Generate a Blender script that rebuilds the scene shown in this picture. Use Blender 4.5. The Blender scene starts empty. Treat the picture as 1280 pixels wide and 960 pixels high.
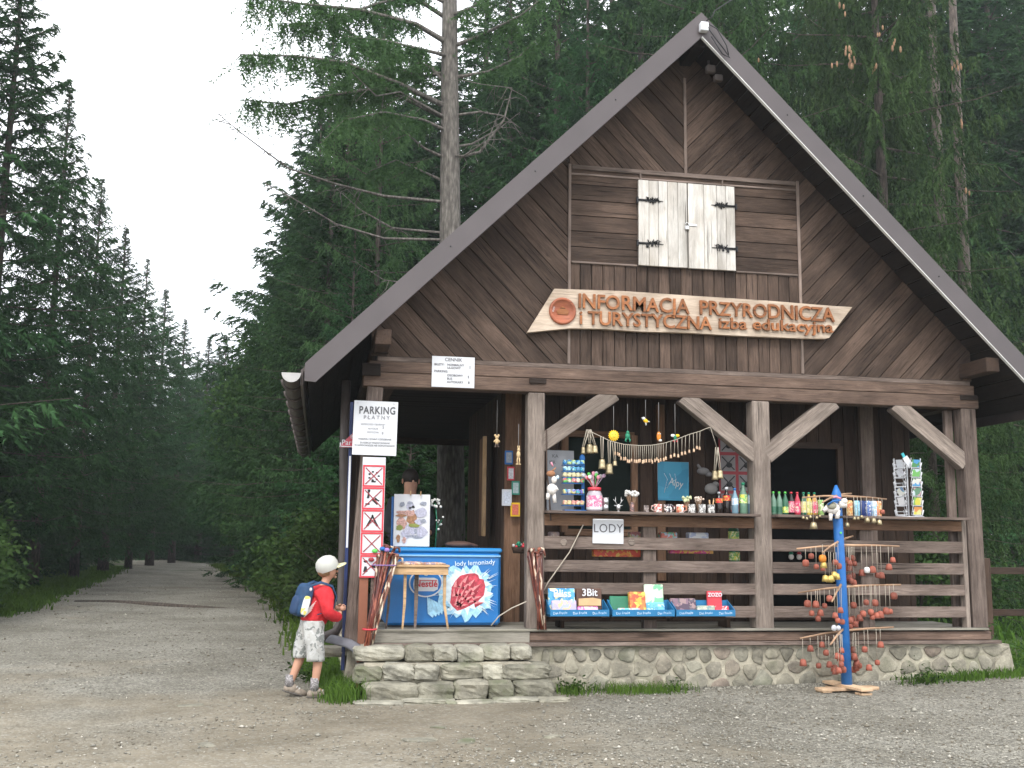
import bpy, bmesh, math, random
import numpy as np
from mathutils import Vector, Matrix, Quaternion
R = math.radians
scene = bpy.context.scene
COL = scene.collection
# ------------------------------------------------------------------ camera
FPX, PIT, ROL, YAW = 1317.57, .1479, -.0124, .1779
CAM = np.array([-3.611, -10.025, 1.40])
_r = np.array([math.cos(YAW), -math.sin(YAW), 0]); _f = np.array([math.sin(YAW), math.cos(YAW), 0]); _u = np.array([0, 0, 1.])
FWD = _f*math.cos(PIT)+_u*math.sin(PIT); _U = _u*math.cos(PIT)-_f*math.sin(PIT)
RT = _r*math.cos(ROL)-_U*math.sin(ROL); UP = _U*math.cos(ROL)+_r*math.sin(ROL)
cam = bpy.data.cameras.new('camera'); camo = bpy.data.objects.new('camera', cam); COL.objects.link(camo)
cam.sensor_width = 36; cam.lens = FPX/1280*36; cam.clip_end = 2000; cam.clip_start = .1
camo.matrix_world = Matrix(((RT[0], UP[0], -FWD[0], CAM[0]), (RT[1], UP[1], -FWD[1], CAM[1]), (RT[2], UP[2], -FWD[2], CAM[2]), (0, 0, 0, 1)))
scene.camera = camo
# measured on the photograph: a point of it at a known depth y gives the place's x and z
def W(u, v, y=0.):
    d = FWD+RT*(u-640)/FPX-UP*(v-480)/FPX; t = (y-CAM[1])/d[1]
    return CAM[0]+t*d[0], CAM[2]+t*d[2]
def W3(u, v, y=0.):
    a = W(u, v, y); return Vector((a[0], y, a[1]))
# ------------------------------------------------------------------ world: bright overcast
SUN_EL, SUN_ROT = R(48), R(200)
world = bpy.data.worlds.new('World'); scene.world = world; world.use_nodes = True
wn = world.node_tree; wn.nodes.clear()
def wnode(t): return wn.nodes.new(t)
sky = wnode('ShaderNodeTexSky'); sky.sky_type = 'NISHITA'; sky.sun_disc = False; sky.sun_elevation = SUN_EL; sky.sun_rotation = SUN_ROT
sky.air_density = 1.0; sky.dust_density = 3.0
mixw = wnode('ShaderNodeMixRGB'); mixw.inputs[0].default_value = .88
tc = wnode('ShaderNodeTexCoord'); nz = wnode('ShaderNodeTexNoise'); nz.inputs['Scale'].default_value = 2.2; nz.inputs['Detail'].default_value = 4
rampw = wnode('ShaderNodeValToRGB'); rampw.color_ramp.elements[0].color = (11.5, 12.0, 12.8, 1); rampw.color_ramp.elements[1].color = (13.5, 13.6, 13.8, 1)
rampw.color_ramp.elements[0].position = .3; rampw.color_ramp.elements[1].position = .7
bgn = wnode('ShaderNodeBackground'); bgn.inputs['Strength'].default_value = .12
outw = wnode('ShaderNodeOutputWorld')
wn.links.new(tc.outputs['Generated'], nz.inputs['Vector']); wn.links.new(nz.outputs['Fac'], rampw.inputs[0])
wn.links.new(sky.outputs[0], mixw.inputs[1]); wn.links.new(rampw.outputs[0], mixw.inputs[2])
wn.links.new(mixw.outputs[0], bgn.inputs[0]); wn.links.new(bgn.outputs[0], outw.inputs[0])
sun = bpy.data.lights.new('sun', 'SUN'); sun.energy = 1.3; sun.angle = R(14); sun.color = (1, .97, .92)
suno = bpy.data.objects.new('sun', sun); COL.objects.link(suno)
# the sun stands behind the camera, a little to its left
_az = R(200); sd = Vector((math.sin(_az)*math.cos(SUN_EL), math.cos(_az)*math.cos(SUN_EL), math.sin(SUN_EL)))
suno.rotation_euler = sd.to_track_quat('Z', 'Y').to_euler()
vs = scene.view_settings; vs.view_transform = 'Standard'; vs.look = 'None'; vs.gamma = 1; vs.exposure = .72
scene.cycles.max_bounces = 5; scene.cycles.diffuse_bounces = 2; scene.cycles.glossy_bounces = 2; scene.cycles.transmission_bounces = 4
scene.cycles.transparent_max_bounces = 6; scene.cycles.caustics_reflective = False; scene.cycles.caustics_refractive = False
scene.cycles.use_denoising = True
# ------------------------------------------------------------------ helpers
def tag(o, label=None, cat=None, group=None, kind=None):
    if label: o['label'] = label
    if cat: o['category'] = cat
    if group: o['group'] = group
    if kind: o['kind'] = kind
    return o
def link(o, parent=None):
    COL.objects.link(o)
    if parent is not None: o.parent = parent
    return o
def empty(name, loc=(0, 0, 0), label=None, cat=None, group=None, rz=0, parent=None):
    o = bpy.data.objects.new(name, None); o.empty_display_size = .1; link(o, parent); o.location = loc; o.rotation_euler = (0, 0, rz)
    return tag(o, label, cat, group)
def copy_tree(o, parent=None):
    c = o.copy(); COL.objects.link(c); c.parent = parent
    for ch in o.children: copy_tree(ch, c)
    return c
class NT:
    def __init__(s, name):
        s.m = bpy.data.materials.new(name); s.m.use_nodes = True; s.t = s.m.node_tree
        s.b = s.t.nodes['Principled BSDF']; s.out = s.t.nodes['Material Output']
    def n(s, typ, **kw):
        x = s.t.nodes.new('ShaderNode'+typ)
        for k, v in kw.items():
            if k in ('operation', 'blend_type', 'feature', 'wave_type', 'bands_direction', 'gradient_type', 'noise_dimensions', 'distance', 'interpolation_type', 'use_clamp'): setattr(x, k, v)
            else:
                inp = x.inputs[int(k[1:])] if k[0] == 'i' and k[1:].isdigit() else x.inputs[k.replace('_', ' ')]
                if hasattr(v, 'is_linked') or isinstance(v, bpy.types.NodeSocket): s.t.links.new(v, inp)
                else: inp.default_value = v
        return x
    def ramp(s, fac, stops):
        x = s.t.nodes.new('ShaderNodeValToRGB'); s.t.links.new(fac, x.inputs[0]); e = x.color_ramp.elements
        while len(e) < len(stops): e.new(.5)
        for el, (p, c) in zip(e, stops):
            el.position = p; el.color = tuple(c)+(1,) if len(c) == 3 else c
        return x.outputs[0]
    def l(s, a, b): s.t.links.new(a, b)
    def mix(s, fac, a, b, mode='MIX'):
        return s.n('MixRGB', blend_type=mode, i0=fac, i1=a, i2=b).outputs[0]
    def bump(s, h, strength=.3, dist=.01):
        bp = s.n('Bump', Strength=strength, Distance=dist, Height=h); s.l(bp.outputs[0], s.b.inputs['Normal'])
    def seeded(s, scale):        # object coordinates shifted per object, so that no two pieces share a grain
        tcn = s.n('TexCoord'); oi = s.n('ObjectInfo')
        mul = s.n('Math', operation='MULTIPLY', i0=oi.outputs['Random'], i1=57.)
        add = s.n('VectorMath', operation='ADD', i0=tcn.outputs['Object'], i1=mul.outputs[0])
        mp = s.n('Mapping', Vector=add.outputs[0]); mp.inputs['Scale'].default_value = scale
        return mp.outputs[0], oi.outputs['Random']
def c4(c): return tuple(c)+(1,)
def wood(name, dark, light, stain=(.03, .022, .018), rough=.85, knots=True, var=.5, grain=1.):
    t = NT(name); v, rnd = t.seeded((1.6, 22*grain, 22*grain))
    n1 = t.n('TexNoise', Vector=v, Scale=2.2, Detail=9., Roughness=.72, Distortion=1.1).outputs['Fac']
    col = t.ramp(n1, [(.25, dark), (.72, light)])
    v2, _ = t.seeded((1.2, 1.8, 1.8))
    n2 = t.n('TexNoise', Vector=v2, Scale=2.0, Detail=4.).outputs['Fac']
    sm = t.n('Math', operation='MULTIPLY', i0=t.ramp(n2, [(.42, (0, 0, 0)), (.75, (1, 1, 1))]), i1=.55).outputs[0]
    col = t.mix(sm, col, c4(stain))
    tone = t.n('MapRange', i0=rnd, i3=1-var*.5, i4=1+var*.5).outputs[0]
    hs = t.n('HueSaturation', Hue=.5, Saturation=1., Value=tone, Color=col).outputs[0]
    if knots:
        v3, _ = t.seeded((1.7, 4.2, 4.2)); vo = t.n('TexVoronoi', Vector=v3, Scale=1.5)
        k = t.ramp(vo.outputs['Distance'], [(.0, (1, 1, 1)), (.085, (0, 0, 0))])
        hs = t.mix(t.n('Math', operation='MULTIPLY', i0=k, i1=.8).outputs[0], hs, c4(stain))
    v4, _ = t.seeded((.9, 46, 46)); n4 = t.n('TexNoise', Vector=v4, Scale=1.6, Detail=3., Roughness=.5, Distortion=.3).outputs['Fac']
    ck_ = t.ramp(n4, [(.30, (.25, .25, .25)), (.36, (1, 1, 1))]); hs = t.mix(.85, hs, ck_, 'MULTIPLY')
    v5, _ = t.seeded((.5, 2.5, 2.5)); n5 = t.n('TexNoise', Vector=v5, Scale=2.5, Detail=5., Roughness=.7).outputs['Fac']; hs = t.mix(1., hs, t.ramp(n5, [(.35, (.72, .70, .68)), (.65, (1.22, 1.2, 1.18))]), 'MULTIPLY')
    t.l(hs, t.b.inputs['Base Color']); t.b.inputs['Roughness'].default_value = rough; t.b.inputs['Specular IOR Level'].default_value = .25
    t.bump(t.n('Math', operation='ADD', i0=n1, i1=ck_).outputs[0], .7, .006); return t.m
def pm(name, col, rough=.55, metal=0., var=.12, scale=9., bump=.0, spec=.4, rand=0., coat=0.):
    t = NT(name); v, rnd = t.seeded((1, 1, 1)); n1 = t.n('TexNoise', Vector=v, Scale=scale, Detail=4.).outputs['Fac']
    a = tuple(x*(1-var) for x in col); b = tuple(min(1, x*(1+var)) for x in col)
    o = t.ramp(n1, [(.3, a), (.7, b)])
    if rand: o = t.n('HueSaturation', Hue=.5, Saturation=1., Value=t.n('MapRange', i0=rnd, i3=1-rand, i4=1+rand).outputs[0], Color=o).outputs[0]
    t.l(o, t.b.inputs['Base Color']); t.b.inputs['Roughness'].default_value = rough; t.b.inputs['Metallic'].default_value = metal
    t.b.inputs['Specular IOR Level'].default_value = spec; t.b.inputs['Coat Weight'].default_value = coat
    if bump: t.bump(n1, bump, .01)
    return t.m
def spots(name, cols, scale=14., rough=.5, base=None):    # printed packaging: irregular patches of a few inks
    t = NT(name); v, rnd = t.seeded((1, 1, 1))
    w = t.n('TexNoise', Vector=v, Scale=scale*.7, Detail=2.).outputs['Color']
    vv = t.n('VectorMath', operation='MULTIPLY_ADD', i0=w, i1=(.12, .12, .12), i2=v).outputs[0]
    vo = t.n('TexVoronoi', Vector=vv, Scale=scale).outputs['Color']
    f = t.n('SeparateColor', i0=vo).outputs[0]; n = len(cols)
    x = t.t.nodes.new('ShaderNodeValToRGB'); t.l(f, x.inputs[0]); x.color_ramp.interpolation = 'CONSTANT'; e = x.color_ramp.elements
    while len(e) < n: e.new(.5)
    for i, c in enumerate(cols): e[i].position = i/n; e[i].color = c4(c)
    t.l(x.outputs[0], t.b.inputs['Base Color']); t.b.inputs['Roughness'].default_value = rough; return t.m
def stone_mat(name, cols, moss=.35):
    t = NT(name); v, rnd = t.seeded((1, 1, 1))
    n1 = t.n('TexNoise', Vector=v, Scale=5., Detail=8., Roughness=.7).outputs['Fac']
    base = t.ramp(rnd, [(i/(len(cols)-1), c) for i, c in enumerate(cols)])
    sp = t.ramp(n1, [(.32, (.45, .45, .45)), (.66, (1.35, 1.35, 1.35))]); col = t.mix(1., base, sp, 'MULTIPLY')
    n2 = t.n('TexNoise', Vector=v, Scale=3., Detail=5.).outputs['Fac']
    mk = t.n('Math', operation='MULTIPLY', i0=t.ramp(n2, [(.55, (0, 0, 0)), (.68, (1, 1, 1))]), i1=moss).outputs[0]
    col = t.mix(mk, col, (.10, .12, .05, 1)); t.l(col, t.b.inputs['Base Color']); t.b.inputs['Roughness'].default_value = .9
    t.bump(n1, 1., .03); return t.m
def leaf_mat(name, dark, light, trans=.3, scale=.7):
    t = NT(name); v, rnd = t.seeded((1, 1, 1)); n1 = t.n('TexNoise', Vector=v, Scale=scale, Detail=5., Roughness=.7).outputs['Fac']
    n2 = t.n('TexNoise', Vector=v, Scale=14., Detail=2.).outputs['Fac']
    f = t.n('Math', operation='MULTIPLY_ADD', i0=n2, i1=.45, i2=t.n('Math', operation='MULTIPLY', i0=n1, i1=.6).outputs[0]).outputs[0]
    col = t.ramp(f, [(.34, dark), (.64, light)])
    col = t.n('HueSaturation', Hue=t.n('MapRange', i0=rnd, i3=.485, i4=.51).outputs[0], Saturation=1., Value=t.n('MapRange', i0=rnd, i3=.85, i4=1.15).outputs[0], Color=col).outputs[0]
    d = t.n('BsdfDiffuse', Color=col); tr = t.n('BsdfTranslucent', Color=col); mx = t.n('MixShader', i0=trans, i1=d.outputs[0], i2=tr.outputs[0])
    t.l(mx.outputs[0], t.out.inputs['Surface']); return t.m
# ---- mesh builder
def axes(a, b):
    d = Vector(b)-Vector(a); L = d.length; d = d/L if L else Vector((0, 0, 1))
    s = d.orthogonal().normalized(); return d, s, d.cross(s), L
class MB:
    def __init__(s): s.v = []; s.f = []; s.m = []; s.sm = []
    def add(s, vs, fs, m=0, smooth=False):
        o = len(s.v); s.v += [tuple(v) for v in vs]
        for f in fs: s.f.append(tuple(i+o for i in f)); s.m.append(m); s.sm.append(smooth)
        return s
    def box(s, c, d, m=0, rot=None, bev=0.):
        x, y, z = d[0]/2, d[1]/2, d[2]/2
        if bev:
            b = min(bev, x*.9, y*.9, z*.9); vs = []; idx = {}
            for sx in (-1, 1):
                for sy in (-1, 1):
                    for sz in (-1, 1):
                        for k in range(3):
                            p = [sx*(x-b), sy*(y-b), sz*(z-b)]; p[k] = (sx*x, sy*y, sz*z)[k]; idx[(sx, sy, sz, k)] = len(vs); vs.append(p)
            fs = []
            for k in range(3):
                a, bb = [q for q in range(3) if q != k]
                for sg in (-1, 1):
                    q = []
                    for (p1, p2) in ((-1, -1), (1, -1), (1, 1), (-1, 1)):
                        t_ = [0, 0, 0]; t_[k] = sg; t_[a] = p1; t_[bb] = p2; q.append(idx[(t_[0], t_[1], t_[2], k)])
                    fs.append(q if (sg > 0) ^ (k == 1) else q[::-1])
            for k in range(3):      # edge chamfers along axis k
                a, bb = [q for q in range(3) if q != k]
                for p1 in (-1, 1):
                    for p2 in (-1, 1):
                        t1 = [0, 0, 0]; t2 = [0, 0, 0]; t1[a] = t2[a] = p1; t1[bb] = t2[bb] = p2; t1[k] = -1; t2[k] = 1
                        q = [idx[(*t1, a)], idx[(*t2, a)], idx[(*t2, bb)], idx[(*t1, bb)]]
                        A, B, C_ = (Vector(vs[i]) for i in q[:3]); n = (B-A).cross(C_-A); fs.append(q if n.dot((A+C_)/2-Vector((0, 0, 0)) - Vector([((A+C_)/2)[i] if i == k else 0 for i in range(3)])) > 0 else q[::-1])
            for sx in (-1, 1):
                for sy in (-1, 1):
                    for sz in (-1, 1):
                        q = [idx[(sx, sy, sz, k)] for k in range(3)]; fs.append(q if sx*sy*sz > 0 else q[::-1])
        else:
            vs = [(a, b_, c_) for a in (-x, x) for b_ in (-y, y) for c_ in (-z, z)]
            fs = [(0, 1, 3, 2), (4, 6, 7, 5), (0, 4, 5, 1), (2, 3, 7, 6), (0, 2, 6, 4), (1, 5, 7, 3)]
        c = Vector(c); vs = [(rot @ Vector(v) if rot else Vector(v))+c for v in vs]
        return s.add(vs, fs, m)
    def tube(s, pts, r, n=8, m=0, cap=True, smooth=True, flat=1.):
        pts = [Vector(p) for p in pts]; k = len(pts); r = r if isinstance(r, (list, tuple)) else [r]*k; vs = []; side = None
        for i, p in enumerate(pts):
            d = (pts[min(i+1, k-1)]-pts[max(i-1, 0)]).normalized()
            side = d.orthogonal().normalized() if side is None else (side-d*side.dot(d)).normalized()
            up = d.cross(side)
            for j in range(n):
                a = 2*math.pi*j/n; vs.append(p+(side*math.cos(a)+up*math.sin(a)*flat)*r[i])
        fs = [(i*n+j, i*n+(j+1) % n, (i+1)*n+(j+1) % n, (i+1)*n+j) for i in range(k-1) for j in range(n)]
        if cap: fs += [tuple(range(n))[::-1], tuple(range((k-1)*n, k*n))]
        return s.add(vs, fs, m, smooth)
    def lathe(s, prof, c=(0, 0, 0), n=14, m=0, smooth=True, rot=None, cap=True):
        vs = []; c = Vector(c)
        for (r, z) in prof:
            for j in range(n):
                a = 2*math.pi*j/n; v = Vector((r*math.cos(a), r*math.sin(a), z)); vs.append((rot @ v if rot else v)+c)
        k = len(prof); fs = [(i*n+j, i*n+(j+1) % n, (i+1)*n+(j+1) % n, (i+1)*n+j) for i in range(k-1) for j in range(n)]
        if cap: fs += [tuple(range(n))[::-1], tuple(range((k-1)*n, k*n))]
        return s.add(vs, fs, m, smooth)
    def prism(s, poly, y0, y1, m=0, axis='y'):       # poly in (x, z), extruded in y
        n = len(poly); area = sum(poly[i][0]*poly[(i+1) % n][1]-poly[(i+1) % n][0]*poly[i][1] for i in range(n))
        if area < 0: poly = poly[::-1]
        vs = [(p[0], y0, p[1]) for p in poly]+[(p[0], y1, p[1]) for p in poly]
        fs = [tuple(range(n)), tuple(range(n, 2*n))[::-1]]+[(i, n+i, n+(i+1) % n, (i+1) % n) for i in range(n)]
        if y0 > y1: fs = [f[::-1] for f in fs]
        return s.add(vs, fs, m)
    def ball(s, c, r, m=0, seg=10, rings=7, rot=None):
        r = r if isinstance(r, (tuple, list)) else (r, r, r); vs = [(0, 0, -r[2])]; c = Vector(c)
        for i in range(1, rings):
            a = math.pi*i/rings-math.pi/2
            for j in range(seg): b = 2*math.pi*j/seg; vs.append((r[0]*math.cos(a)*math.cos(b), r[1]*math.cos(a)*math.sin(b), r[2]*math.sin(a)))
        vs.append((0, 0, r[2])); fs = [(0, 1+(j+1) % seg, 1+j) for j in range(seg)]
        for i in range(rings-2):
            for j in range(seg): a = 1+i*seg; fs.append((a+j, a+(j+1) % seg, a+seg+(j+1) % seg, a+seg+j))
        a = 1+(rings-2)*seg; fs += [(a+j, a+(j+1) % seg, len(vs)-1) for j in range(seg)]
        return s.add([(rot @ Vector(v) if rot else Vector(v))+c for v in vs], fs, m, True)
    def mesh(s, name, mats):
        me = bpy.data.meshes.new(name); me.from_pydata(s.v, [], s.f)
        for m_ in (mats if isinstance(mats, (list, tuple)) else [mats]): me.materials.append(m_)
        me.polygons.foreach_set('material_index', s.m); me.polygons.foreach_set('use_smooth', s.sm); me.update(); return me
    def build(s, name, mats, parent=None, loc=(0, 0, 0), rot=None):
        o = bpy.data.objects.new(name, s.mesh(name, mats)); link(o, parent); o.location = loc
        if rot is not None: o.rotation_euler = rot
        return o
def recalc(me):
    bm = bmesh.new(); bm.from_mesh(me); bmesh.ops.recalc_face_normals(bm, faces=bm.faces); bm.to_mesh(me); bm.free()
_rj = random.Random(5)
def board(name, a, b, w, t, mat, parent, n=(0, -1, 0), jit=.003, bev=.004):
    """a board from a to b (centre of its back face), w wide, t thick, its local x along the grain"""
    a = Vector(a); b = Vector(b); x = (b-a).normalized(); y = Vector(n); y = (y-x*y.dot(x)).normalized(); z = x.cross(y); L = (b-a).length
    m = MB().box((0, t/2, 0), (L, t, w), bev=bev)
    m.v = [(v[0]+_rj.uniform(-jit, jit), v[1]+_rj.uniform(-jit, jit)*.6, v[2]+_rj.uniform(-jit, jit)*.5) for v in m.v]
    o = m.build(name, mat, parent); c = (a+b)/2
    o.matrix_local = Matrix(((x.x, y.x, z.x, c.x), (x.y, y.y, z.y, c.y), (x.z, y.z, z.z, c.z), (0, 0, 0, 1)))
    return o
def clip(poly, a, b, c):                       # keep a*x+b*z <= c
    out = []
    for i in range(len(poly)):
        p, q = poly[i], poly[(i+1) % len(poly)]; dp = a*p[0]+b*p[1]-c; dq = a*q[0]+b*q[1]-c
        if dp <= 0: out.append(p)
        if (dp < 0 < dq) or (dq < 0 < dp):
            t = dp/(dp-dq); out.append((p[0]+(q[0]-p[0])*t, p[1]+(q[1]-p[1])*t))
    return out
def area2(p): return abs(sum(p[i][0]*p[(i+1) % len(p)][1]-p[(i+1) % len(p)][0]*p[i][1] for i in range(len(p))))/2 if len(p) > 2 else 0
def plank_fill(region, ang, width, y, t, mat, parent, name='board', gap=.0085, off=0., seed=1, halfs=()):
    """cover a convex region of the wall plane with boards running at angle ang"""
    rg = random.Random(seed); ca, sa = math.cos(ang), math.sin(ang)
    ds = [-p[0]*sa+p[1]*ca for p in region]; d = math.floor((min(ds)-off)/width)*width+off
    while d < max(ds):
        w = width; lo, hi = d+gap/2, d+w-gap/2
        pl = clip(clip(region, sa, -ca, -lo), -sa, ca, hi); d += w
        if area2(pl) < .0015: continue
        cx = sum(p[0] for p in pl)/len(pl); cz = sum(p[1] for p in pl)/len(pl)
        loc = [((p[0]-cx)*ca+(p[1]-cz)*sa, -(p[0]-cx)*sa+(p[1]-cz)*ca) for p in pl]
        dy = rg.uniform(-.003, .003); m = MB().prism(loc, dy, dy-t)
        n = len(loc); o = m.build(name, mat, parent, (cx, y, cz), (0, -ang, 0)); recalc(o.data)
# ---- text: queued, turned into meshes in one go
TQ = []
def text(s, size, loc, rot, mat, parent, name='lettering', ext=.0006, align='CENTER', bold=0., sx=1., sp=1.):
    cu = bpy.data.curves.new(name, 'FONT'); cu.body = s; cu.size = size; cu.extrude = ext; cu.align_x = align; cu.align_y = 'CENTER'; cu.offset = bold
    cu.space_character = sp; cu.resolution_u = 3
    o = bpy.data.objects.new(name+'_c', cu); COL.objects.link(o); TQ.append((o, name, loc, rot, mat, parent, sx))
def flush_text():
    bpy.context.view_layer.update(); dg = bpy.context.evaluated_depsgraph_get()
    for (o, name, loc, rot, mat, parent, sx) in TQ:
        me = bpy.data.meshes.new_from_object(o.evaluated_get(dg)); me.materials.clear(); me.materials.append(mat)
        n = bpy.data.objects.new(name, me); link(n, parent); n.location = loc; n.rotation_euler = rot; n.scale = (sx, 1, 1)
    for q in TQ:
        cu = q[0].data; bpy.data.objects.remove(q[0]); bpy.data.curves.remove(cu)
    TQ.clear()
FRONT = (math.pi/2, 0, 0)      # text standing upright, read from the camera's side
def skin(name, vs, es, rs, mat, parent, sub=2, loc=(0, 0, 0), rz=0):
    me = bpy.data.meshes.new(name); me.from_pydata([tuple(v) for v in vs], es, []); me.materials.append(mat)
    o = bpy.data.objects.new(name, me); link(o, parent); o.location = loc; o.rotation_euler = (0, 0, rz)
    sk = o.modifiers.new('skin', 'SKIN'); sk.use_smooth_shade = True
    for i, d in enumerate(me.skin_vertices[0].data):
        r = rs[i]; d.radius = r if isinstance(r, tuple) else (r, r); d.use_root = (i == 0)
    sb = o.modifiers.new('subdivision', 'SUBSURF'); sb.levels = sub; sb.render_levels = sub
    return o
def mesh_np(name, v, f, mats, mi=None, smooth=False):
    me = bpy.data.meshes.new(name); v = np.asarray(v, np.float32).reshape(-1, 3); f = np.asarray(f, np.int32).reshape(-1, 3)
    me.vertices.add(len(v)); me.vertices.foreach_set('co', v.ravel()); me.loops.add(f.size); me.loops.foreach_set('vertex_index', f.ravel())
    me.polygons.add(len(f)); me.polygons.foreach_set('loop_start', np.arange(0, f.size, 3, dtype=np.int32))
    for m_ in mats: me.materials.append(m_)
    if mi is not None: me.polygons.foreach_set('material_index', np.asarray(mi, np.int32))
    me.update(calc_edges=True); me.validate(); return me
# ------------------------------------------------------------------ materials
M = {}
M['wall'] = wood('weathered brown boards', (.034, .022, .017), (.138, .096, .074), stain=(.022, .015, .012), var=.7)
M['grey'] = wood('grey weathered timber', (.10, .080, .068), (.35, .295, .255), stain=(.07, .053, .045), var=.25)
M['rail'] = wood('grey brown rail timber', (.075, .055, .047), (.27, .215, .185), stain=(.05, .035, .03), var=.3)
M['orange'] = wood('reddish brown timber', (.10, .052, .03), (.30, .18, .115), stain=(.08, .05, .035), var=.3)
M['beam'] = wood('brown beam timber', (.06, .038, .03), (.24, .168, .13), stain=(.045, .03, .025), var=.3)
M['strip'] = wood('light trim strip', (.16, .12, .10), (.30, .24, .21), knots=False)
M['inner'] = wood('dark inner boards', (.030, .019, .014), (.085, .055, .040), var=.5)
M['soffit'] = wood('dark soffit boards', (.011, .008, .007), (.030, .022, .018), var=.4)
M['white_wood'] = wood('white painted boards', (.54, .52, .48), (.72, .70, .67), stain=(.32, .27, .21), rough=.6, var=.10)
M['sign_wood'] = wood('pale bare wood', (.40, .31, .23), (.68, .58, .48), stain=(.33, .25, .18), rough=.7, knots=False, var=.1)
M['letter'] = wood('orange varnished wood', (.16, .055, .02), (.44, .18, .07), stain=(.24, .09, .035), rough=.4, knots=False, var=.35)
M['disc'] = wood('red brown turned wood', (.30, .09, .05), (.44, .16, .09), rough=.4, knots=False, var=.1)
M['yellow_wood'] = wood('yellowish planed wood', (.42, .26, .13), (.66, .46, .27), rough=.6, var=.2)
M['pallet'] = wood('raw pine planks', (.50, .33, .20), (.72, .53, .36), rough=.7, var=.2)
M['stick'] = wood('bark stick', (.35, .20, .12), (.62, .42, .28), knots=False, var=.3)
M['fascia'] = pm('brown grey sheet metal', (.086, .072, .073), .38, .15, .08, 3., spec=.5)
M['roofmetal'] = pm('roof sheet', (.09, .07, .065), .5, .1, .15, 2.)
M['gutter'] = pm('brown gutter', (.075, .06, .055), .5, .0, .2, 5.)
M['skylit_edge'] = pm('skylit drip edge', (.75, .75, .72), .5)
M['white'] = pm('white sheet', (.66, .67, .70), .45, var=.03)
M['offwhite'] = pm('off white', (.70, .69, .66), .6, var=.06)
M['black'] = pm('black', (.015, .015, .016), .5)
M['ink'] = pm('grey ink', (.10, .10, .11), .6)
M['ink_pale'] = pm('faded ink', (.30, .30, .32), .6)
M['red'] = pm('red paint', (.60, .05, .07), .4)
M['darkred'] = pm('dark red paint', (.30, .03, .04), .5)
M['arrow_red'] = pm('sign red', (.50, .08, .11), .4)
M['blue'] = pm('blue paint', (.02, .14, .42), .45, var=.12)
M['freezer'] = pm('freezer blue', (.015, .17, .48), .3, var=.06, coat=.2)
M['freezer_lid'] = pm('freezer lid blue', (.03, .24, .56), .25, var=.05, coat=.3)
M['traycard'] = pm('tray blue cardboard', (.02, .17, .36), .5, var=.1)
M['iron'] = pm('black wrought iron', (.03, .03, .032), .5, .6)
M['steel'] = pm('steel', (.6, .6, .6), .3, .9)
M['brass'] = pm('dull brass', (.40, .33, .20), .38, .75, var=.3, scale=40., rand=.2)
M['copper'] = pm('coppery brass', (.52, .36, .24), .4, .6, var=.25, scale=40., rand=.2)
M['rope'] = pm('pale rope', (.42, .37, .30), .9)
M['clay'] = pm('red clay', (.29, .085, .055), .7, var=.25, scale=30., rand=.3)
M['mortar'] = stone_mat('mortar', [(.38, .35, .27), (.42, .38, .30)], .35)
M['stone'] = stone_mat('foundation stone', [(.22, .205, .16), (.31, .285, .22), (.25, .23, .18), (.37, .34, .265), (.27, .26, .205), (.26, .205, .165), (.33, .31, .24)], .35)
M['step'] = stone_mat('step stone', [(.20, .19, .145), (.30, .28, .22), (.18, .17, .13), (.26, .245, .19)], .6)
M['step_light'] = stone_mat('pale worn stone', [(.37, .35, .28), (.31, .295, .24)], .5)
M['pebble'] = stone_mat('pebble', [(.3, .29, .27), (.5, .49, .46)], 0.)
M['plank_grey'] = wood('grey porch planks', (.20, .19, .16), (.33, .31, .27), stain=(.12, .12, .08), var=.2)
M['yellow'] = pm('yellow', (.85, .52, .02), .5)
M['green'] = pm('green', (.02, .22, .12), .5)
M['lime'] = pm('lime green', (.12, .55, .10), .4)
M['orange_p'] = pm('orange plastic', (.72, .25, .03), .5)
M['tan'] = pm('tan wood figure', (.62, .45, .25), .6)
M['pink'] = pm('pink', (.75, .30, .40), .5)
M['pinkscoop'] = pm('raspberry ice cream', (.52, .06, .09), .5, var=.45, scale=30.)
M['gutter_cap'] = pm('pale gutter cap', (.42, .41, .40), .6)
M['cream'] = pm('cream plush', (.72, .68, .64), .95, bump=.4, scale=60.)
M['fur'] = pm('brown plush', (.35, .17, .09), .95, bump=.4, scale=60.)
M['skin'] = pm('skin', (.50, .27, .18), .55, var=.06)
M['bark'] = None
def bark(name, a, b):
    t = NT(name); tcn = t.n('TexCoord'); mp = t.n('Mapping', Vector=tcn.outputs['Object']); mp.inputs['Scale'].default_value = (9, 9, 2.2)
    n1 = t.n('TexNoise', Vector=mp.outputs[0], Scale=2.4, Detail=8., Roughness=.75).outputs['Fac']
    vo = t.n('TexVoronoi', Vector=mp.outputs[0], Scale=2.6, feature='F1').outputs['Distance']
    col = t.mix(t.n('Math', operation='MULTIPLY', i0=vo, i1=.9).outputs[0], t.ramp(n1, [(.35, a), (.62, b)]), c4(tuple(x*.4 for x in a)))
    t.l(col, t.b.inputs['Base Color']); t.b.inputs['Roughness'].default_value = .95; t.bump(n1, .9, .04); return t.m
M['bark'] = bark('spruce bark', (.07, .055, .045), (.17, .135, .11))
M['bark_grey'] = bark('grey bark', (.12, .105, .09), (.27, .245, .215))
M['needle'] = leaf_mat('spruce needles', (.009, .032, .014), (.062, .130, .050), .25)
M['needle2'] = leaf_mat('weeping spruce needles', (.006, .020, .009), (.066, .112, .040), .25)  # dark clumps put the shade between the boughs into the colour
M['larch'] = leaf_mat('larch needles', (.035, .090, .036), (.10, .195, .075), .45)
M['leaf'] = leaf_mat('broad leaves', (.016, .040, .014), (.075, .130, .040), .35)
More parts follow.
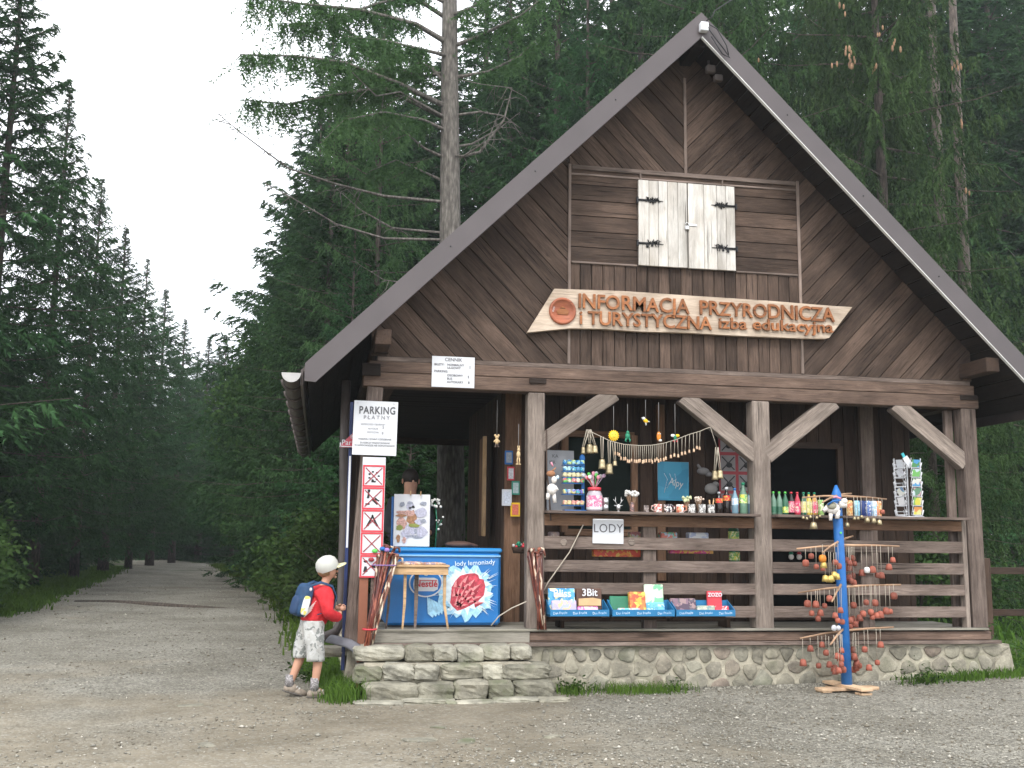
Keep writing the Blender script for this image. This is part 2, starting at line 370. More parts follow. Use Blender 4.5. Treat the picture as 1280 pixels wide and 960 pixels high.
M['grass'] = leaf_mat('grass blades', (.045, .09, .016), (.12, .21, .04), .4, 2.)
# ================================================================== the setting
def sstep(a, b, x): t = np.clip((x-a)/(b-a), 0, 1); return t*t*(3-2*t)
def gz(x, y):        # height of the ground
    x = np.asarray(x, float); y = np.asarray(y, float)
    return .10*sstep(1.2, 3.6, x)*sstep(-3., -.2, y)+.015*np.sin(x*1.3+y*.7)*sstep(-1, -3, y) + .02*np.sin(x*.9-y*1.7)*sstep(2, 8, y)+.7*sstep(14, 40, x)
def gridmesh(name, xs, ys, zf, mats):
    X, Y = np.meshgrid(xs, ys); Z = zf(X, Y); v = np.stack([X, Y, Z], -1).reshape(-1, 3); nx = len(xs); ny = len(ys)
    i = np.arange(nx-1)[None, :]+np.arange(ny-1)[:, None]*nx; i = i.ravel()
    f = np.concatenate([np.stack([i, i+1, i+nx+1], -1), np.stack([i, i+nx+1, i+nx], -1)]); return mesh_np(name, v, f, mats)
def ground_material():
    t = NT('forest floor'); tcn = t.n('TexCoord'); n1 = t.n('TexNoise', Vector=tcn.outputs['Object'], Scale=1.6, Detail=8., Roughness=.7).outputs['Fac']
    n2 = t.n('TexNoise', Vector=tcn.outputs['Object'], Scale=.35, Detail=3.).outputs['Fac']
    col = t.mix(t.ramp(n2, [(.4, (0, 0, 0)), (.6, (1, 1, 1))]), t.ramp(n1, [(.3, (.035, .03, .02)), (.7, (.085, .07, .045))]), t.ramp(n1, [(.3, (.04, .07, .02)), (.7, (.08, .13, .035))]))
    t.l(col, t.b.inputs['Base Color']); t.b.inputs['Roughness'].default_value = 1; t.bump(n1, .6, .08); return t.m
def gravel_material():
    t = NT('trodden gravel'); tcn = t.n('TexCoord'); P = tcn.outputs['Object']
    big = t.n('TexNoise', Vector=P, Scale=.45, Detail=5., Roughness=.6, Distortion=.4).outputs['Fac']
    med = t.n('TexNoise', Vector=P, Scale=3.5, Detail=7., Roughness=.75).outputs['Fac']
    fine = t.n('TexVoronoi', Vector=P, Scale=46.); fine2 = t.n('TexVoronoi', Vector=P, Scale=105.)
    soil = t.ramp(med, [(.3, (.145, .125, .090)), (.7, (.255, .222, .165))])
    g = t.n('SeparateColor', i0=fine.outputs['Color']).outputs[0]; g2 = t.n('SeparateColor', i0=fine2.outputs['Color']).outputs[1]
    grav = t.mix(.5, t.ramp(g, [(0, (.085, .079, .064)), (.6, (.205, .193, .158)), (1, (.42, .40, .34))]), t.ramp(g2, [(0, (.08, .074, .06)), (.7, (.20, .187, .153)), (1, (.42, .40, .34))]))
    sx = t.n('SeparateXYZ', i0=P)
    a = t.n('MapRange', i0=sx.outputs[0], i1=-2.2, i2=.6, i3=0., i4=.42).outputs[0]
    far = t.n('MapRange', i0=sx.outputs[1], i1=-.5, i2=3., i3=0., i4=.28).outputs[0]
    f = t.n('Math', operation='ADD', i0=t.n('Math', operation='ADD', i0=big, i1=a).outputs[0], i1=far).outputs[0]
    fac = t.ramp(f, [(.50, (0, 0, 0)), (.68, (1, 1, 1))]); sc = t.ramp(g, [(.72, (0, 0, 0)), (.8, (1, 1, 1))])
    fac2 = t.n('Math', operation='MAXIMUM', i0=fac, i1=t.n('Math', operation='MULTIPLY', i0=sc, i1=.55).outputs[0]).outputs[0]
    col = t.mix(fac2, soil, grav); bl_ = t.n('TexNoise', Vector=P, Scale=.8, Detail=4., Roughness=.6).outputs['Fac']; col = t.mix(1., col, t.ramp(bl_, [(.35, (.72, .70, .66)), (.62, (1.08, 1.08, 1.08))]), 'MULTIPLY'); t.l(col, t.b.inputs['Base Color']); t.b.inputs['Roughness'].default_value = .95
    h = t.n('Math', operation='ADD', i0=t.n('Math', operation='MULTIPLY', i0=fine.outputs['Distance'], i1=-.6).outputs[0], i1=med).outputs[0]
    big2 = t.n('TexNoise', Vector=P, Scale=2.2, Detail=3.).outputs['Fac']; b1 = t.n('Bump', Strength=.6, Distance=.10, Height=big2); b2 = t.n('Bump', Strength=.7, Distance=.02, Height=h, Normal=b1.outputs[0]); t.l(b2.outputs[0], t.b.inputs['Normal']); return t.m
me = gridmesh('ground', np.concatenate([np.linspace(-160, -20, 15), np.linspace(-18, 18, 61), np.linspace(20, 160, 15)]), np.concatenate([np.linspace(-40, -14, 6), np.linspace(-12, 30, 70), np.linspace(35, 260, 20)]), lambda X, Y: gz(X, Y)-.02*1, [ground_material()])
g = bpy.data.objects.new('ground', me); link(g); tag(g, kind='structure')
# the yard and the track that leaves it into the wood: one strip with ragged edges
LP = [(-14, -14), (-10.2, -3), (-9.4, 2.5), (-8.9, 6.75), (-9.0, 12.2), (-9.7, 18), (-10.5, 26), (-12.3, 42), (-15.5, 62)]
RP = [(-14, 16), (-3, 14), (-.45, 12), (-.12, 9), (.0, -3.45), (1.0, -3.62), (3.3, -3.72), (6.6, -3.95), (10, -4.05), (15.1, -4.6), (26.9, -6.1), (40, -8.), (48.6, -9.3), (62, -14)]
def edge_l(y): return np.interp(y, [p[1] for p in LP], [p[0] for p in LP])
def edge_r(y): return np.interp(y, [p[0] for p in RP], [p[1] for p in RP])
rg = np.random.default_rng(3)
ys = np.concatenate([np.linspace(-14, -1, 60), np.linspace(-.9, .3, 25), np.linspace(.4, 12, 80), np.linspace(12.3, 62, 130)])
el = edge_l(ys)+np.interp(ys, np.linspace(-14, 62, 240), rg.normal(0, .16, 240)); er = edge_r(ys)+np.interp(ys, np.linspace(-14, 62, 240), rg.normal(0, .10, 240))
NX = 60; T = np.linspace(0, 1, NX)[None, :]; X = el[:, None]*(1-T)+er[:, None]*T; Y = np.repeat(ys[:, None], NX, 1)
Z = gz(X, Y)+.012-.035*(np.abs(T-.5)*2)**30
v = np.stack([X, Y, Z], -1).reshape(-1, 3); ny = len(ys); i = (np.arange(NX-1)[None, :]+np.arange(ny-1)[:, None]*NX).ravel()
f = np.concatenate([np.stack([i, i+1, i+NX+1], -1), np.stack([i, i+NX+1, i+NX], -1)])
yard = bpy.data.objects.new('gravel_yard', mesh_np('gravel_yard', v, f, [gravel_material()])); link(yard); tag(yard, kind='structure')
# loose pebbles lying on the yard
def pebbles(n, seed):
    r = np.random.default_rng(seed); base = np.array([(1, 0, 0), (-1, 0, 0), (0, 1, 0), (0, -1, 0), (0, 0, 1), (0, 0, -1)], float)
    F = np.array([(0, 2, 4), (2, 1, 4), (1, 3, 4), (3, 0, 4), (2, 0, 5), (1, 2, 5), (3, 1, 5), (0, 3, 5)])
    # uniform over the picture's ground rather than over the ground itself: denser near the camera
    d = 5.2/(1-r.random(n)*.86); a = r.uniform(-.36, .62, n); x = CAM[0]+d*np.sin(a); y = CAM[1]+d*np.cos(a)
    k = (x > edge_l(y)+.1) & (x < edge_r(y)-.05) & ~((x > -3.5) & (y > -.75) & (x < -1.3)) & ~((y > -.1) & (x > -3.5))
    dens = .16+.84*sstep(-2.8, .2, x)+.4*sstep(0, 4, y)+.35*np.sin(x*1.9+1.3*np.sin(y*2.1))*np.sin(y*1.3)
    k &= r.random(n) < dens; x, y = x[k], y[k]; n = len(x)
    s = r.lognormal(math.log(.0066), .45, n)*(1+.25*np.abs(y+3)/8); sh = r.uniform(.5, 1.3, (n, 6, 3)); sc = r.uniform(.6, 1.4, (n, 1, 3))*np.array([1, 1, .6])
    P = base[None]*sh*sc*s[:, None, None]; th = r.uniform(0, 6.28, n); c, si = np.cos(th), np.sin(th)
    px = P[..., 0]*c[:, None]-P[..., 1]*si[:, None]; py = P[..., 0]*si[:, None]+P[..., 1]*c[:, None]
    V = np.stack([px+x[:, None], py+y[:, None], P[..., 2]+(gz(x, y)+.014+s*.2)[:, None]], -1)
    f = (F[None]+(np.arange(n)*6)[:, None, None]).reshape(-1, 3); mi = np.repeat(r.choice([0, 1, 2, 3], n, p=[.09, .31, .29, .31]), 8); return V.reshape(-1, 3), f, mi
V, f, mi = pebbles(90000, 5)
pms = [pm('pebble pale', (.46, .43, .37), .85, rand=.0), pm('pebble grey', (.22, .21, .18), .9), pm('pebble brown', (.17, .15, .115), .9), pm('pebble mid', (.30, .285, .24), .9)]
o = bpy.data.objects.new('gravel', mesh_np('gravel', V, f, pms, mi)); link(o); tag(o, 'loose pale and grey pebbles scattered over the yard', 'gravel', kind='stuff')
# flat stones set in the trodden soil
def rough_stone(name, dims, mat, parent, loc, rz=0, seed=0, amp=.09, cuts=3):
    rgn = np.random.default_rng(seed); bm = bmesh.new(); bmesh.ops.create_cube(bm, size=1.)
    bmesh.ops.subdivide_edges(bm, edges=bm.edges, cuts=cuts, use_grid_fill=True)
    ph = rgn.uniform(0, 6, 9)
    for v_ in bm.verts:
        c = Vector(v_.co); q = Vector((c.x*2, c.y*2, c.z*2)); ln = (abs(q.x)**6+abs(q.y)**6+abs(q.z)**6)**(1/6); q = q/ln/2
        w = .7*math.sin(q.x*5+ph[0])*math.sin(q.y*6+ph[1])+.5*math.sin(q.z*6+ph[2]+q.x*3)
        q *= 1+amp*w+rgn.uniform(-amp, amp)*.6; v_.co = (q.x*dims[0], q.y*dims[1], q.z*dims[2])
    me = bpy.data.meshes.new(name); bm.to_mesh(me); bm.free(); me.materials.append(mat); o = bpy.data.objects.new(name, me); link(o, parent); o.location = loc; o.rotation_euler = (0, 0, rz); return o
for k, (u, v_, w) in enumerate([(525, 929, .24), (583, 931, .22), (548, 913, .12), (690, 925, .15), (258, 932, .16), (238, 884, .22), (610, 942, .10)]):
    d = FWD+RT*(u-640)/FPX-UP*(v_-480)/FPX; t_ = (0-CAM[2])/d[2]; x, y = CAM[0]+t_*d[0], CAM[1]+t_*d[1]
    rough_stone('stone', (w, w*.5, .04), M['step'], yard, (x, y, float(gz(x, y))+.002), k*1.3, k, .12)
# a half-buried log across the track
lg = MB(); pts = [(-8.7, 14.4, .07), (-7.8, 13.6, .10), (-6.9, 12.9, .10), (-5.2, 12.2, .05)]; lg.tube([(p[0], p[1], p[2]-.09) for p in pts], [.05, .07, .07, .04], 9)
tag(lg.build('fallen_log', M['bark']), 'dark half-buried log lying across the gravel track', 'log')
# ---- grass and weeds
def tufts(P, seed, hmin, hmax, wd=.006, per=9, spread=.05):
    r = np.random.default_rng(seed); P = np.repeat(np.asarray(P, float), per, 0); n = len(P); P = P+np.concatenate([r.normal(0, spread, (n, 2)), np.zeros((n, 1))], 1)
    h = r.uniform(hmin, hmax, n); a = r.uniform(0, 6.28, n); lean = r.uniform(.1, .7, n); dx, dy = np.cos(a), np.sin(a); b = r.uniform(0, 6.28, n); wx, wy = np.cos(b)*wd, np.sin(b)*wd
    p0 = P; p1 = P+np.stack([dx*lean*h*.35, dy*lean*h*.35, h*.6], 1); p2 = P+np.stack([dx*lean*h, dy*lean*h, h*(1-.3*lean)], 1)
    wv = np.stack([wx, wy, np.zeros(n)], 1); V = np.stack([p0-wv, p0+wv, p1-wv*.8, p1+wv*.8, p2], 1)
    F = np.array([(0, 1, 3), (0, 3, 2), (2, 3, 4)])[None]+(np.arange(n)*5)[:, None, None]; return V.reshape(-1, 3), F.reshape(-1, 3)
def grass(name, P, seed, h, label, wd=.006, per=9, spread=.05):
    P = np.array([(x, y, float(gz(x, y))-.01) for x, y in P]); V, F = tufts(P, seed, h[0], h[1], wd, per, spread)
    o = bpy.data.objects.new(name, mesh_np(name, V, F, [M['grass']])); link(o); tag(o, label, 'grass', kind='stuff'); return o
rr = random.Random(8)
grass('grass', [(rr.uniform(-3.50, -3.22)-max(0, y-.2)*.09, y) for y in [rr.uniform(-.62, 3.4) for k in range(420)]], 1, (.07, .26), 'tall green grass growing along the left side of the hut', .0045, 16, .06)
grass('grass', [(min(-.1, rr.gauss(-.62, .34)) if k % 5 else rr.gauss(-1.25, .06), rr.uniform(-.34, -.06)) for k in range(120)], 2, (.02, .15), 'green grass at the foot of the stone base left of the blue pole', .0045, 9, .06)
grass('grass', [(rr.uniform(2.1, 3.5), rr.uniform(-.32, -.05)+.1) for k in range(130)]+[(rr.uniform(3.35, 8), rr.uniform(-.1, 3.)) for k in range(900)], 3, (.03, .14), 'bright green grass beside the right corner of the stone base', .008, 8, .06)
grass('grass', [(float(edge_r(y))+abs(rr.gauss(0, .8)), y) for y in [rr.uniform(3.5, 45) for k in range(1500)]], 4, (.06, .25), 'green verge along the right edge of the track', .014, 8, .15)
grass('grass', [(float(edge_l(y))-abs(rr.gauss(0, 1.0))+.1, y) for y in [rr.uniform(5.5, 40) for k in range(1400)]], 5, (.05, .2), 'green verge along the left edge of the track', .014, 8, .15)

def weed(name, x, y, n, R0, ls, seed, label, group=None):
    r = np.random.default_rng(seed); z = float(gz(x, y)); P = np.stack([x+r.normal(0, R0, n), y+r.normal(0, R0*.5, n), z+abs(r.normal(0, R0*.6, n))], 1); a = r.normal(0, 1, (n, 3)); a[:, 2] = abs(a[:, 2])*.5; a /= np.linalg.norm(a, axis=1, keepdims=True); b = np.cross(a, r.normal(0, 1, (n, 3))); b /= np.linalg.norm(b, axis=1, keepdims=True); s_ = ls*r.uniform(.5, 1.3, (n, 1))
    V = np.stack([P, P+a*s_+b*s_*.4, P+a*s_*2, P+a*s_-b*s_*.4], 1).reshape(-1, 3); i = np.arange(n)*4; F = np.concatenate([np.stack([i, i+1, i+2], 1), np.stack([i, i+2, i+3], 1)])
    o = bpy.data.objects.new(name, mesh_np(name, V, F, [M['leaf']])); link(o); tag(o, label, 'plant', group, 'stuff'); return o
weed('leafy_weed', -1.22, -.14, 260, .08, .022, 1, 'leafy weed tuft against the stone base just right of the steps')
weed('leafy_weed', -.25, -.10, 160, .09, .018, 2, 'low leafy weed in the middle of the grass before the stone base')
weed('leafy_weed', -3.5, .9, 500, .16, .03, 3, 'leafy weeds among the tall grass behind the child')
weed('leafy_weed', -3.38, -.28, 200, .08, .022, 4, 'leafy weed at the left foot of the stone steps')
weed('leafy_weed', 2.35, -.22, 260, .14, .022, 5, 'broad low leafy weed right of the blue pole before the stone base')
weed('leafy_weed', 3.9, .5, 500, .35, .03, 6, 'leafy weeds in the grass right of the hut corner')
# ================================================================== the hut
HM = .993; ZA = 6.72; YO = -.48; BACK = 8.3; XE = 3.79; FL = .56
hut = empty('wooden_hut', (0, 0, 0), 'brown timber tourist kiosk with steep gabled roof and open porch on a stone base', 'hut')
# stone base: mortar core with single stones proud of it
sb = MB(); sb.prism([(-3.36, -.1), (3.52, -.1), (3.42, .415), (-3.30, .415)], 0., 7.3); base = sb.build('stone_base', M['mortar'], hut)
def voronoi(pts, box):
    cells = []
    for i, p in enumerate(pts):
        poly = [(box[0], box[2]), (box[1], box[2]), (box[1], box[3]), (box[0], box[3])]
        for j, q in enumerate(pts):
            if i != j and poly and abs(p[0]-q[0]) < .8:
                a, b = q[0]-p[0], q[1]-p[1]; poly = clip(poly, a, b, (a*(q[0]+p[0])+b*(q[1]+p[1]))/2)
        cells.append(poly)
    return cells
def wallstones(x0, x1, z0, z1, dx, dz, seed, parent, mat, place, mort=.010):
    r = random.Random(seed); pts = []; nz_ = max(1, round((z1-z0)/dz))
    for k in range(nz_):
        x = x0-r.uniform(0, dx)*.6
        while x < x1: pts.append((x, z0+(k+.5)*(z1-z0)/nz_+r.uniform(-.32, .32)*dz)); x += dx*r.uniform(.6, 1.4)
    for poly in voronoi(pts, (x0, x1, z0, z1)):
        if area2(poly) < .003: continue
        cx = sum(p[0] for p in poly)/len(poly); cz = sum(p[1] for p in poly)/len(poly); n = len(poly)
        # cut the corners round
        rp = []
        for i in range(n):
            a, b = poly[i], poly[(i+1) % n]; rp += [(a[0]*.78+b[0]*.22, a[1]*.78+b[1]*.22), (a[0]*.22+b[0]*.78, a[1]*.22+b[1]*.78)]
        def sh(q, k_): return (q[0]*k_, q[1]*k_)
        rm = math.sqrt(area2(poly)/math.pi); k1 = max(.4, 1-mort/rm); o1 = [((q[0]-cx)*k1*r.uniform(.86, 1.04), (q[1]-cz)*k1*r.uniform(.86, 1.04)) for q in rp]
        d = r.uniform(.006, .018); N = len(o1); vs = [(q[0], .01, q[1]) for q in o1]+[(q[0]*.94, -d*.7, q[1]*.94) for q in o1]+[(q[0]*.80+r.uniform(-.006, .006), -d, q[1]*.80+r.uniform(-.006, .006)) for q in o1]+[(0, -d*1.05, 0)]
        fs = [(i, (i+1) % N, N+(i+1) % N, N+i) for i in range(N)]+[(N+i, N+(i+1) % N, 2*N+(i+1) % N, 2*N+i) for i in range(N)]+[(2*N+i, 2*N+(i+1) % N, 3*N) for i in range(N)]
        m = MB().add(vs, fs, 0, True); o = m.build('stone', mat, parent); place(o, cx, cz)
def onfront(o, cx, cz): o.location = (cx, 0., cz)
wallstones(-1.50, 3.44, .0, .41, .20, .135, 4, base, M['stone'], onfront)
def onside(o, cx, cz): o.location = (-3.335, cx, cz); o.rotation_euler = (0, 0, -math.pi/2)
wallstones(.1, 4.2, 0, .40, .28, .2, 7, base, M['stone'], onside)
# stone steps: three courses of uneven blocks and a flat row before them
steps = MB().box((-2.42, -.20, .16), (1.5, .38, .30)).build('stone_steps', M['mortar'], hut)
def course(x0, x1, y, depth, z0, z1, seed, ws, mats):
    r = random.Random(seed); tot = sum(ws); x = x0
    for k, w in enumerate(ws):
        L = w/tot*(x1-x0); rough_stone('stone', (L*1.04, depth, (z1-z0)*1.08*r.uniform(.93, 1.05)), mats[k], steps, (x+L/2, y+depth/2+r.uniform(-.03, .03), (z0+z1)/2+r.uniform(-.012, .012)), r.uniform(-.06, .06), seed*20+k, .075, 5); x += L
A, B = M['step_light'], M['step']
course(-3.26, -1.64, -.32, .32, .31, .445, 1, [2.4, 1.3, 1.1, 1.25, 1.4, 1.0], [A, B, A, A, A, A])
course(-3.25, -1.50, -.46, .36, .165, .30, 2, [1.3, 1.5, 1.2, 2.1, 1.0, 2.3], [B, A, A, B, A, B])
course(-3.17, -1.50, -.60, .40, .0, .165, 3, [2.6, 1.8, 1.7, 1.3, 2.0], [B, B, B, B, B])
course(-3.26, -1.38, -.74, .20, -.02, .035, 4, [2.5, 2.2, .6, 2.0, 2.4, 1.7], [A, A, A, A, A, B])
rough_stone('stone', (.36, .3, .10), M['mortar'], steps, (-3.42, .25, .36), .2, 77, .1)
# porch floor
fl = MB().box((0, 3.6, .485), (6.36, 7.1, .12)).build('porch_floor', M['soffit'], hut)
for k in range(7): board('floor_board', (-3.2, .03+.14*k+.07, .548), (3.2, .03+.14*k+.07, .548), .135, .02, M['plank_grey'], fl, n=(0, 0, 1))
board('edge_board', (-3.16, 0, .505), (3.2, 0, .505), .085, .035, M['beam'], fl, n=(0, -1, 0), bev=.006)
board('edge_board', (-3.2, -.0, .44), (3.3, -.0, .44), .035, .06, M['rail'], fl)
board('edge_board', (-3.1, -.035, .512), (-1.62, -.035, .512), .105, .02, M['plank_grey'], fl)
board('edge_board', (-3.12, -.0, .571), (3.16, -.0, .571), .022, .07, M['plank_grey'], fl)
# posts, beams, braces
PH = 2.842
def post(xb, xt, w, d=.17, mat=None, z0=.575, y=.085):
    o = board('post', (xb, y+d, z0), (xt, y+d, PH), w, d, mat or M['grey'], hut, bev=.01, jit=.006); return o
post(-3.27, -3.13, .15, y=.0, z0=.42, mat=M['rail']); post(-1.555, -1.56, .165, y=.0); post(.765, .768, .19, y=.0); post(3.12, 3.10, .17, y=.0, mat=M['rail'])
board('post', (-3.1, 3.5, .56), (-3.1, 3.5, 2.84), .15, .15, M['inner'], hut); board('post', (-3.1, 7.1, .56), (-3.1, 7.1, 2.84), .15, .15, M['inner'], hut)
board('post', (3.1, 7.1, .56), (3.1, 7.1, 2.84), .15, .15, M['inner'], hut)
board('post_board', (2.985, .10, .575), (2.985, .10, 1.68), .05, .09, M['grey'], hut); board('post_board', (2.96, .2, .575), (2.96, .2, 2.84), .09, .05, M['rail'], hut)
board('beam', (-3.25, .16, 2.912), (3.22, .16, 2.912), .135, .165, M['beam'], hut, bev=.008)
board('beam', (-3.20, .16, 3.037), (3.18, .16, 3.037), .108, .160, M['beam'], hut, bev=.008)
board('beam', (-3.12, .16, 3.117), (3.14, .16, 3.117), .045, .150, M['rail'], hut, bev=.005)
for x in (-3.1, 3.08): board('side_beam', (x, .17, 2.93), (x, 8.2, 2.93), .16, .16, M['inner'], hut, n=(1, 0, 0) if x < 0 else (-1, 0, 0))
board('tie_or_notch', (-3.26, -.012, 3.0), (-3.09, -.012, 3.0), .12, .03, M['soffit'], hut); board('tie_or_notch', (-3.14, -.012, 3.20), (-3.02, -.012, 3.20), .09, .04, M['soffit'], hut)
board('tie_or_notch', (3.0, -.008, 2.96), (3.2, -.008, 2.96), .05, .02, M['soffit'], hut); board('tie_or_notch', (-1.64, -.008, 2.955), (-1.47, -.008, 2.955), .05, .02, M['soffit'], hut)  # strip at the second post paints the dark of a notch in the beam
def brace(a, b):
    board('brace', (a[0], .12, a[1]), (b[0], .12, b[1]), .165, .12, M['grey'], hut, bev=.006)
brace((-1.53, 2.325), (-.77, 2.87)); brace((-.05, 2.87), (.72, 2.285)); brace((.82, 2.285), (1.58, 2.87)); brace((2.27, 2.87), (3.05, 2.265))
# railing: rails left and right of the middle post, counter on top
rail = MB().box((0, .11, 1.60), (.01, .01, .01)).build('railing', M['soffit'], hut)
for (x0, x1) in ((-1.475, .68), (.855, 2.98)):
    board('counter_board', (x0, .02, 1.668), (x1, .02, 1.668), .34, .026, M['rail'], rail, n=(0, 0, 1))
    for k, (z0, z1, mt) in enumerate([(1.555, 1.66, M['orange']), (1.33, 1.45, M['rail']), (1.113, 1.225, M['rail']), (.902, 1.01, M['rail']), (.68, .79, M['rail'])]):
        board('rail_board', (x0, .05, (z0+z1)/2), (x1, .05, (z0+z1)/2), z1-z0, .035, mt, rail)
board('rail_post', (-.405, .14, .575), (-.405, .14, 1.66), .13, .09, M['rail'], rail); board('rail_post', (1.90, .14, .575), (1.90, .14, 1.66), .13, .09, M['rail'], rail)
for (u, v_) in ((705, 678), (790, 678)): # big round knots left as bumps on the second rail
    x, z = W(u, v_); MB().lathe([(.036, 0), (.034, .006), (.022, .010), (0.001, .006)], n=12, rot=Matrix.Rotation(math.pi/2, 3, 'X')).build('knot', M['grey'], rail, (x, .017, z))
# gable wall
gw = MB(); gw.prism([(-3.18, 3.14), (3.18, 3.14), (3.18, 3.5), (0, 6.62), (-3.18, 3.5)], .04, .10); gable = gw.build('gable_wall', M['soffit'], hut)
GC = 6.66
def roofclip(p): return clip(clip(p, HM, 1, GC), -HM, 1, GC)
S = 1.238; Z0, Z1, Z2 = 3.142, 4.184, 5.17
plank_fill(roofclip([(-S, Z2), (0, Z2), (0, 7), (-S, 7)]), R(-46), .165, .04, .022, M['wall'], gable, seed=1)
plank_fill(roofclip([(0, Z2), (S, Z2), (S, 7), (0, 7)]), R(46), .165, .04, .022, M['wall'], gable, seed=2)
plank_fill(roofclip([(-3.18, Z0), (-S, Z0), (-S, 7), (-3.18, 7)]), R(-46), .168, .04, .022, M['wall'], gable, seed=3)
plank_fill(roofclip([(S, Z0), (3.16, Z0), (3.16, 7), (S, 7)]), R(46), .168, .04, .022, M['wall'], gable, seed=4)
plank_fill([(-S, Z1), (S, Z1), (S, Z2), (-S, Z2)], 0, .164, .04, .022, M['wall'], gable, off=Z1, seed=5)
plank_fill([(-S, Z0), (S, Z0), (S, Z1), (-S, Z1)], R(90), .118, .04, .022, M['wall'], gable, off=-S, seed=6)
def strip(a, b, w=.03, t=.02): board('trim_strip', (a[0], .018, a[1]), (b[0], .018, b[1]), w, t, M['strip'], gable, jit=.002)
strip((0, Z2+.02), (0, 6.25)); strip((-S, Z0), (-S, Z2+.04)); strip((S, Z0), (S, Z2+.04)); strip((-S+.02, Z2+.01), (S-.02, Z2+.01), .045); strip((-S+.02, Z2-.06), (S-.02, Z2-.06), .02, .012)
strip((-S+.02, Z1), (-.53, Z1), .02); strip((.53, Z1), (S-.02, Z1), .02); strip((-.49, Z2+.0), (-.49, Z2-.09), .018); strip((.40, Z2+.0), (.40, Z2-.09), .018)
# roof: two slopes, bargeboards, purlins, soffit boards, gutter
th = math.atan(HM); cR, sR = math.cos(th), math.sin(th)
for sg in (-1, 1):
    m = MB(); ov = .16
    poly = [(0, ZA-.02), (sg*(XE+.03), ZA-.02-HM*(XE+.03)), (sg*(XE+.03), ZA-.07-HM*(XE+.03)), (0, ZA-.07)]
    slope = m.prism(poly, YO+.03, BACK).build('roof_slope', M['roofmetal'], hut); recalc(slope.data)
    n = (sg*sR, 0, cR)
    for k in range(24):       # sheet ribs on top and boards underneath
        y = YO+.3+k*.36
        board('roof_batten', (sg*.1, y, ZA-.03-HM*.1), (sg*XE, y, ZA-.03-HM*XE), .04, .03, M['roofmetal'], slope, n=n)
    for k in range(26):
        d = .1+k*.205; xx = sg*d*cR
        if abs(xx) > XE-.05: break
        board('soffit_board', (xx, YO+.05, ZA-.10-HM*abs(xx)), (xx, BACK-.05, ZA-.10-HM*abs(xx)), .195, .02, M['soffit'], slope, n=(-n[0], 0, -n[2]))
    bb = [(0, ZA), (sg*XE, ZA-HM*XE), (sg*XE, ZA-HM*XE-.16), (sg*(XE-.10), ZA-.266-HM*(XE-.10)), (0, ZA-.266)]
    f_ = MB().prism(bb, YO, YO-.035).build('bargeboard', M['fascia'], hut); recalc(f_.data)
    if sg > 0:
        e = [(0.0, ZA-.266), (XE-.1, ZA-.266-HM*(XE-.1)), (XE-.1, ZA-.276-HM*(XE-.1)), (.0, ZA-.276)]
        e_ = MB().prism(e, YO-.01, YO-.05).build('drip_edge', M['skylit_edge'], hut); recalc(e_.data)  # pale colour, right side only, stands for sky light caught along the edge
    for x in (.9, 1.7, 2.5): # small fixing screws in the bargeboard
        MB().ball((sg*x, YO-.036, ZA-.12-HM*x), .008, 0, 6, 4).build('screw', M['black'], f_)
    board('purlin', (sg*3.17, YO+.02, 3.24), (sg*3.17, 8.1, 3.24), .15, .15, M['inner'], hut, n=(-sg, 0, 0), bev=.01)
board('ridge_beam', (-.05, YO+.05, 6.46), (-.05, 8.1, 6.46), .14, .12, M['soffit'], hut, n=(1, 0, 0))
board('eave_fascia', (-XE-.01, YO, 2.83), (-XE-.01, BACK, 2.83), .14, .025, M['gutter'], hut, n=(-1, 0, 0)); board('eave_fascia', (XE+.01, YO, 2.83), (XE+.01, BACK, 2.83), .14, .025, M['gutter'], hut, n=(1, 0, 0))
def halfpipe(x, y0, y1, z, r):
    m = MB(); n = 8; vs = []
    for y in (y0, y1):
        for rr_ in (r, r-.006):
            for j in range(n+1): a = math.pi*j/n; vs.append((x+rr_*math.cos(a), y, z-rr_*math.sin(a)))
    k = n+1; fs = []
    for j in range(n): fs += [(j, j+1, 2*k+j+1, 2*k+j), (k+j, k+j+1, 3*k+j+1, 3*k+j)]
    fs += [(0, 2*k, 3*k, k), (n, k+n, 3*k+n, 2*k+n)]; return m.add(vs, fs, 0, True)
gut = halfpipe(-XE-.115, YO-.08, BACK+.05, 2.855, .085).build('gutter', M['gutter'], hut)
cp = MB(); pp = [(.085*math.cos(math.pi*j/10), -.085*math.sin(math.pi*j/10)) for j in range(11)]; cp.prism(pp, 0, -.012); c_ = cp.build('end_cap', M['gutter_cap'], gut, (-XE-.115, YO-.08, 2.856)); recalc(c_.data)
for k in range(11):
    y = YO+.35+k*.78; mm = MB(); mm.tube([(-XE-.02, y, 2.87)]+[(-XE-.115+.096*math.cos(a), y, 2.855-.096*math.sin(a)) for a in [math.pi*j/8 for j in range(9)]], .014, 5); mm.build('gutter_bracket', M['gutter'], gut)
dp = MB(); dp.tube([(-3.40, .42, 2.95), (-3.40, .42, 2.25), (-3.375, .4, 1.6), (-3.37, .4, .62), (-3.42, .36, .52), (-3.56, .3, .47)], .045, 10); dp.build('downpipe', M['gutter'], hut)
# porch ceiling and the room under the roof
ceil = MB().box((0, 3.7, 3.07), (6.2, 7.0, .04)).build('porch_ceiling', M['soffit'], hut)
for k in range(14): board('ceiling_board', (-3.0, .3+.22*k, 3.04), (3.0, .3+.22*k, 3.04), .21, .015, M['soffit'], ceil, n=(0, 0, -1))
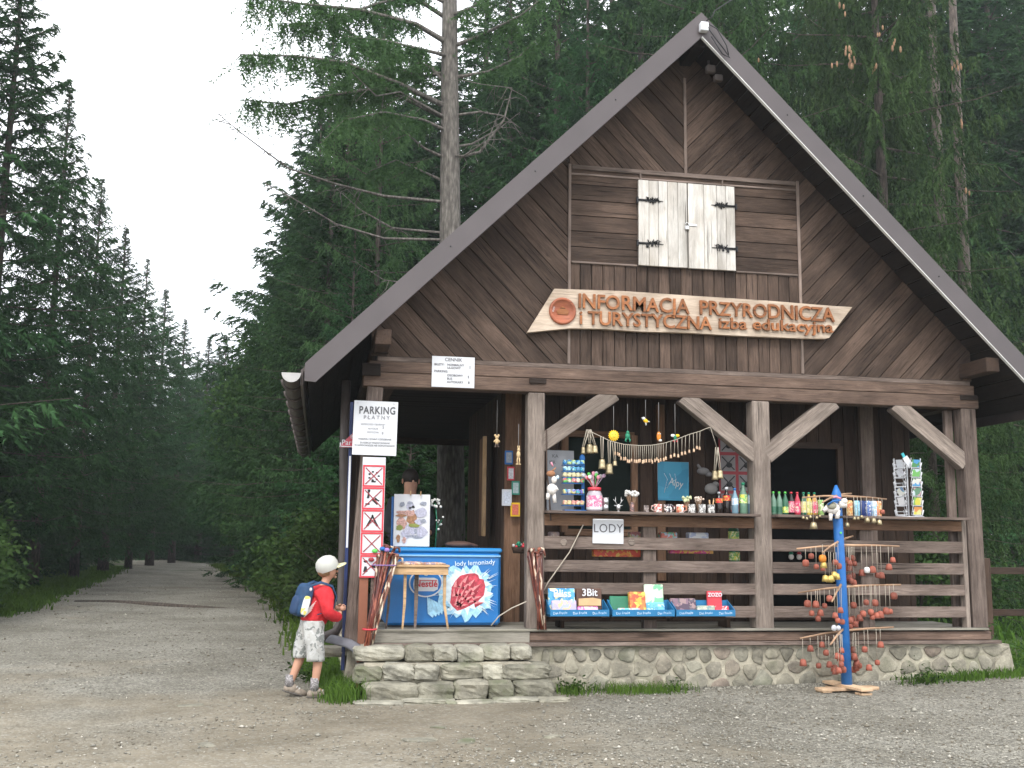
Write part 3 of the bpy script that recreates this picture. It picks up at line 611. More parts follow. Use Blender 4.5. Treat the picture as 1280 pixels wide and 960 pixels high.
# rear gable
rgm = MB(); rgm.prism([(-3.18, 2.95), (3.18, 2.95), (3.18, 3.5), (0, 6.6), (-3.18, 3.5)], 7.15, 7.25).build('rear_gable', M['inner'], hut)
RX0, RX1, RY = -1.70, 3.02, 1.0
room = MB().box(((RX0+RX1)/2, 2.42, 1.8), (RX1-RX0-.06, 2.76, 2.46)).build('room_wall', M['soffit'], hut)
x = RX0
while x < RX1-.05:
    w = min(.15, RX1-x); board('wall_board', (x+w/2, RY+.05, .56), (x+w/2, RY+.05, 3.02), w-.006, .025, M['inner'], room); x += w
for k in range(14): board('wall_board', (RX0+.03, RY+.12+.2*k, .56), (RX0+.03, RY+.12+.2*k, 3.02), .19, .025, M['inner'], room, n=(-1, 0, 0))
board('corner_post', (RX0+.09, RY+.02, .56), (RX0+.09, RY+.02, 3.02), .17, .05, M['orange'], room)
def frame_open(x0, x1, z0, z1, mat, fill, name='window'):
    o = MB().box(((x0+x1)/2, RY+.004, (z0+z1)/2), (x1-x0, .012, z1-z0)).build(name, fill, hut)
    for (a, b) in (((x0, z0), (x0, z1)), ((x1, z0), (x1, z1)), ((x0, z1), (x1, z1)), ((x0, z0), (x1, z0))): board('frame', (a[0], RY, a[1]), (b[0], RY, b[1]), .07, .05, mat, o)
    return o
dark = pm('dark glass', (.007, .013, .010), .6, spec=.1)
frame_open(-1.05, -.28, 1.5, 2.55, M['orange'], dark); frame_open(1.08, 2.12, .62, 2.5, M['inner'], pm('doorway darkness', (.004, .004, .004), .9, spec=.05), 'door')  # flat black fill puts the doorway's darkness into its colour
board('wall_post', (.02, RY, 1.0), (.02, RY, 2.9), .09, .05, M['orange'], room); board('wall_post', (2.45, RY, .6), (2.45, RY, 3.0), .16, .06, M['rail'], room)
board('shutter_leaf', (-1.80, 1.75, 1.45), (-1.80, 1.75, 2.55), .33, .03, M['orange'], room, n=(-1, 0, 0)); board('shutter_edge', (-1.83, 1.57, 1.45), (-1.83, 1.57, 2.55), .04, .05, M['yellow_wood'], room)
# white shutters over the gable window
sh = empty('shutter_pair', (0, 0, 0), parent=hut)
for (x0, x1, ws) in ((-.525, -.006, [.11, .10, .10, .11, .099]), (.006, .515, [.17, .14, .10, .099])):
    x = x0; tot = sum(ws)
    back = MB().box(((x0+x1)/2, .0, 4.63), (x1-x0-.01, .015, .89)).build('shutter', M['white_wood'], hut)
    for w in ws:
        w2 = w/tot*(x1-x0); board('board', (x+w2/2, -.008, 4.18), (x+w2/2, -.008, 5.08), w2-.0035, .03, M['white_wood'], back, jit=.0015, bev=.003); x += w2
    s_ = -1 if x0 < 0 else 1; xo = x0 if s_ < 0 else x1
    for z in (4.41, 4.865):
        m = MB(); i_ = -s_; y = -.044
        m.box((xo+i_*.05, y, z), (.13, .006, .022)); m.box((xo+s_*.012, y+.01, z), (.018, .03, .06)); m.tube([(xo, y, z), (xo+i_*.26, y, z)], [.010, .003], 6)
        rq = random.Random(int(z*10))
        for q in range(22):
            a = Vector((xo+i_*rq.uniform(.07, .22), y, z)); b = a+Vector((i_*rq.uniform(-.02, .04), rq.uniform(-.01, .0), rq.choice((-1, 1))*rq.uniform(.012, .04))); c = b+Vector((i_*rq.uniform(.0, .025), 0, rq.uniform(-.015, .015))); m.tube([a, b, c], [.006, .005, .002], 5)
        m.build('hinge', M['iron'], back)
bpy.data.objects.remove(sh)
pl = MB(); pl.box((-.015, -.055, 4.60), (.045, .02, .045), bev=.006); pl.tube([(-.03, -.055, 4.62), (-.03, -.055, 4.645), (-.015, -.055, 4.655), (0, -.055, 4.645), (0, -.055, 4.62)], .005, 6); pl.box((.05, -.045, 4.635), (.09, .006, .02)); 
tag(pl.build('padlock', [M['steel']], None), 'small grey padlock with hasp closing the white gable shutters', 'padlock')
# ================================================================== signs
# carved name board
sg_ = empty('name_board', (0, -.02, 3.42), 'long pale wooden board with raised orange letters above the porch', 'sign')
bt = [(659, 415.5), (690, 412.5), (712, 410.5), (750, 411), (800, 414.5), (860, 416), (900, 418.5), (940, 420.5), (1000, 423), (1030, 423.5), (1036, 422.5), (1065, 384), (1040, 382.5), (960, 376), (860, 369.5), (780, 364), (693, 361)]
poly = [W(u, v, -.06) for u, v in bt]; poly = [(p[0], p[1]-3.42) for p in poly]
m = MB().prism(poly, -.045, 0.015); bo = m.build('board', M['sign_wood'], sg_); recalc(bo.data)
cx, cz = W(703, 389, -.07); mm = MB(); rx = Matrix.Rotation(math.pi/2, 3, 'X'); rr_ = .136
mm.lathe([(rr_, 0), (rr_, .02), (rr_-.012, .03), (rr_-.026, .026), (rr_-.034, .012), (.001, .012)], n=28, rot=rx, cap=False)
em = mm.build('emblem', M['disc'], sg_, (cx, -.045, cz-3.42))
mm = MB(); mm.prism([(-.05, -.035), (.05, -.035), (.065, .0), (.03, .02), (.0, .05), (-.03, .022), (-.062, .0)], 0, -.008); e2 = mm.build('mountain_mark', M['letter'], em, (0, -.012, 0)); recalc(e2.data)
for (a, s_) in ((2.9, 'OOO'),): text(s_, .022, (-.094, -.031, .01), (math.pi/2, -math.pi/2+.25, 0), M['white'], em, 'mark')
# each letter of its own, spaced along the two lines
def letters(line, x0, x1, zb0, zb1, size, bold=.012):
    curves = []
    for i in range(len(line)+1):
        cu = bpy.data.curves.new('tmp', 'FONT'); cu.body = line[:i]+'.'; cu.size = size; o = bpy.data.objects.new('tmp', cu); COL.objects.link(o); curves.append(o)
    bpy.context.view_layer.update(); wd = [o.dimensions.x for o in curves]
    for o in curves: c_ = o.data; bpy.data.objects.remove(o); bpy.data.curves.remove(c_)
    tot = wd[-1]-wd[0]; k = (x1-x0)/tot
    for i, ch in enumerate(line):
        if ch == ' ': continue
        off = wd[i]-wd[0]; x = x0+off*k; t_ = off/tot; z = zb0*(1-t_)+zb1*t_; rj = _rj
        cu = bpy.data.curves.new('letter', 'FONT'); cu.body = ch; cu.size = size*rj.uniform(.97, 1.03); cu.extrude = .012; cu.offset = bold*.25; cu.resolution_u = 3
        o = bpy.data.objects.new('letter_c', cu); COL.objects.link(o); TQ.append((o, 'letter', (x, -.062, z), (math.pi/2, rj.uniform(-.02, .02), 0), M['letter'], sg_, k))
xa, za = W(720, 384.5, -.07); xb, zb = W(1042, 402.5, -.07); letters('INFORMACJA  PRZYRODNICZA', xa+.01, xb, za-3.42, zb-3.42, .205)
xa, za = W(722, 405, -.07); xb, zb = W(889, 412.5, -.07); letters('i TURYSTYCZNA', xa+.01, xb, za-3.42, zb-3.42, .19)
xa, za = W(897, 413, -.07); xb, zb = W(1041, 418.5, -.07); letters('izba edukacyjna', xa, xb, za-3.40, zb-3.40, .165, .009)
# price list on the beam
pl_ = empty('price_list', (-2.39, -.012, 3.01), 'small white price list sheet pinned to the beam near the left corner', 'notice')
MB().box((0, 0, 0), (.415, .008, .30)).build('sheet', M['white'], pl_)
for (s_, x, z, sz, al) in (('CENNIK', 0., .118, .046, 'CENTER'), ('BILETY:', -.185, .068, .030, 'LEFT'), ('NORMALNY', -.06, .068, .030, 'LEFT'), ('ULGOWY', -.06, .038, .030, 'LEFT'), ('PARKING:', -.185, .002, .030, 'LEFT'), ('OSOBOWY', -.06, -.035, .030, 'LEFT'), ('BUS', -.06, -.068, .030, 'LEFT'), ('AUTOKARY', -.06, -.10, .030, 'LEFT'), ('1', .15, .05, .05, 'LEFT'), ('5', .14, -.045, .034, 'LEFT'), ('8', .145, -.10, .034, 'LEFT')):
    text(s_, sz, (x, -.006, z), FRONT, M['ink'], pl_, align=al, bold=.0006)
# parking board on the left post
pk = empty('parking_board', (-3.125, -.075, 2.435), 'large white sheet reading PARKING fixed on the leftmost post', 'sign')
MB().box((0, 0, 0), (.412, .012, .512), bev=.002).build('sheet', M['white'], pk, rot=(0, R(.6), 0)); MB().box((0, .04, 0), (.05, .06, .4)).build('bracket', M['gutter'], pk)
text('PARKING', .098, (.015, -.010, .165), FRONT, M['ink'], pk, bold=.002, sx=.78, sp=1.1); text('PŁATNY', .05, (.01, -.010, .10), FRONT, M['ink_pale'], pk, sx=1.0, sp=1.5, bold=.001)
for k, (s_, z) in enumerate((('SAMOCHÓD OSOBOWY', .035), ('AUTOKAR', -.005), ('MOTOCYKL', -.04), ('PARKING CZYNNY CODZIENNIE', -.105), ('ZA RZECZY POZOSTAWIONE', -.14), ('W SAMOCHODZIE NIE ODPOWIADAMY', -.165))):
    text(s_, .023, (-.02 if k < 3 else 0, -.010, z), FRONT, M['ink'] if k > 2 else M['ink_pale'], pk, sx=.9)
text('5', .04, (.075, -.010, .01), FRONT, M['ink_pale'], pk); text('8', .035, (.07, -.010, -.045), FRONT, M['ink_pale'], pk)
for s_ in (-1, 1): MB().ball((s_*.17, -.008, .235), .006, 0, 6, 4).build('nail', M['steel'], pk)
# strip of five prohibition pictograms
pr_ = empty('prohibition_sign', (-3.125, -.085, 1.06), 'tall white strip of five red-framed prohibition pictograms below the parking board', 'sign')
MB().box((0, 0, .55), (.213, .012, 1.10), bev=.002).build('panel', M['white'], pr_)
MB().box((.0, .035, .3), (.08, .05, 2.0)).build('pole', pm('red brown pole', (.24, .09, .05), .6), pr_, (-.06, .0, -.6)); MB().box((.0, .03, -.3), (.03, .03, .75)).build('pole', M['rail'], pr_, (.02, .0, -.02))
for k in range(5):
    z = 1.06-.033-.102-.208*k; f_ = MB()
    for (c, d) in (((0, .094), (.204, .016)), ((0, -.094), (.204, .016)), ((-.094, 0), (.016, .172)), ((.094, 0), (.016, .172))): f_.box((c[0], -.009, c[1]), (d[0], .004, d[1]))
    fr = f_.build('frame', M['red'], pr_, (0, 0, z))
    for a in (45, -45): MB().box((0, -.0095 if a > 0 else -.0105, 0), (.215, .003, .009), rot=Matrix.Rotation(R(a), 3, 'Y')).build('cross_bar', M['darkred'], fr)
    g_ = MB()
    def P_(poly, y=-.0065, m=0):
        g_.prism(poly, y+.0005, y-.002, m)
    if k == 0:
        for q in range(7): a = q*.9; g_.ball((.045*math.cos(a), -.008, .04*math.sin(a)), (.012, .003, .009), 0, 7, 4)
        P_([(-.02, -.06), (.02, -.06), (.022, -.045), (-.022, -.045)])
    elif k == 1:
        P_([(-.06, .0), (-.045, .06), (-.035, .06), (-.035, .0)]); g_.ball((-.04, -.008, .07), (.014, .003, .014), 0, 8, 5); P_([(0, .0), (.05, -.05), (.035, -.06), (-.01, -.02)]); P_([(-.07, -.06), (-.03, -.06), (-.03, -.045), (-.07, -.045)]); P_([(.02, .01), (.06, -.02), (.055, -.03), (.01, -.01)])
    elif k == 2: P_([(-.06, -.05), (-.035, -.05), (.01, .05), (0., .06)]); P_([(.06, -.05), (.035, -.05), (-.01, .05), (0., .06)])
    elif k == 4: g_.ball((-.05, -.008, .045), (.02, .003, .012), 0, 8, 5); P_([(-.07, -.05), (-.03, -.05), (-.04, .0), (-.06, .0)]); g_.ball((.03, -.008, 0), (.03, .003, .015), 0, 8, 5)
    if k != 3: p_ = g_.build('pictogram', M['black'], fr); recalc(p_.data)
# blue and white post with the red arrow board, mostly hidden by the parking board
ap = empty('arrow_post', (-3.345, .12, 0), 'blue post with white edge and red arrow board half hidden behind parking board', 'sign')
MB().box((0, 0, 1.45), (.032, .04, 2.5), bev=.004).build('post', pm('deep blue post', (.015, .03, .12), .4), ap); MB().box((.0, -.024, 1.75), (.018, .006, .86)).build('reflective_strip', M['white'], ap)
arp = [(-.10, 0), (.02, .12), (.35, .12), (.35, -.02), (-.10, -.02)]
a_ = MB().prism([(p[0], p[1]+2.28) for p in arp], -.03, -.045).build('arrow_panel', M['arrow_red'], ap); recalc(a_.data)
text('Par', .07, (-.085, -.047, 2.305), FRONT, M['white'], ap, align='LEFT'); text('B', .05, (-.005, -.047, 2.362), FRONT, M['white'], ap, align='LEFT')
MB().box((.12, -.046, 2.268), (.45, .003, .010)).build('border', M['white'], ap); MB().box((-.095, -.046, 2.285), (.012, .003, .04)).build('border', M['white'], ap)
# LODY sheet
ly = empty('ice_cream_notice', (-.84, .0, 1.505), 'white sheet reading LODY taped to the upper rails', 'notice', rz=0)
MB().box((0, 0, 0), (.31, .004, .235)).build('sheet', M['white'], ly, rot=(0, R(.8), 0)); text('LODY', .118, (.0, -.0035, .025), FRONT, M['ink'], ly, sx=.92, sp=1.06)
MB().box((0, -.003, .113), (.30, .004, .012)).build('tape', M['steel'], ly)
# lamp box on the ridge with its loose cable
lb = empty('junction_box', (0, -.55, 6.56), 'small white electrical box with loose dark cables under the roof peak', 'electrical box')
MB().box((.01, 0, -.02), (.085, .07, .095), bev=.008).build('box', M['white'], lb)
cb = MB(); cb.tube([(.03, -.02, .04), (.09, -.03, .09), (.12, -.02, .16), (.3, 0, .30), (1.4, .6, 1.0)], .006, 5); cb.tube([(.04, -.03, -.03), (.12, -.02, -.13), (.22, -.02, -.25), (.27, -.02, -.33), (.20, -.01, -.29), (.08, -.02, -.12)], .007, 5); cb.tube([(.06, 0, .02), (.14, -.02, -.03), (.24, -.02, -.20), (.26, -.02, -.30)], .006, 5); cb.build('cable', M['black'], lb)
fl_ = empty('floodlight', (.17, -.30, 6.22), 'small grey floodlight tucked under the roof peak', 'lamp')
MB().box((0, 0, 0), (.10, .07, .08), bev=.01).box((.08, 0, -.09), (.09, .07, .07), bev=.01).build('housing', M['gutter'], fl_); MB().tube([(0, .03, .03), (0, .05, .12)], .012, 6).build('bracket', M['gutter'], fl_)

# ================================================================== freezer and what stands round it
fz = empty('chest_freezer', (-2.40, .30, FL), 'blue chest freezer with pink ice cream picture standing in the open bay', 'freezer')
FW, FH = 1.12, .70
MB().box((0, .29, FH/2+.03), (FW, .56, FH), bev=.025).build('body', M['freezer'], fz); MB().box((0, .29, FH+.045), (FW+.02, .58, .045), bev=.015).build('lid', M['freezer_lid'], fz)
MB().box((0, -.002, FH-.01), (FW-.01, .012, .016), bev=.004).build('trim', pm('pale blue trim', (.25, .5, .75), .3), fz)
MB().box((0, .3, .015), (FW-.08, .5, .03)).build('plinth', M['black'], fz)
def disc(rx_, rz_, c, y, n=30, wob=0, seed=0, m=0, th=.002):
    r = random.Random(seed); return [(c[0]+rx_*math.cos(2*math.pi*i/n)*(1+r.uniform(-wob, wob)), c[1]+rz_*math.sin(2*math.pi*i/n)*(1+r.uniform(-wob, wob))) for i in range(n)]
def flat(poly, y, mat, parent, name, th=.0015):
    o = MB().prism(poly, y, y-th).build(name, mat, parent); recalc(o.data); return o
sc = (.232, .365); SK = 1.2
spl = pm('pale splash print', (.35, .62, .82), .4, var=.25, scale=25.); splw = pm('white splash print', (.70, .82, .88), .4, var=.15, scale=30.)
flat(disc(.27, .25, (sc[0]-.02, sc[1]-.02), 0, 44, .16, 3), .0, spl, fz, 'splash'); flat(disc(.23, .20, (sc[0]-.02, sc[1]-.01), 0, 60, .2, 4), -.002, splw, fz, 'splash')
rq = random.Random(21); spk = MB()
for k in range(60):
    a = rq.uniform(-1.2, 1.6)+(math.pi if k % 6 == 0 else 0); r0 = rq.uniform(.19, .25); r1 = r0+rq.uniform(.03, .13); c, s_ = math.cos(a), math.sin(a); w = rq.uniform(.002, .005)
    p = [(sc[0]+c*r0*1.1-s_*w, sc[1]-.01+s_*r0*.8+c*w), (sc[0]+c*r1*1.15, sc[1]-.01+s_*r1*.8), (sc[0]+c*r0*1.1+s_*w, sc[1]-.01+s_*r0*.8-c*w)]; 
    if all(abs(q[0]) < FW/2-.02 and .06 < q[1] < FH-.04 for q in p): spk.prism(p, -.001, -.0025)
so = spk.build('splash_drops', splw, fz); so['kind'] = 'stuff'; recalc(so.data)
for k in range(7):
    a = -.9+k*.30; flat([(-.30+.17+.25*math.cos(a)*0+k*.033-.02, .14+.012*k), (-.10+k*.03, .10+.01*k), (-.06+k*.02, .20), (-.16+k*.02, .30-.01*k)], -.0008-.0002*k, spl, fz, 'splash')
# scoop: ridged petals of raspberry ice cream on a wafer, printed flat
outl = [(-.135, -.06), (-.13, .02), (-.10, .075), (-.06, .115), (0, .13), (.055, .135), (.085, .12), (.095, .09), (.13, .085), (.145, .03), (.135, -.04), (.09, -.085), (.03, -.12), (-.03, -.15), (-.08, -.165), (-.12, -.13), (-.14, -.10)]
flat([(sc[0]+p[0]*SK, sc[1]+p[1]*SK) for p in outl], -.004, M['pinkscoop'], fz, 'ice_cream')
pet = MB(); pl2 = MB(); F0 = (sc[0]-.108, sc[1]-.168); rq = random.Random(8)
for row, (rad, nn) in enumerate(((.12, 4), (.20, 6), (.27, 7), (.33, 7))):
    for k in range(nn):
        a = .12+(k+.5*(row % 2)+.3)/nn*1.62; L = rq.uniform(.075, .11); w = .026+.004*row; c, s_ = math.cos(a), math.sin(a)
        tip = (F0[0]+c*rad*1.02, F0[1]+s_*rad); ba = (F0[0]+c*(rad-L), F0[1]+s_*(rad-L))
        if abs(tip[0]-sc[0]) > .165 or tip[1]-sc[1] > .155: continue
        l_ = (ba[0]-s_*w, ba[1]+c*w); r_2 = (ba[0]+s_*w, ba[1]-c*w)
        pet.prism([l_, tip, ba], -.0055-.0003*row, -.007-.0003*row); pl2.prism([ba, tip, r_2], -.0055-.0003*row, -.007-.0003*row)
pl1 = pm('pale raspberry', (.72, .26, .27), .5, var=.3, scale=40.); p1 = pet.build('ice_cream_ridge', pl1, fz); p2 = pl2.build('ice_cream_ridge', pm('deep raspberry', (.33, .03, .05), .5), fz); recalc(p1.data); recalc(p2.data); p1['kind'] = 'stuff'; p2['kind'] = 'stuff'
# logo
lc = (-.175, .43)
flat(disc(.165, .135, lc, 0, 36), .0-.001, M['white'], fz, 'logo_ring'); flat(disc(.150, .122, lc, 0, 36), -.003, pm('logo blue', (.02, .17, .50), .35), fz, 'logo_field'); flat([(lc[0]+p[0], lc[1]+p[1]-.01) for p in [(-.115, -.05), (-.08, -.068), (.08, -.068), (.115, -.05), (.122, 0), (.115, .045), (.08, .06), (-.08, .06), (-.115, .045), (-.122, 0)]], -.005, M['white'], fz, 'logo_plate')
text('Nestlé', .085, (lc[0], -.0085, lc[1]-.01), FRONT, M['red'], fz, bold=.002); MB().box((lc[0]+.02, -.0085, lc[1]+.024), (.17, .002, .006)).build('logo_bar', M['red'], fz); MB().ball((lc[0], -.007, lc[1]+.082), (.022, .002, .015), 0, 8, 5).build('logo_nest', splw, fz)
text('lody lemoniady', .065, (.30, -.003, .625), (math.pi/2, -.06, 0), splw, fz, sx=1.0, ext=.0004)
# table
tb = empty('small_table', (-2.60, -.0, FL), 'small light brown wooden table with thin legs in front of the freezer', 'table')
MB().box((-.07, .06, .60), (.56, .24, .022), bev=.004).build('tabletop', M['yellow_wood'], tb); MB().box((-.07, -.03, .555), (.54, .022, .075), bev=.003).build('apron', M['yellow_wood'], tb)
for (x, y, xx, ww) in ((-.20, .0, -.215, .020), (.172, .0, .212, .020), (-.08, .14, -.085, .026), (-.34, .10, -.36, .018)):
    MB().tube([(x, y, .53), (x, y, .25), (xx, y-.01, .012)], [ww, ww*.9, ww*.6], 4, smooth=False).build('leg', M['yellow_wood'] if y < .1 else M['rail'], tb)
ck = MB(); ck.ball((-.16, .04, .62), (.17, .09, .022), 0, 12, 5); ck.ball((.06, .05, .618), (.13, .07, .018), 0, 12, 5); rs_ = spots('small printed goods', [(.6, .3, .2), (.5, .4, .3), (.25, .2, .3), (.7, .55, .45), (.4, .2, .12)], 40.)
tag(ck.build('trinket_tray', rs_, None, (-2.6, 0, FL)), 'low pile of small brown trinkets lying on the wooden table', 'trinkets')
# picture print on the freezer
pc = empty('dog_picture', (-2.715, .42, 1.335), 'white picture of puppies and brown animals propped on the left of the freezer', 'picture')
MB().box((0, 0, .255), (.355, .014, .51), bev=.002).build('canvas', M['white'], pc, rot=(R(-3), 0, 0)); MB().box((-.02, .03, .245), (.36, .02, .48)).build('backing', M['blue'], pc, rot=(R(-3), 0, 0))
mm = MB(); r = random.Random(3)
inks = [pm('grey wash', (.26, .28, .34), .6, var=.4, scale=60), pm('brown wash', (.33, .17, .09), .6, var=.4, scale=60), pm('rose wash', (.50, .30, .26), .6, var=.4, scale=60), M['black'], pm('olive wash', (.22, .25, .06), .6), pm('lilac wash', (.42, .42, .52), .6, var=.3, scale=60)]
Lp = [(-.02, .40, .035, .045, 5), (-.02, .42, .03, .012, 0), (.01, .385, .016, .014, 3), (-.05, .33, .10, .02, 2), (0, .28, .055, .07, 1), (-.02, .32, .05, .03, 2), (-.10, .22, .05, .06, 2), (-.12, .18, .035, .03, 4), (.0, .17, .08, .05, 5), (.04, .15, .02, .025, 0), (-.06, .12, .04, .04, 5), (.0, .1, .06, .012, 0), (.06, .09, .05, .012, 0), (-.13, .08, .02, .04, 1), (-.07, .06, .02, .03, 2), (.10, .14, .05, .05, 5), (.09, .33, .06, .05, 5), (.11, .42, .03, .02, 0), (.07, .24, .04, .03, 5), (-.10, .41, .025, .025, 0), (-.02, .375, .012, .01, 3), (.11, .25, .03, .02, 0), (.02, .205, .05, .02, 4), (-.11, .30, .05, .015, 1)]
for i, (x, z, a, b, k) in enumerate(Lp):
    po = disc(a, b, (x, z), 0, 14, .22, i); mm.prism(po, -.0080-.0004*i, -.0088-.0004*i, k)
po = mm.build('painted_animals', inks, pc, rot=(R(-3), 0, 0)); recalc(po.data)
for x in (-.02, .08): MB().box((x, -.005, .52), (.012, .02, .045), bev=.002).build('peg', M['yellow_wood'], pc)
# sprig leaves right of the picture
sp_ = empty('flower_sprig', (-2.47, .5, 1.30), 'thin cream blossom sprig standing right of the puppy picture on the freezer', 'plant')
s1 = MB(); s1.tube([(0, 0, 0), (.01, 0, .3), (-.01, 0, .46)], .004, 5); s1.tube([(.005, 0, .2), (.06, 0, .3)], .003, 5); s1.build('stem', M['green'], sp_); s2_ = MB(); r = random.Random(6)
for k in range(16): s2_.ball((r.uniform(-.05, .05), r.uniform(-.03, .03), .46+r.uniform(-.05, .05)), r.uniform(.008, .018), 0, 6, 4)
for k in range(8): s2_.ball((.04+r.uniform(-.04, .03), r.uniform(-.03, .03), .25+r.uniform(-.06, .08)), r.uniform(.006, .012), 0, 6, 4)
s2_.build('blossom', M['offwhite'], sp_)
# bag left on the freezer
tag(MB().ball((0, 0, .035), (.14, .09, .035), 0, 14, 7).tube([(.05, 0, .05), (.14, 0, .03), (.19, .01, .02)], [.02, .018, .012], 7).build('dark_glove', pm('brown leather', (.09, .05, .04), .7, bump=.3, scale=30), None, (-2.24, .45, 1.325)), 'dark brown leather cap lying on the freezer before the tree trunk', 'cap')
# walking sticks
def sticks(name, base, top, n, spread, label, mats, seed, h):
    r = random.Random(seed); e = empty(name, base, label, 'walking sticks'); b = Vector(base); t = Vector(top)-b
    for k in range(n):
        a = Vector((r.uniform(-1, 1)*spread*.45, r.uniform(-1, 1)*spread*.5, 0)); c = t+Vector((r.uniform(-1, 1)*spread, r.uniform(-1, 1)*spread*.5, r.uniform(-.06, .06))); mdl = (a+c)/2+Vector((r.uniform(-.01, .01), 0, 0)); m = MB()
        m.tube([a, a*.6+c*.4, mdl*.4+c*.6, c], [.010, .012, .013, .014], 6); d = (c-a).normalized()
        hk = r.random()
        if hk < .5: m.tube([c, c+d*.03+Vector((.02, 0, 0)), c+d*.02+Vector((.05, 0, .0)), c+Vector((.06, 0, -.02))], [.014, .013, .012, .010], 6)
        else: m.ball(c+d*.015, .021, 0, 7, 5)
        m.build('stick', mats[k % len(mats)], e)
    return e
def stickm(name, a, b):
    t = NT(name); v, rnd = t.seeded((1, 1, 1)); sw = t.n('TexWave', Vector=v, Scale=6., Distortion=9., Detail=3.).outputs['Fac']; t.l(t.ramp(sw, [(.55, a), (.8, b)]), t.b.inputs['Base Color']); t.b.inputs['Roughness'].default_value = .35; return t.m
sms = [stickm('varnished stick', (.13, .025, .015), (.30, .09, .05)), stickm('carved stick', (.15, .05, .03), (.62, .50, .38)), stickm('dark stick', (.07, .02, .015), (.2, .07, .05)), stickm('carved pale stick', (.2, .08, .05), (.66, .55, .42))]
s_ = sticks('walking_stick_bundle', (-3.145, -.21, .435), (-2.985, -.05, 1.265), 15, .10, 'thick bundle of carved reddish walking sticks leaning on the leftmost post', sms, 4, .9)
tr = MB(); tr.tube([(.02+.062*math.cos(a), .02+.06*math.sin(a), .16) for a in np.linspace(0, 6.28, 14)], .008, 5); tr.build('red_band', M['red'], s_); tr = MB(); tr.tube([(.14+.115*math.cos(a), .13+.07*math.sin(a), .73) for a in np.linspace(0, 6.28, 14)], .006, 5); tr.build('string', pm('violet string', (.25, .15, .35), .6), s_)
for (x, z, mt) in ((.05, .86, M['lime']), (.12, .88, M['blue']), (.16, .87, pm('violet tassel', (.35, .2, .5), .7)), (.02, .78, M['darkred'])): MB().ball((x, -.0+.1, z), (.028, .02, .02), 0, 8, 5).build('tassel', mt, s_)
sticks('walking_stick_bundle', (-1.51, -.06, .58), (-1.56, -.03, 1.30), 13, .085, 'bundle of dark red walking sticks before the second post from the left', [sms[0], sms[2], sms[1], sms[2]], 9, .75)
# steel ruler-like pole and the grey drain spout at the corner
tag(MB().tube([(-.08, .1, .06), (-.02, 0, .055), (.10, -.08, .03), (.16, -.16, -.0), (.18, -.2, -.02)], .05, 8, flat=.35).build('drain_spout', pm('grey plastic', (.16, .16, .18), .5), None, (-3.40, -.02, .43)), 'grey bent drain spout lying at the hut left corner', 'drain spout')

# ================================================================== things on the counter
CT = 1.695
def at(u, v, y):
    return W(u, v, y)
def bottle(name, u, h, r_, col, cap_, lab, label, liquid=None, y=.10, lz=(.35, .62), text_=None, group=None):
    x, _ = W(u, 640, y); e = empty(name, (x, y, CT), label, 'bottle', group)
    k = h; MB().lathe([(r_*.9, 0), (r_, .02), (r_, k*.55), (r_*.93, k*.64), (r_*.5, k*.80), (r_*.36, k*.86), (r_*.36, k*.93)], n=16).build('bottle_body', col, e)
    MB().lathe([(r_*.42, k*.92), (r_*.42, k), (r_*.3, k+.002)], n=12).build('cap', cap_, e); MB().lathe([(r_*1.015, k*lz[0]), (r_*1.015, k*lz[1])], n=16, cap=False).build('label_band', lab, e); return e
cola = pm('cola', (.012, .006, .005), .12, spec=.6); clear = pm('pale blue plastic', (.16, .27, .34), .12, spec=.7); grn = pm('green plastic', (.03, .13, .07), .15, spec=.6); cgreen = pm('pale green plastic', (.13, .24, .17), .12, spec=.7)
lred = spots('red label', [(.65, .03, .04), (.65, .03, .04), (.8, .6, .1), (.7, .05, .05)], 60.); lgreen = spots('green yellow label', [(.25, .5, .1), (.8, .8, .5), (.8, .7, .1), (.2, .5, .2)], 50.); lwhite = spots('white blue label', [(.55, .68, .78), (.75, .8, .85), (.3, .5, .7)], 45.); lpink = spots('pink label', [(.7, .1, .2), (.8, .35, .4), (.8, .6, .5), (.55, .05, .12)], 45.); lyel = spots('yellow label', [(.7, .6, .2), (.75, .7, .45), (.5, .55, .2)], 45.)
bottle('cola_bottle', 899, .22, .036, cola, M['white'], lred, 'small dark cola bottle with white cap, left of the taller cola bottle', lz=(.50, .70)); bottle('cola_bottle', 908.5, .27, .040, cola, M['white'], lred, 'taller dark cola bottle with white cap and red label', lz=(.50, .70), y=.16)
bottle('water_bottle', 919, .26, .034, clear, M['blue'], lwhite, 'slim blue water bottle with blue cap beside the cola'); bottle('water_bottle', 929.5, .32, .043, cgreen, M['green'], lgreen, 'tall water bottle with green cap and round yellow green label', y=.12); bottle('water_bottle', 940, .31, .044, clear, M['blue'], lwhite, 'tall clear water bottle with blue cap nearest the third post', y=.14)
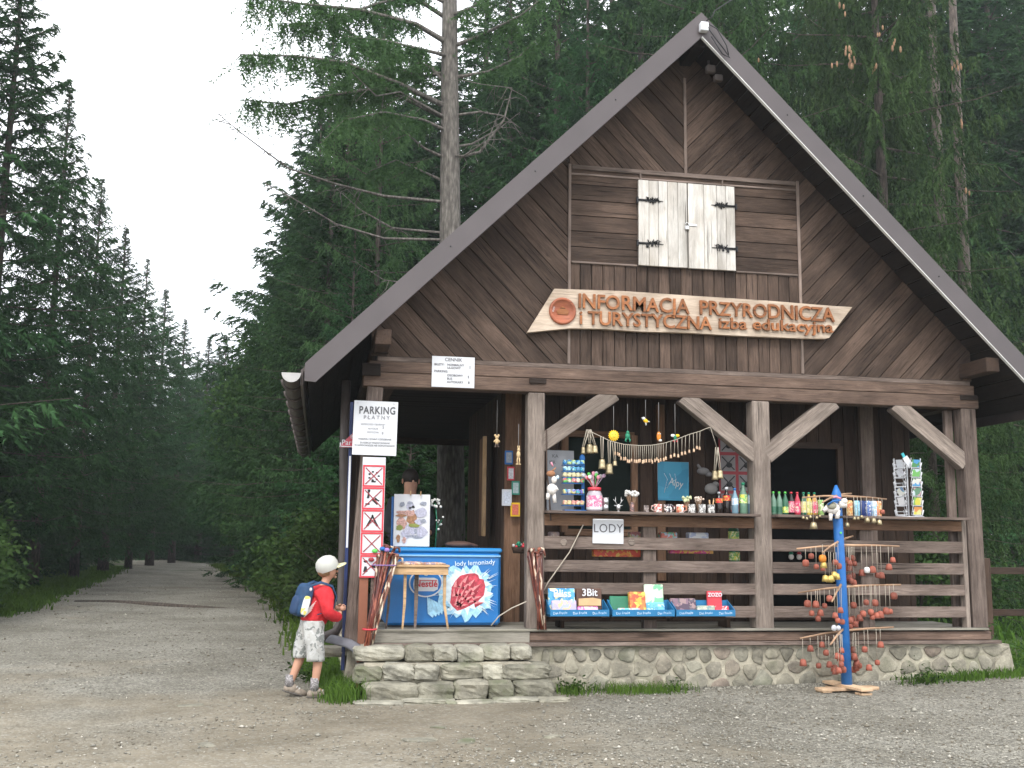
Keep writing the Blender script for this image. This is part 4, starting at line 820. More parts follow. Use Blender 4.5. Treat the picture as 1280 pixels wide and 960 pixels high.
for k, (u, c, cp_, lb_, nm) in enumerate([(967, cgreen, M['lime'], grn, 'green tea bottle with lime cap nearest the third post'), (974.5, cgreen, M['lime'], grn, 'green tea bottle with lime cap, second from the third post'), (982, grn, M['lime'], lgreen, 'green tea bottle with lime cap, next to the red juice bottles'), (989.5, cola, M['red'], lpink, 'red juice bottle with red cap and dark base, beside the green tea'), (997, pm('red drink', (.5, .05, .08), .2), M['red'], lpink, 'red juice bottle with pink label, left of the yellow juices'), (1005, grn, M['green'], lyel, 'yellow labelled juice bottle with green cap, leftmost of the yellow ones'), (1011.5, pm('yellow drink', (.6, .45, .08), .2), M['green'], lyel, 'middle yellow juice bottle with green cap'), (1018.5, pm('amber drink', (.5, .25, .06), .2), M['green'], lpink, 'amber juice bottle with green cap behind the blue pole tier')]):
    bottle('drink_bottle', u, .235, .031, c, cp_, lb_, nm, lz=(.12, .60) if k > 2 else (.10, .36))
def can(u, col, label, h=.16, r_=.033):
    x, _ = W(u, 640, .1); e = empty('drink_can', (x, .1, CT), label, 'can'); MB().lathe([(r_*.8, 0), (r_, .01), (r_, h-.015), (r_*.8, h)], n=14).build('can_body', col, e); MB().lathe([(r_*.78, h-.004), (r_*.78, h+.001)], n=14).build('lid', M['steel'], e)
can(1026, spots('green can print', [(.3, .5, .15), (.7, .7, .5), (.2, .4, .1)], 40), 'pale green drink can left of the white plush toy'); can(1062, spots('orange can print', [(.75, .45, .1), (.6, .2, .1), (.8, .6, .3)], 40), 'orange drink can just right of the blue pole'); can(1071, spots('light blue can print', [(.3, .55, .65), (.5, .7, .75), (.15, .4, .55)], 40), 'light blue drink can right of the orange one'); can(1077.5, pm('dark blue can', (.02, .04, .16), .3), 'dark blue drink can between two light blue ones'); can(1085, spots('blue white can print', [(.1, .2, .45), (.6, .65, .7), (.08, .12, .35)], 40), 'blue and white drink can'); can(1092.5, lwhite, 'white drink can with pale blue marks'); can(1098, spots('orange red print', [(.75, .2, .08), (.8, .7, .5), (.7, .35, .1)], 40), 'orange red drink can nearest the postcard stand')
# mugs
def mug(u, col, label, r_=.040, h=.085, handle=-1, y=.06, name='mug', cat='mug'):
    x, _ = W(u, 640, y); e = empty(name, (x, y, CT), label, cat); MB().lathe([(r_*.9, 0), (r_, .008), (r_, h), (r_*.9, h), (r_*.88, .02), (0.001, .015)], n=18, cap=False).build('cup', col, e)
    if handle: MB().tube([(handle*(r_-.003), 0, h*.85), (handle*(r_+.024), 0, h*.75), (handle*(r_+.028), 0, h*.4), (handle*(r_-.003), 0, h*.2)], .007, 6).build('handle', col, e)
    return e
wht = (.78, .76, .72); mug(822.5, spots('red cream mug print', [(.55, .12, .09), (.75, .6, .5), (.5, .08, .07), wht], 45), 'red and cream mug with handle on the left, leftmost of the counter mugs'); mug(835, spots('black white mug print', [(.04, .03, .04), wht, (.35, .1, .1), (.05, .04, .05)], 40), 'black and white patterned mug between two red ones', handle=1); mug(850, spots('red white mug print', [(.55, .12, .07), (.55, .12, .07), wht, (.7, .35, .2)], 36), 'red mug with white picture next to the checkered pots', handle=1)
mug(808, spots('dark cup print', [(.2, .15, .12), (.35, .3, .28), (.08, .06, .06)], 45), 'small brown ornamented cup left of the row of mugs', .026, .07, 0, name='small_cup', cat='cup')
chk = spots('black white lettering print', [(.03, .03, .03), wht, (.04, .04, .04), wht, (.2, .2, .2)], 70)
def pot(u, label, fill, y=.06):
    e = mug(u, chk, label, .037, .09, 0, y, 'pattern_pot', 'pot'); return e
pot(864.5, 'black and white patterned pot, leftmost of three, green flowers in it', 0); pot(877.5, 'middle black and white patterned pot with cream flowers', 0); pot(889, 'black and white patterned pot beside the cola bottles', 0)
def bunch(name, u, z0, z1, mat, label, seed, sp=.035, n=10, y=.06, rb=.014, cat='flowers'):
    x, _ = W(u, 640, y); e = empty(name, (x, y, CT+z0), label, cat); r = random.Random(seed); a = MB(); b = MB()
    for k in range(n):
        p = Vector((r.uniform(-sp, sp), r.uniform(-sp, sp)*.6, z1-z0+r.uniform(-.03, .015))); a.tube([(p.x*.2, p.y*.2, 0), p], .0025, 4); 
        for q in range(3): b.ball(p+Vector((r.uniform(-.012, .012), r.uniform(-.01, .01), r.uniform(-.012, .012))), rb*r.uniform(.6, 1.1), 0, 6, 4)
    a.build('stem', M['stick'], e); b.build('bloom', mat, e)
bunch('flower_bunch', 858, .02, .15, pm('greenish bloom', (.55, .6, .35), .8), 'pale green wooden flowers in the leftmost patterned pot', 1); bunch('flower_bunch', 873, .02, .15, pm('cream pink bloom', (.72, .58, .48), .8), 'cream and pink wooden flowers in the middle patterned pot', 2)
e = empty('brush_bunch', (W(889, 640, .06)[0], .06, CT+.02), 'yellow wooden pencils standing in the pot beside the cola', 'pencils'); r = random.Random(4)
for k in range(7): p = (r.uniform(-.03, .03), r.uniform(-.02, .02)); MB().tube([(p[0]*.4, p[1]*.4, 0), (p[0]*1.3, p[1], r.uniform(.10, .14))], .005, 6).build('pencil', M['yellow_wood'], e)
vz = mug(790, spots('dark red vase print', [(.3, .1, .08), (.12, .08, .08), (.45, .25, .2)], 50), 'dark red small vase holding white blossoms', .022, .10, 0, name='vase', cat='vase'); bunch('flower_bunch', 790, .04, .19, M['offwhite'], 'white blossom bunch in the dark red vase', 5, .065, 18, rb=.015)
e = empty('deer_figurine', (W(773, 640, .06)[0], .06, CT), 'small silvery deer head figurine on the counter left of the vase', 'figurine'); MB().ball((0, 0, .045), (.022, .02, .035), 0, 10, 7).lathe([(.022, 0), (.012, .012)], n=10).build('head', M['steel'], e)
for s_ in (-1, 1): MB().tube([(s_*.01, 0, .07), (s_*.03, 0, .10), (s_*.028, 0, .15)], [.005, .004, .002], 6).tube([(s_*.03, 0, .10), (s_*.05, 0, .125)], [.004, .002], 6).tube([(s_*.012, 0, .06), (s_*.045, 0, .065)], [.009, .003], 6).build('antler', M['steel'], e)
e = empty('steel_tumbler', (W(757, 640, .06)[0], .06, CT), 'shiny steel tumbler stack beside the lollipop jar', 'cup'); MB().lathe([(.028, 0), (.03, .065), (.026, .068), (.030, .07), (.032, .14), (.028, .14), (.026, .08)], n=16).build('cup', M['steel'], e)
# lollipop jar
jx = W(743, 640, .08)[0]; e = empty('lollipop_jar', (jx, .08, CT), 'glass jar of lollipops with red lid and pink label on the counter', 'jar')
MB().lathe([(.07, 0), (.078, .02), (.078, .16), (.06, .20), (.055, .22)], n=20).build('jar_body', pm('frosted jar', (.42, .38, .42), .15, spec=.6), e); MB().lathe([(.066, .205), (.066, .235), (.05, .24)], n=20).build('lid', M['red'], e)
MB().lathe([(.0795, .035), (.0795, .155)], n=20, cap=False).build('label_band', spots('pink swirl label', [(.8, .25, .4), (.85, .6, .65), (.75, .15, .3), (.8, .75, .75)], 45), e); MB().lathe([(.080, .02), (.080, .045)], n=20, cap=False).build('label_band', M['white'], e)
r = random.Random(12); cs = [M['pink'], M['offwhite'], M['lime'], pm('grey wrapper', (.55, .55, .58), .3), M['red'], pm('mauve wrapper', (.6, .4, .55), .4)]
for k in range(16):
    a = r.uniform(-1, 1)*.75; b = r.uniform(-.4, .4); L = r.uniform(.09, .15); d = Vector((math.sin(a), math.sin(b), math.cos(a))).normalized(); p = Vector((0, 0, .235))+d*L
    MB().tube([(d.x*.02, d.y*.02, .235), p], .003, 4).ball(p+d*.012, (.02, .008, .022), 0, 7, 5, rot=Matrix.Rotation(a, 3, 'Y')).build('lollipop', cs[k % 6], e)
# candy rack with trays of sweets
cr = empty('candy_rack', (W(716, 640, .22)[0], .22, CT), 'blue wire rack holding five shelves of bright sweets on the counter', 'rack')
MB().box((.11, .03, .26), (.03, .02, .52)).box((.02, .02, .01), (.22, .12, .018)).build('frame', M['blue'], cr); MB().ball((.10, .02, .53), (.03, .02, .045), 0, 10, 6).build('finial', M['blue'], cr)
cols = [[(.05, .25, .6), (.3, .6, .8), (.6, .75, .3)], [(.08, .45, .6), (.5, .75, .8), (.1, .3, .55)], [(.7, .65, .4), (.6, .55, .35), (.75, .7, .5)], [(.7, .15, .15), (.15, .6, .15), (.8, .7, .6), (.7, .3, .3)], [(.1, .5, .55), (.2, .2, .6), (.7, .65, .3), (.4, .5, .7)], [(.75, .65, .35), (.75, .35, .3), (.8, .75, .6)]]
for k, z in enumerate((.45, .385, .325, .27, .16, .05)):
    m_ = spots('sweet wrappers', cols[k], 30); MB().box((0, -.0, z+.01), (.22, .07, .008)).build('shelf', M['blue'], cr); r = random.Random(k)
    for q in range(5): MB().box((-.088+q*.044, -.02, z+.038), (.040, .05, .045), rot=Matrix.Rotation(r.uniform(-.3, .3), 3, 'Y'), bev=.008).build('sweet_pack', m_, cr)
# grey notice with half hidden words behind the rack
e = empty('grey_notice', (W(697, 577, .5)[0], .5, 0), 'grey notice board half hidden behind the candy rack', 'notice'); z1 = W(697, 563, .5)[1]; z2 = W(697, 640, .5)[1]
MB().box((.03, 0, (z1+z2)/2), (.28, .012, z1-z2)).build('sheet', pm('grey sheet', (.33, .34, .37), .5), e); text('KA', .05, (-.06, -.008, z1-.06), FRONT, M['ink'], e, align='LEFT'); text('IER', .05, (-.09, -.008, z1-.125), FRONT, M['ink'], e, align='LEFT')
MB().box((.04, .03, (z2+1.7)/2-.02), (.3, .06, .12)).build('shelf', M['orange'], e)
# plush on a cord at the second post
ps = empty('plush_horse', (W(688, 640, -.03)[0], -.03, 1.80), 'white and brown plush animal hanging on a dark braided cord beside the second post', 'plush toy')
MB().tube([(-.045, 0, .68), (-.04, 0, .3), (-.01, 0, .0), (.005, 0, -.20)], .008, 6).build('cord', pm('dark cord', (.06, .04, .03), .8), ps)
MB().ball((.01, -.01, .10), (.05, .04, .055), 0, 10, 7).ball((.03, -.02, .19), (.028, .025, .035), 0, 9, 6).tube([(.03, 0, .06), (.045, 0, -.03)], [.022, .018], 7).tube([(-.02, 0, .06), (-.03, 0, .0)], [.022, .016], 7).tube([(.04, 0, .13), (.07, -.01, .09)], [.018, .014], 7).build('white_body', M['cream'], ps)
MB().ball((.0, -.01, .25), (.045, .03, .03), 0, 10, 6).tube([(.01, -.01, .27), (.05, -.01, .31)], [.012, .006], 6).build('brown_mane', M['fur'], ps); MB().ball((.065, -.02, .215), (.017, .01, .02), 0, 8, 5).build('blue_ear', lwhite, ps); MB().tube([(.02, -.01, .32), (-.0, -.01, .36)], [.008, .01], 6).build('pink_ribbon', M['pink'], ps)
# postcard stand
rk = empty('postcard_stand', (W(1136, 640, .13)[0], .13, CT), 'white wire postcard stand full of bright cards on the right counter', 'postcard stand')
MB().lathe([(.15, 0), (.15, .008), (.02, .012)], n=20).tube([(0, 0, 0), (0, 0, .60)], .008, 6).build('stand', M['white'], rk)
cards = [spots('postcard print', c, s2__, .4) for c, s2__ in (([(.1, .35, .65), (.75, .75, .7), (.1, .3, .12), (.5, .25, .3)], 16), ([(.7, .65, .1), (.25, .5, .15), (.7, .3, .1), (.75, .7, .3)], 14), ([(.2, .5, .15), (.7, .4, .45), (.15, .3, .2), (.6, .7, .75)], 15), ([(.1, .4, .45), (.7, .7, .65), (.15, .25, .4)], 12), ([(.6, .62, .66), (.78, .78, .8), (.5, .5, .55)], 8))]
cards2 = cards[:]; r = random.Random(31); blueb = pm('violet card back', (.12, .11, .35), .5)
for side, (ang, dx) in enumerate(((0, 0), (-80, 0), (80, 0), (180, 0))):
    for tier in range(6):
        z = .025+tier*.098; q = Matrix.Rotation(R(ang+14), 3, 'Z'); lean = Matrix.Rotation(R(16), 3, 'X')
        def T_(p): return q @ (lean @ Vector(p)+Vector((0, -.10, z)))
        w, h = .062, .06; p = MB()
        loop = [(-w, -.02, h), (-w, -.02, 0), (w, -.02, 0), (w, -.02, h)]
        p.tube([T_(v) for v in loop], .0046, 4); p.tube([T_(v) for v in [(-w, -.02, .035), (-w-.004, 0, .035), (w+.004, 0, .035), (w, -.02, .035)]], .0026, 4); p.tube([T_((-w, 0, .10)), T_((-w, 0, -.0)), T_((w, 0, 0)), T_((w, 0, .10))], .0028, 4)
        p.build('wire_pocket', M['white'], rk)
        if side in (0, 1, 2) and not (side == 1 and tier in (0, 3)):
            mt = blueb if side == 2 else (cards[[1, 1, 2, 0, 2, 0][tier]] if side == 0 else r.choice([cards[4], cards[0], cards[4], cards[3]])); tilt = 0 if side == 0 else r.uniform(-.45, .45)
            c = MB(); c.box((0, -.010, .045), (.105 if side == 0 else .075, .006, .078), rot=Matrix.Rotation(tilt, 3, 'Y')); c.v = [tuple(T_(v)) for v in c.v]; c.build('postcard', mt, rk)
c = MB().box((-.08, -.09, .62), (.03, .012, .09), rot=Matrix.Rotation(-.5, 3, 'Y')); c.build('postcard', pm('teal card', (.05, .4, .45), .5), rk); c = MB().box((-.045, -.10, .57), (.06, .01, .12), rot=Matrix.Rotation(-.6, 3, 'Y')); c.build('postcard', M['white'], rk)
# ---- hanging things
def hangpt(u, v, y): x, z = W(u, v, y); return Vector((x, y, z))
def cord(e, x, y, ztop, zbot, mat=None, r_=.003, off=0):
    MB().tube([(off, 0, ztop), (0, 0, zbot)], r_, 4).build('cord', mat or M['rope'], e)
def bell_mesh(m, c, r_, h):
    m.lathe([(r_*.3, h*.5), (r_*.62, h*.47), (r_*.80, h*.25), (r_*.86, -h*.30), (r_, -h*.5), (r_*.9, -h*.5), (r_*.7, 0)], c=c, n=14, cap=False); m.lathe([(.001, h*.52), (r_*.3, h*.5)], c=c, n=14, cap=False); m.tube([(c[0]+r_*.25*math.cos(a), c[1], c[2]+h*.55+r_*.25*math.sin(a)) for a in np.linspace(0, math.pi, 6)], r_*.08, 5); return m
YB = -.02
def big_bell(u, v, r_, h, utop, vtop, label, group=None):
    p = hangpt(u, v, YB); t = hangpt(utop, vtop, YB); e = empty('brass_bell', p, label, 'bell', group); bell_mesh(MB(), (0, 0, 0), r_, h).build('bell_body', M['brass'], e); MB().ball((0, 0, -h*.55), r_*.25, 0, 7, 5).build('clapper', M['iron'], e)
    d = t-p; MB().tube([(-.006, 0, h*.55), (d.x-.012, 0, d.z), (d.x+.012, 0, d.z), (.008, 0, h*.55)], .0055, 5).build('rope_loop', M['rope'], e)
big_bell(729, 563, 0.025, 0.069, 735, 537, 'small brass bell, left of the three in the leftmost rope cluster'); big_bell(737, 561, 0.039, 0.092, 736, 537, 'brass bell in the middle of the leftmost rope cluster'); big_bell(743.5, 561.5, 0.034, 0.075, 737, 537, 'brass bell, right of the three in the leftmost rope cluster')
big_bell(752.5, 580, 0.039, 0.098, 752.5, 546, 'long brass bell on its own rope between the cluster and the sun'); big_bell(761.5, 586, 0.041, 0.103, 761.5, 551, 'largest brass bell hanging lowest under the yellow sun'); big_bell(768.5, 579, .025, .05, 767, 553, 'small coppery bell just right of the lowest brass bell')
big_bell(893.5, 594, .034, .095, 896, 559, 'left one of two conical brass bells beside the third post'); big_bell(900, 593, .036, .085, 896, 559, 'right one of two conical brass bells beside the third post')
gl = empty('bell_garland', hangpt(735, 538, YB), 'string garland of about thirty small coppery bells across the counter opening', 'bell garland')
o0 = hangpt(735, 538, YB); sag = [(735, 538), (752, 546), (762, 551), (780, 555.5), (800, 557), (815, 556.5), (830, 554), (845, 549.5), (860, 543.5), (875, 539), (882, 536), (888, 534)]
MB().tube([hangpt(u, v, YB)-o0 for u, v in sag], .004, 5).build('string', M['rope'], gl)
gu = list(np.linspace(769, 829, 24))+[833, 838.5, 843.5, 847, 852.5, 857, 862, 866.5, 871, 875]; r = random.Random(9)
for i, u in enumerate(gu):
    vs_ = np.interp(u, [s[0] for s in sag], [s[1] for s in sag]); L = (20 if i > 6 else 14+i) if i < 28 else (20-i*.1); vb = vs_+L+r.uniform(-1.5, 1.5) if i < 24 else vs_+r.uniform(19, 23)
    a = hangpt(u, vs_, YB)-o0; b = hangpt(u+r.uniform(-.8, .8), vb, YB)-o0; sz = .011 if i < 24 else .014; m = bell_mesh(MB(), (0, 0, 0), sz, .036); o = m.build('small_bell', M['copper'], gl, b); MB().tube([a-b, (0, 0, .018)], .0028, 4).build('bell_string', M['rope'], o)
MB().tube([hangpt(888, 534, YB)-o0, hangpt(896, 559, YB)-o0], .003, 4).build('string', M['rope'], gl)
def hung(name, u, v, label, cat, vtop, y=.02):
    p = hangpt(u, v, y); e = empty(name, p, label, cat); t = hangpt(u, vtop, y); MB().tube([(0, 0, .02), (0, 0, t.z-p.z)], .0028, 4).build('cord', pm('grey thread', (.22, .21, .20), .8), e); return e
e = hung('sun_ornament', 767, 544.5, 'yellow smiling sun ornament hanging above the bell garland', 'ornament', 508)
pts = [];
for k in range(32): a = k*math.pi/16; rr_ = .058 if k % 2 == 0 else .045; pts.append((rr_*math.cos(a), rr_*math.sin(a)))
o = MB().prism(pts, .005, -.008).build('rays', M['yellow'], e); recalc(o.data); MB().ball((0, -.008, 0), (.042, .014, .042), 0, 14, 8).build('face', pm('warm yellow', (.88, .60, .05), .5), e); MB().ball((-.014, -.022, .01), .004, 0, 6, 4).ball((.014, -.022, .01), .004, 0, 6, 4).tube([(-.014, -.021, -.012), (0, -.023, -.02), (.014, -.021, -.012)], .002, 4).build('smile', M['black'], e)
e = hung('frog_ornament', 784.5, 545, 'dark green frog shaped ornament hanging right of the sun', 'ornament', 505); MB().ball((0, 0, -.0), (.026, .02, .035), 0, 10, 7).ball((0, -.005, .035), (.017, .015, .018), 0, 9, 6).build('body', M['green'], e)
for s_ in (-1, 1): MB().tube([(s_*.012, 0, -.02), (s_*.024, -.008, -.045), (s_*.016, -.01, -.06)], [.010, .008, .006], 6).build('leg', M['green'], e)
e = hung('bird_ornament', 807, 526, 'yellow and white bird ornament hanging highest above the garland', 'ornament', 500); MB().ball((.0, 0, 0), (.028, .018, .02), 0, 10, 7, rot=Matrix.Rotation(.6, 3, 'Y')).build('body', M['yellow'], e); MB().ball((-.02, 0, .022), .017, 0, 8, 6).tube([(.0, 0, .0), (.045, 0, -.01)], [.014, .003], 6).tube([(.0, 0, 0), (.005, 0, -.045)], [.010, .007], 6).tube([(-.02, 0, .02), (-.042, 0, .03)], [.006, .004], 5).build('white_feathers', M['offwhite'], e)
e = hung('owl_ornament', 823.5, 545.5, 'orange elongated owl ornament hanging on a thread', 'ornament', 503); MB().ball((0, 0, 0), (.024, .018, .048), 0, 10, 8).build('body', M['orange_p'], e); MB().ball((.012, -.005, -.04), (.02, .014, .014), 0, 8, 5).ball((-.01, -.016, .025), .006, 0, 6, 4).ball((.01, -.016, .025), .006, 0, 6, 4).build('white_belly', M['offwhite'], e)
e = hung('butterfly_ornament', 844, 546, 'green red and yellow winged ornament, rightmost above the garland', 'ornament', 505); MB().ball((0, 0, -.01), (.016, .014, .03), 0, 8, 6).build('body', M['green'], e)
for s_ in (-1, 1): MB().ball((s_*.024, 0, .012), (.024, .006, .016), 0, 9, 5).build('wing', M['yellow'] if s_ > 0 else M['offwhite'], e); MB().ball((s_*.016, -.004, -.045), (.012, .008, .008), 0, 7, 5).build('foot', M['red'], e)
e = hung('mouse_figure', 621, 549, 'pale wooden mouse figure hanging in the dark bay above the freezer', 'ornament', 500, .2); MB().ball((0, 0, -.02), (.022, .018, .03), 0, 9, 7).ball((0, 0, .02), (.02, .018, .018), 0, 9, 7).ball((-.017, 0, .038), (.012, .006, .012), 0, 7, 5).ball((.017, 0, .038), (.012, .006, .012), 0, 7, 5).tube([(-.02, 0, -.01), (-.03, 0, -.03)], .006, 5).tube([(.02, 0, -.01), (.03, 0, -.03)], .006, 5).build('body', M['tan'], e)
for s_ in (-1, 1): MB().tube([(s_*.01, 0, -.045), (s_*.011, 0, -.07)], .006, 6).ball((s_*.014, -.006, -.075), (.011, .012, .007), 0, 7, 5).build('leg', M['rail'], e)
e = hung('rabbit_figure', 648, 568, 'tan jointed wooden rabbit figure hanging left of the second post', 'ornament', 530, .0); MB().ball((0, 0, -.0), (.02, .016, .034), 0, 9, 7).ball((.002, 0, .045), (.015, .014, .018), 0, 9, 7).tube([(-.004, 0, .055), (-.008, 0, .085)], [.006, .004], 6).tube([(.008, 0, .055), (.008, 0, .085)], [.006, .004], 6).build('body', M['tan'], e)
for s_ in (-1, 1): MB().tube([(s_*.008, 0, -.03), (s_*.012, 0, -.06), (s_*.008, 0, -.09)], .006, 6).ball((s_*.014, -.004, -.095), (.014, .01, .007), 0, 7, 5).build('leg', M['tan'], e)
# small pictures on the inner corner post
mag = [(636, 572, 'blue', (.30, .33, .37), .062, .11, 'topmost small picture, grey with blue frame, on the corner post'), (638.5, 592, 'red', (.6, .6, .62), .056, .11, 'small grey picture in a red frame, second from the top'), (644.5, 610, 'greenf', (.45, .55, .55), .062, .11, 'small pale green framed picture, third from the top'), (633.5, 622, 'white', (.62, .66, .74), .076, .13, 'largest small picture, plain bluish white, left of the others'), (644, 637, 'yellow', (.65, .16, .10), .072, .11, 'lowest small picture, red with yellow frame')]
M['greenf'] = pm('teal frame', (.05, .28, .20), .5)
for (u, v, fr, c, w, h, lab) in mag:
    p = hangpt(u, v, .9); k = 1.10; e = empty('small_picture', p, lab, 'picture'); MB().box((0, 0, 0), (w*k*1.25, .02, h*k*1.2), bev=.003).build('frame', M[fr], e); MB().box((0, -.011, 0), (w*k*.85, .006, h*k*.9)).build('picture', pm('tiny print', c, .5, var=.2, scale=60), e)
# things on the porch wall
def wallthing(name, u0, v0, u1, v1, mat, label, cat, y=RY-.06, th=.012):
    a = hangpt(u0, v0, y); b = hangpt(u1, v1, y); c = (a+b)/2; e = empty(name, c, label, cat); MB().box((0, 0, 0), (abs(b.x-a.x), th, abs(a.z-b.z))).build('panel', mat, e); return e, abs(b.x-a.x), abs(a.z-b.z)
e, w, h = wallthing('blue_poster', 822, 577, 861, 626, spots('blue lake poster', [(.03, .25, .42), (.05, .32, .5), (.08, .38, .52), (.04, .28, .45)], 7), 'blue map poster with white writing on the porch back wall', 'poster')
MB().box((0, .002, .1), (w*1.02, .01, .22)).build('pale_top', pm('grey paper', (.35, .37, .40), .5), e); text('Alpy', .11, (.03, -.009, -.02), (math.pi/2, .25, 0), M['offwhite'], e, sx=.8)
for k in range(3): MB().tube([(-w*.3+k*.03, -.008, -h*.3+k*.05), (-w*.2+k*.05, -.008, .02), (-w*.3+k*.06, -.008, h*.2)], .004, 4).build('line', lwhite, e)
e, w, h = wallthing('prohibition_sign', 898, 543, 944, 640, M['darkred'], 'dark red grid panel of faded prohibition pictograms on the porch back wall', 'sign')
for i in range(2):
    for j in range(4):
        o = MB().box((-w/4+i*w/2, -.008, h*3/8-j*h/4), (w/2-.035, .006, h/4-.035)).build('pictogram_field', pm('faded field', (.25, .23, .23), .6), e)
        MB().box((-w/4+i*w/2, -.0135, h*3/8-j*h/4), (.20, .003, .012), rot=Matrix.Rotation(R(45), 3, 'Y')).box((-w/4+i*w/2, -.0155, h*3/8-j*h/4), (.20, .003, .012), rot=Matrix.Rotation(R(-45), 3, 'Y')).ball((-w/4+i*w/2+.01, -.012, h*3/8-j*h/4-.02), (.04, .003, .03), 0, 7, 4).build('crossed_pictogram', M['black'], o)
# a pale antler shape at the wall
e = empty('plush_sheep', hangpt(879, 589, .6), 'pale grey fluffy toy hanging in the shade left of the conical bells', 'plush toy'); MB().ball((0, 0, 0), (.07, .04, .04), 0, 9, 6).ball((.06, 0, -.03), (.04, .03, .03), 0, 8, 5).tube([(-.03, 0, .02), (-.06, 0, .07)], [.02, .012], 6).build('body', pm('grey fleece', (.20, .19, .19), .95), e)
e = empty('plush_sheep', hangpt(889, 611, .6), 'pale grey fluffy toy behind the bottles below the hanging one', 'plush toy'); MB().ball((0, 0, 0), (.075, .04, .06), 0, 9, 6).ball((.05, 0, .05), (.04, .03, .03), 0, 8, 5).build('body', pm('grey fleece low', (.22, .21, .20), .95), e)
# seat shelf behind the rails with boxes of sweets
shf = empty('low_shelf', (-.45, .42, 0), 'low dark shelf standing behind the left railing', 'shelf'); board('shelf_board', (-.85, 0, 1.20), (.95, 0, 1.20), .25, .02, M['inner'], shf, n=(0, 0, 1))
for x in (-.8, .9): board('shelf_side', (x, 0, .57), (x, 0, 1.2), .04, .25, M['inner'], shf)
bx = [(741, 806, 687, 696, [(.70, .10, .04), (.75, .25, .05), (.65, .08, .05), (.7, .45, .1)], 'long orange red sweet box under the LODY sheet', 'KNOPPERS'), (836, 890, 684, 691, [(.65, .06, .15), (.6, .08, .3), (.7, .4, .1)], 'long red and pink sweet box right of the middle rail post', 'ALPEN')]
for (u0, u1, v0, v1, cc, lab, tx) in bx:
    a = hangpt(u0, v0, .25); b = hangpt(u1, v1, .25); e = empty('sweet_box', ((a.x+b.x)/2, .25, 1.22), lab, 'sweet box'); zc = (a.z+b.z)/2-1.22; MB().box((0, .0, zc), (b.x-a.x, .08, max(.07, a.z-b.z)), bev=.004).build('box', spots('sweet box print', cc, 26), e)
for (u0, u1, v0, v1, cc, lab) in [(786, 801, 665, 672, [(.6, .55, .5), (.5, .2, .2), (.6, .6, .3)], 'small mixed sweet pack seen between the top rails right of LODY'), (824, 845, 666, 672, [(.7, .2, .15), (.15, .5, .3), (.5, .6, .7)], 'red and green sweet pack between the top rails'), (859, 884, 667, 672, [(.65, .68, .7), (.4, .45, .6), (.7, .7, .7)], 'pale grey sweet pack between the top rails'), (686, 698, 665, 672, [(.5, .35, .3), (.4, .3, .3), (.6, .5, .4)], 'small brown sweet pack beside the second post')]:
    a = hangpt(u0, v0, .3); b = hangpt(u1, v1, .3); o = MB().box((0, 0, 0), (b.x-a.x, .1, .1), bev=.01).build('sweet_pack', spots('pack print', cc, 30), None, ((a.x+b.x)/2, .3, (a.z+b.z)/2-.02)); tag(o, lab, 'sweets')
for (u, v, lab) in ((917, 668, 'upper'), (918, 694, 'lower')):
    p = hangpt(u, v, .3); e = empty('green_jar', p, lab+' dark green glass jar seen between rails left of the third post', 'jar'); MB().lathe([(.05, -.10), (.055, -.08), (.055, .05), (.04, .07), (.042, .10)], n=14).build('glass', grn, e); MB().lathe([(.056, -.05), (.056, .03)], n=14, cap=False).build('label_band', lgreen, e)
p = hangpt(649, 684, .35); e = empty('flower_basket', p, 'small dark basket of green and red sweets hanging inside left of the second post', 'basket'); MB().lathe([(.06, -.06), (.08, .0)], n=14).build('basket', M['inner'], e); m = MB(); r = random.Random(2)
for k in range(14): m.ball((r.uniform(-.07, .07), r.uniform(-.05, .0), r.uniform(-.02, .06)), r.uniform(.012, .022), k % 3, 6, 4)
m.build('sweets', [M['green'], M['red'], pm('pale sweet', (.5, .5, .5), .5)], e)
for (u, lab, mt) in ((989, 'white plush with green top behind the upper right rails', M['green']), (999, 'white plush with red hat behind the upper right rails', M['red'])):
    p = hangpt(u, 696, .16); e = empty('small_plush', p, lab, 'plush toy'); MB().ball((0, 0, 0), (.03, .025, .03), 0, 8, 6).build('body', M['cream'], e); MB().ball((0, 0, .035), (.025, .02, .018), 0, 8, 5).build('hat', mt, e)
# pale rope stretched from the post to the rails
tag(MB().tube([hangpt(729, 656, -.01)-Vector((-1.3, 0, 1.3)), hangpt(712, 690, -.01)-Vector((-1.3, 0, 1.3)), hangpt(685, 728, -.01)-Vector((-1.3, 0, 1.3)), hangpt(680, 738, -.01)-Vector((-1.3, 0, 1.3))], .006, 5).build('rope', M['rope'], None, (-1.3, 0, 1.3)), 'pale cord running slanting across the rails below LODY', 'cord')
tag(MB().tube([hangpt(u, v, -.05)-Vector((-1.8, 0, .6)) for u, v in ((658, 752), (640, 760), (624, 770), (614, 782))], .006, 5).build('rope', M['rope'], None, (-1.8, 0, .6)), 'pale cord hanging from second post down to the floor beside the freezer', 'cord')
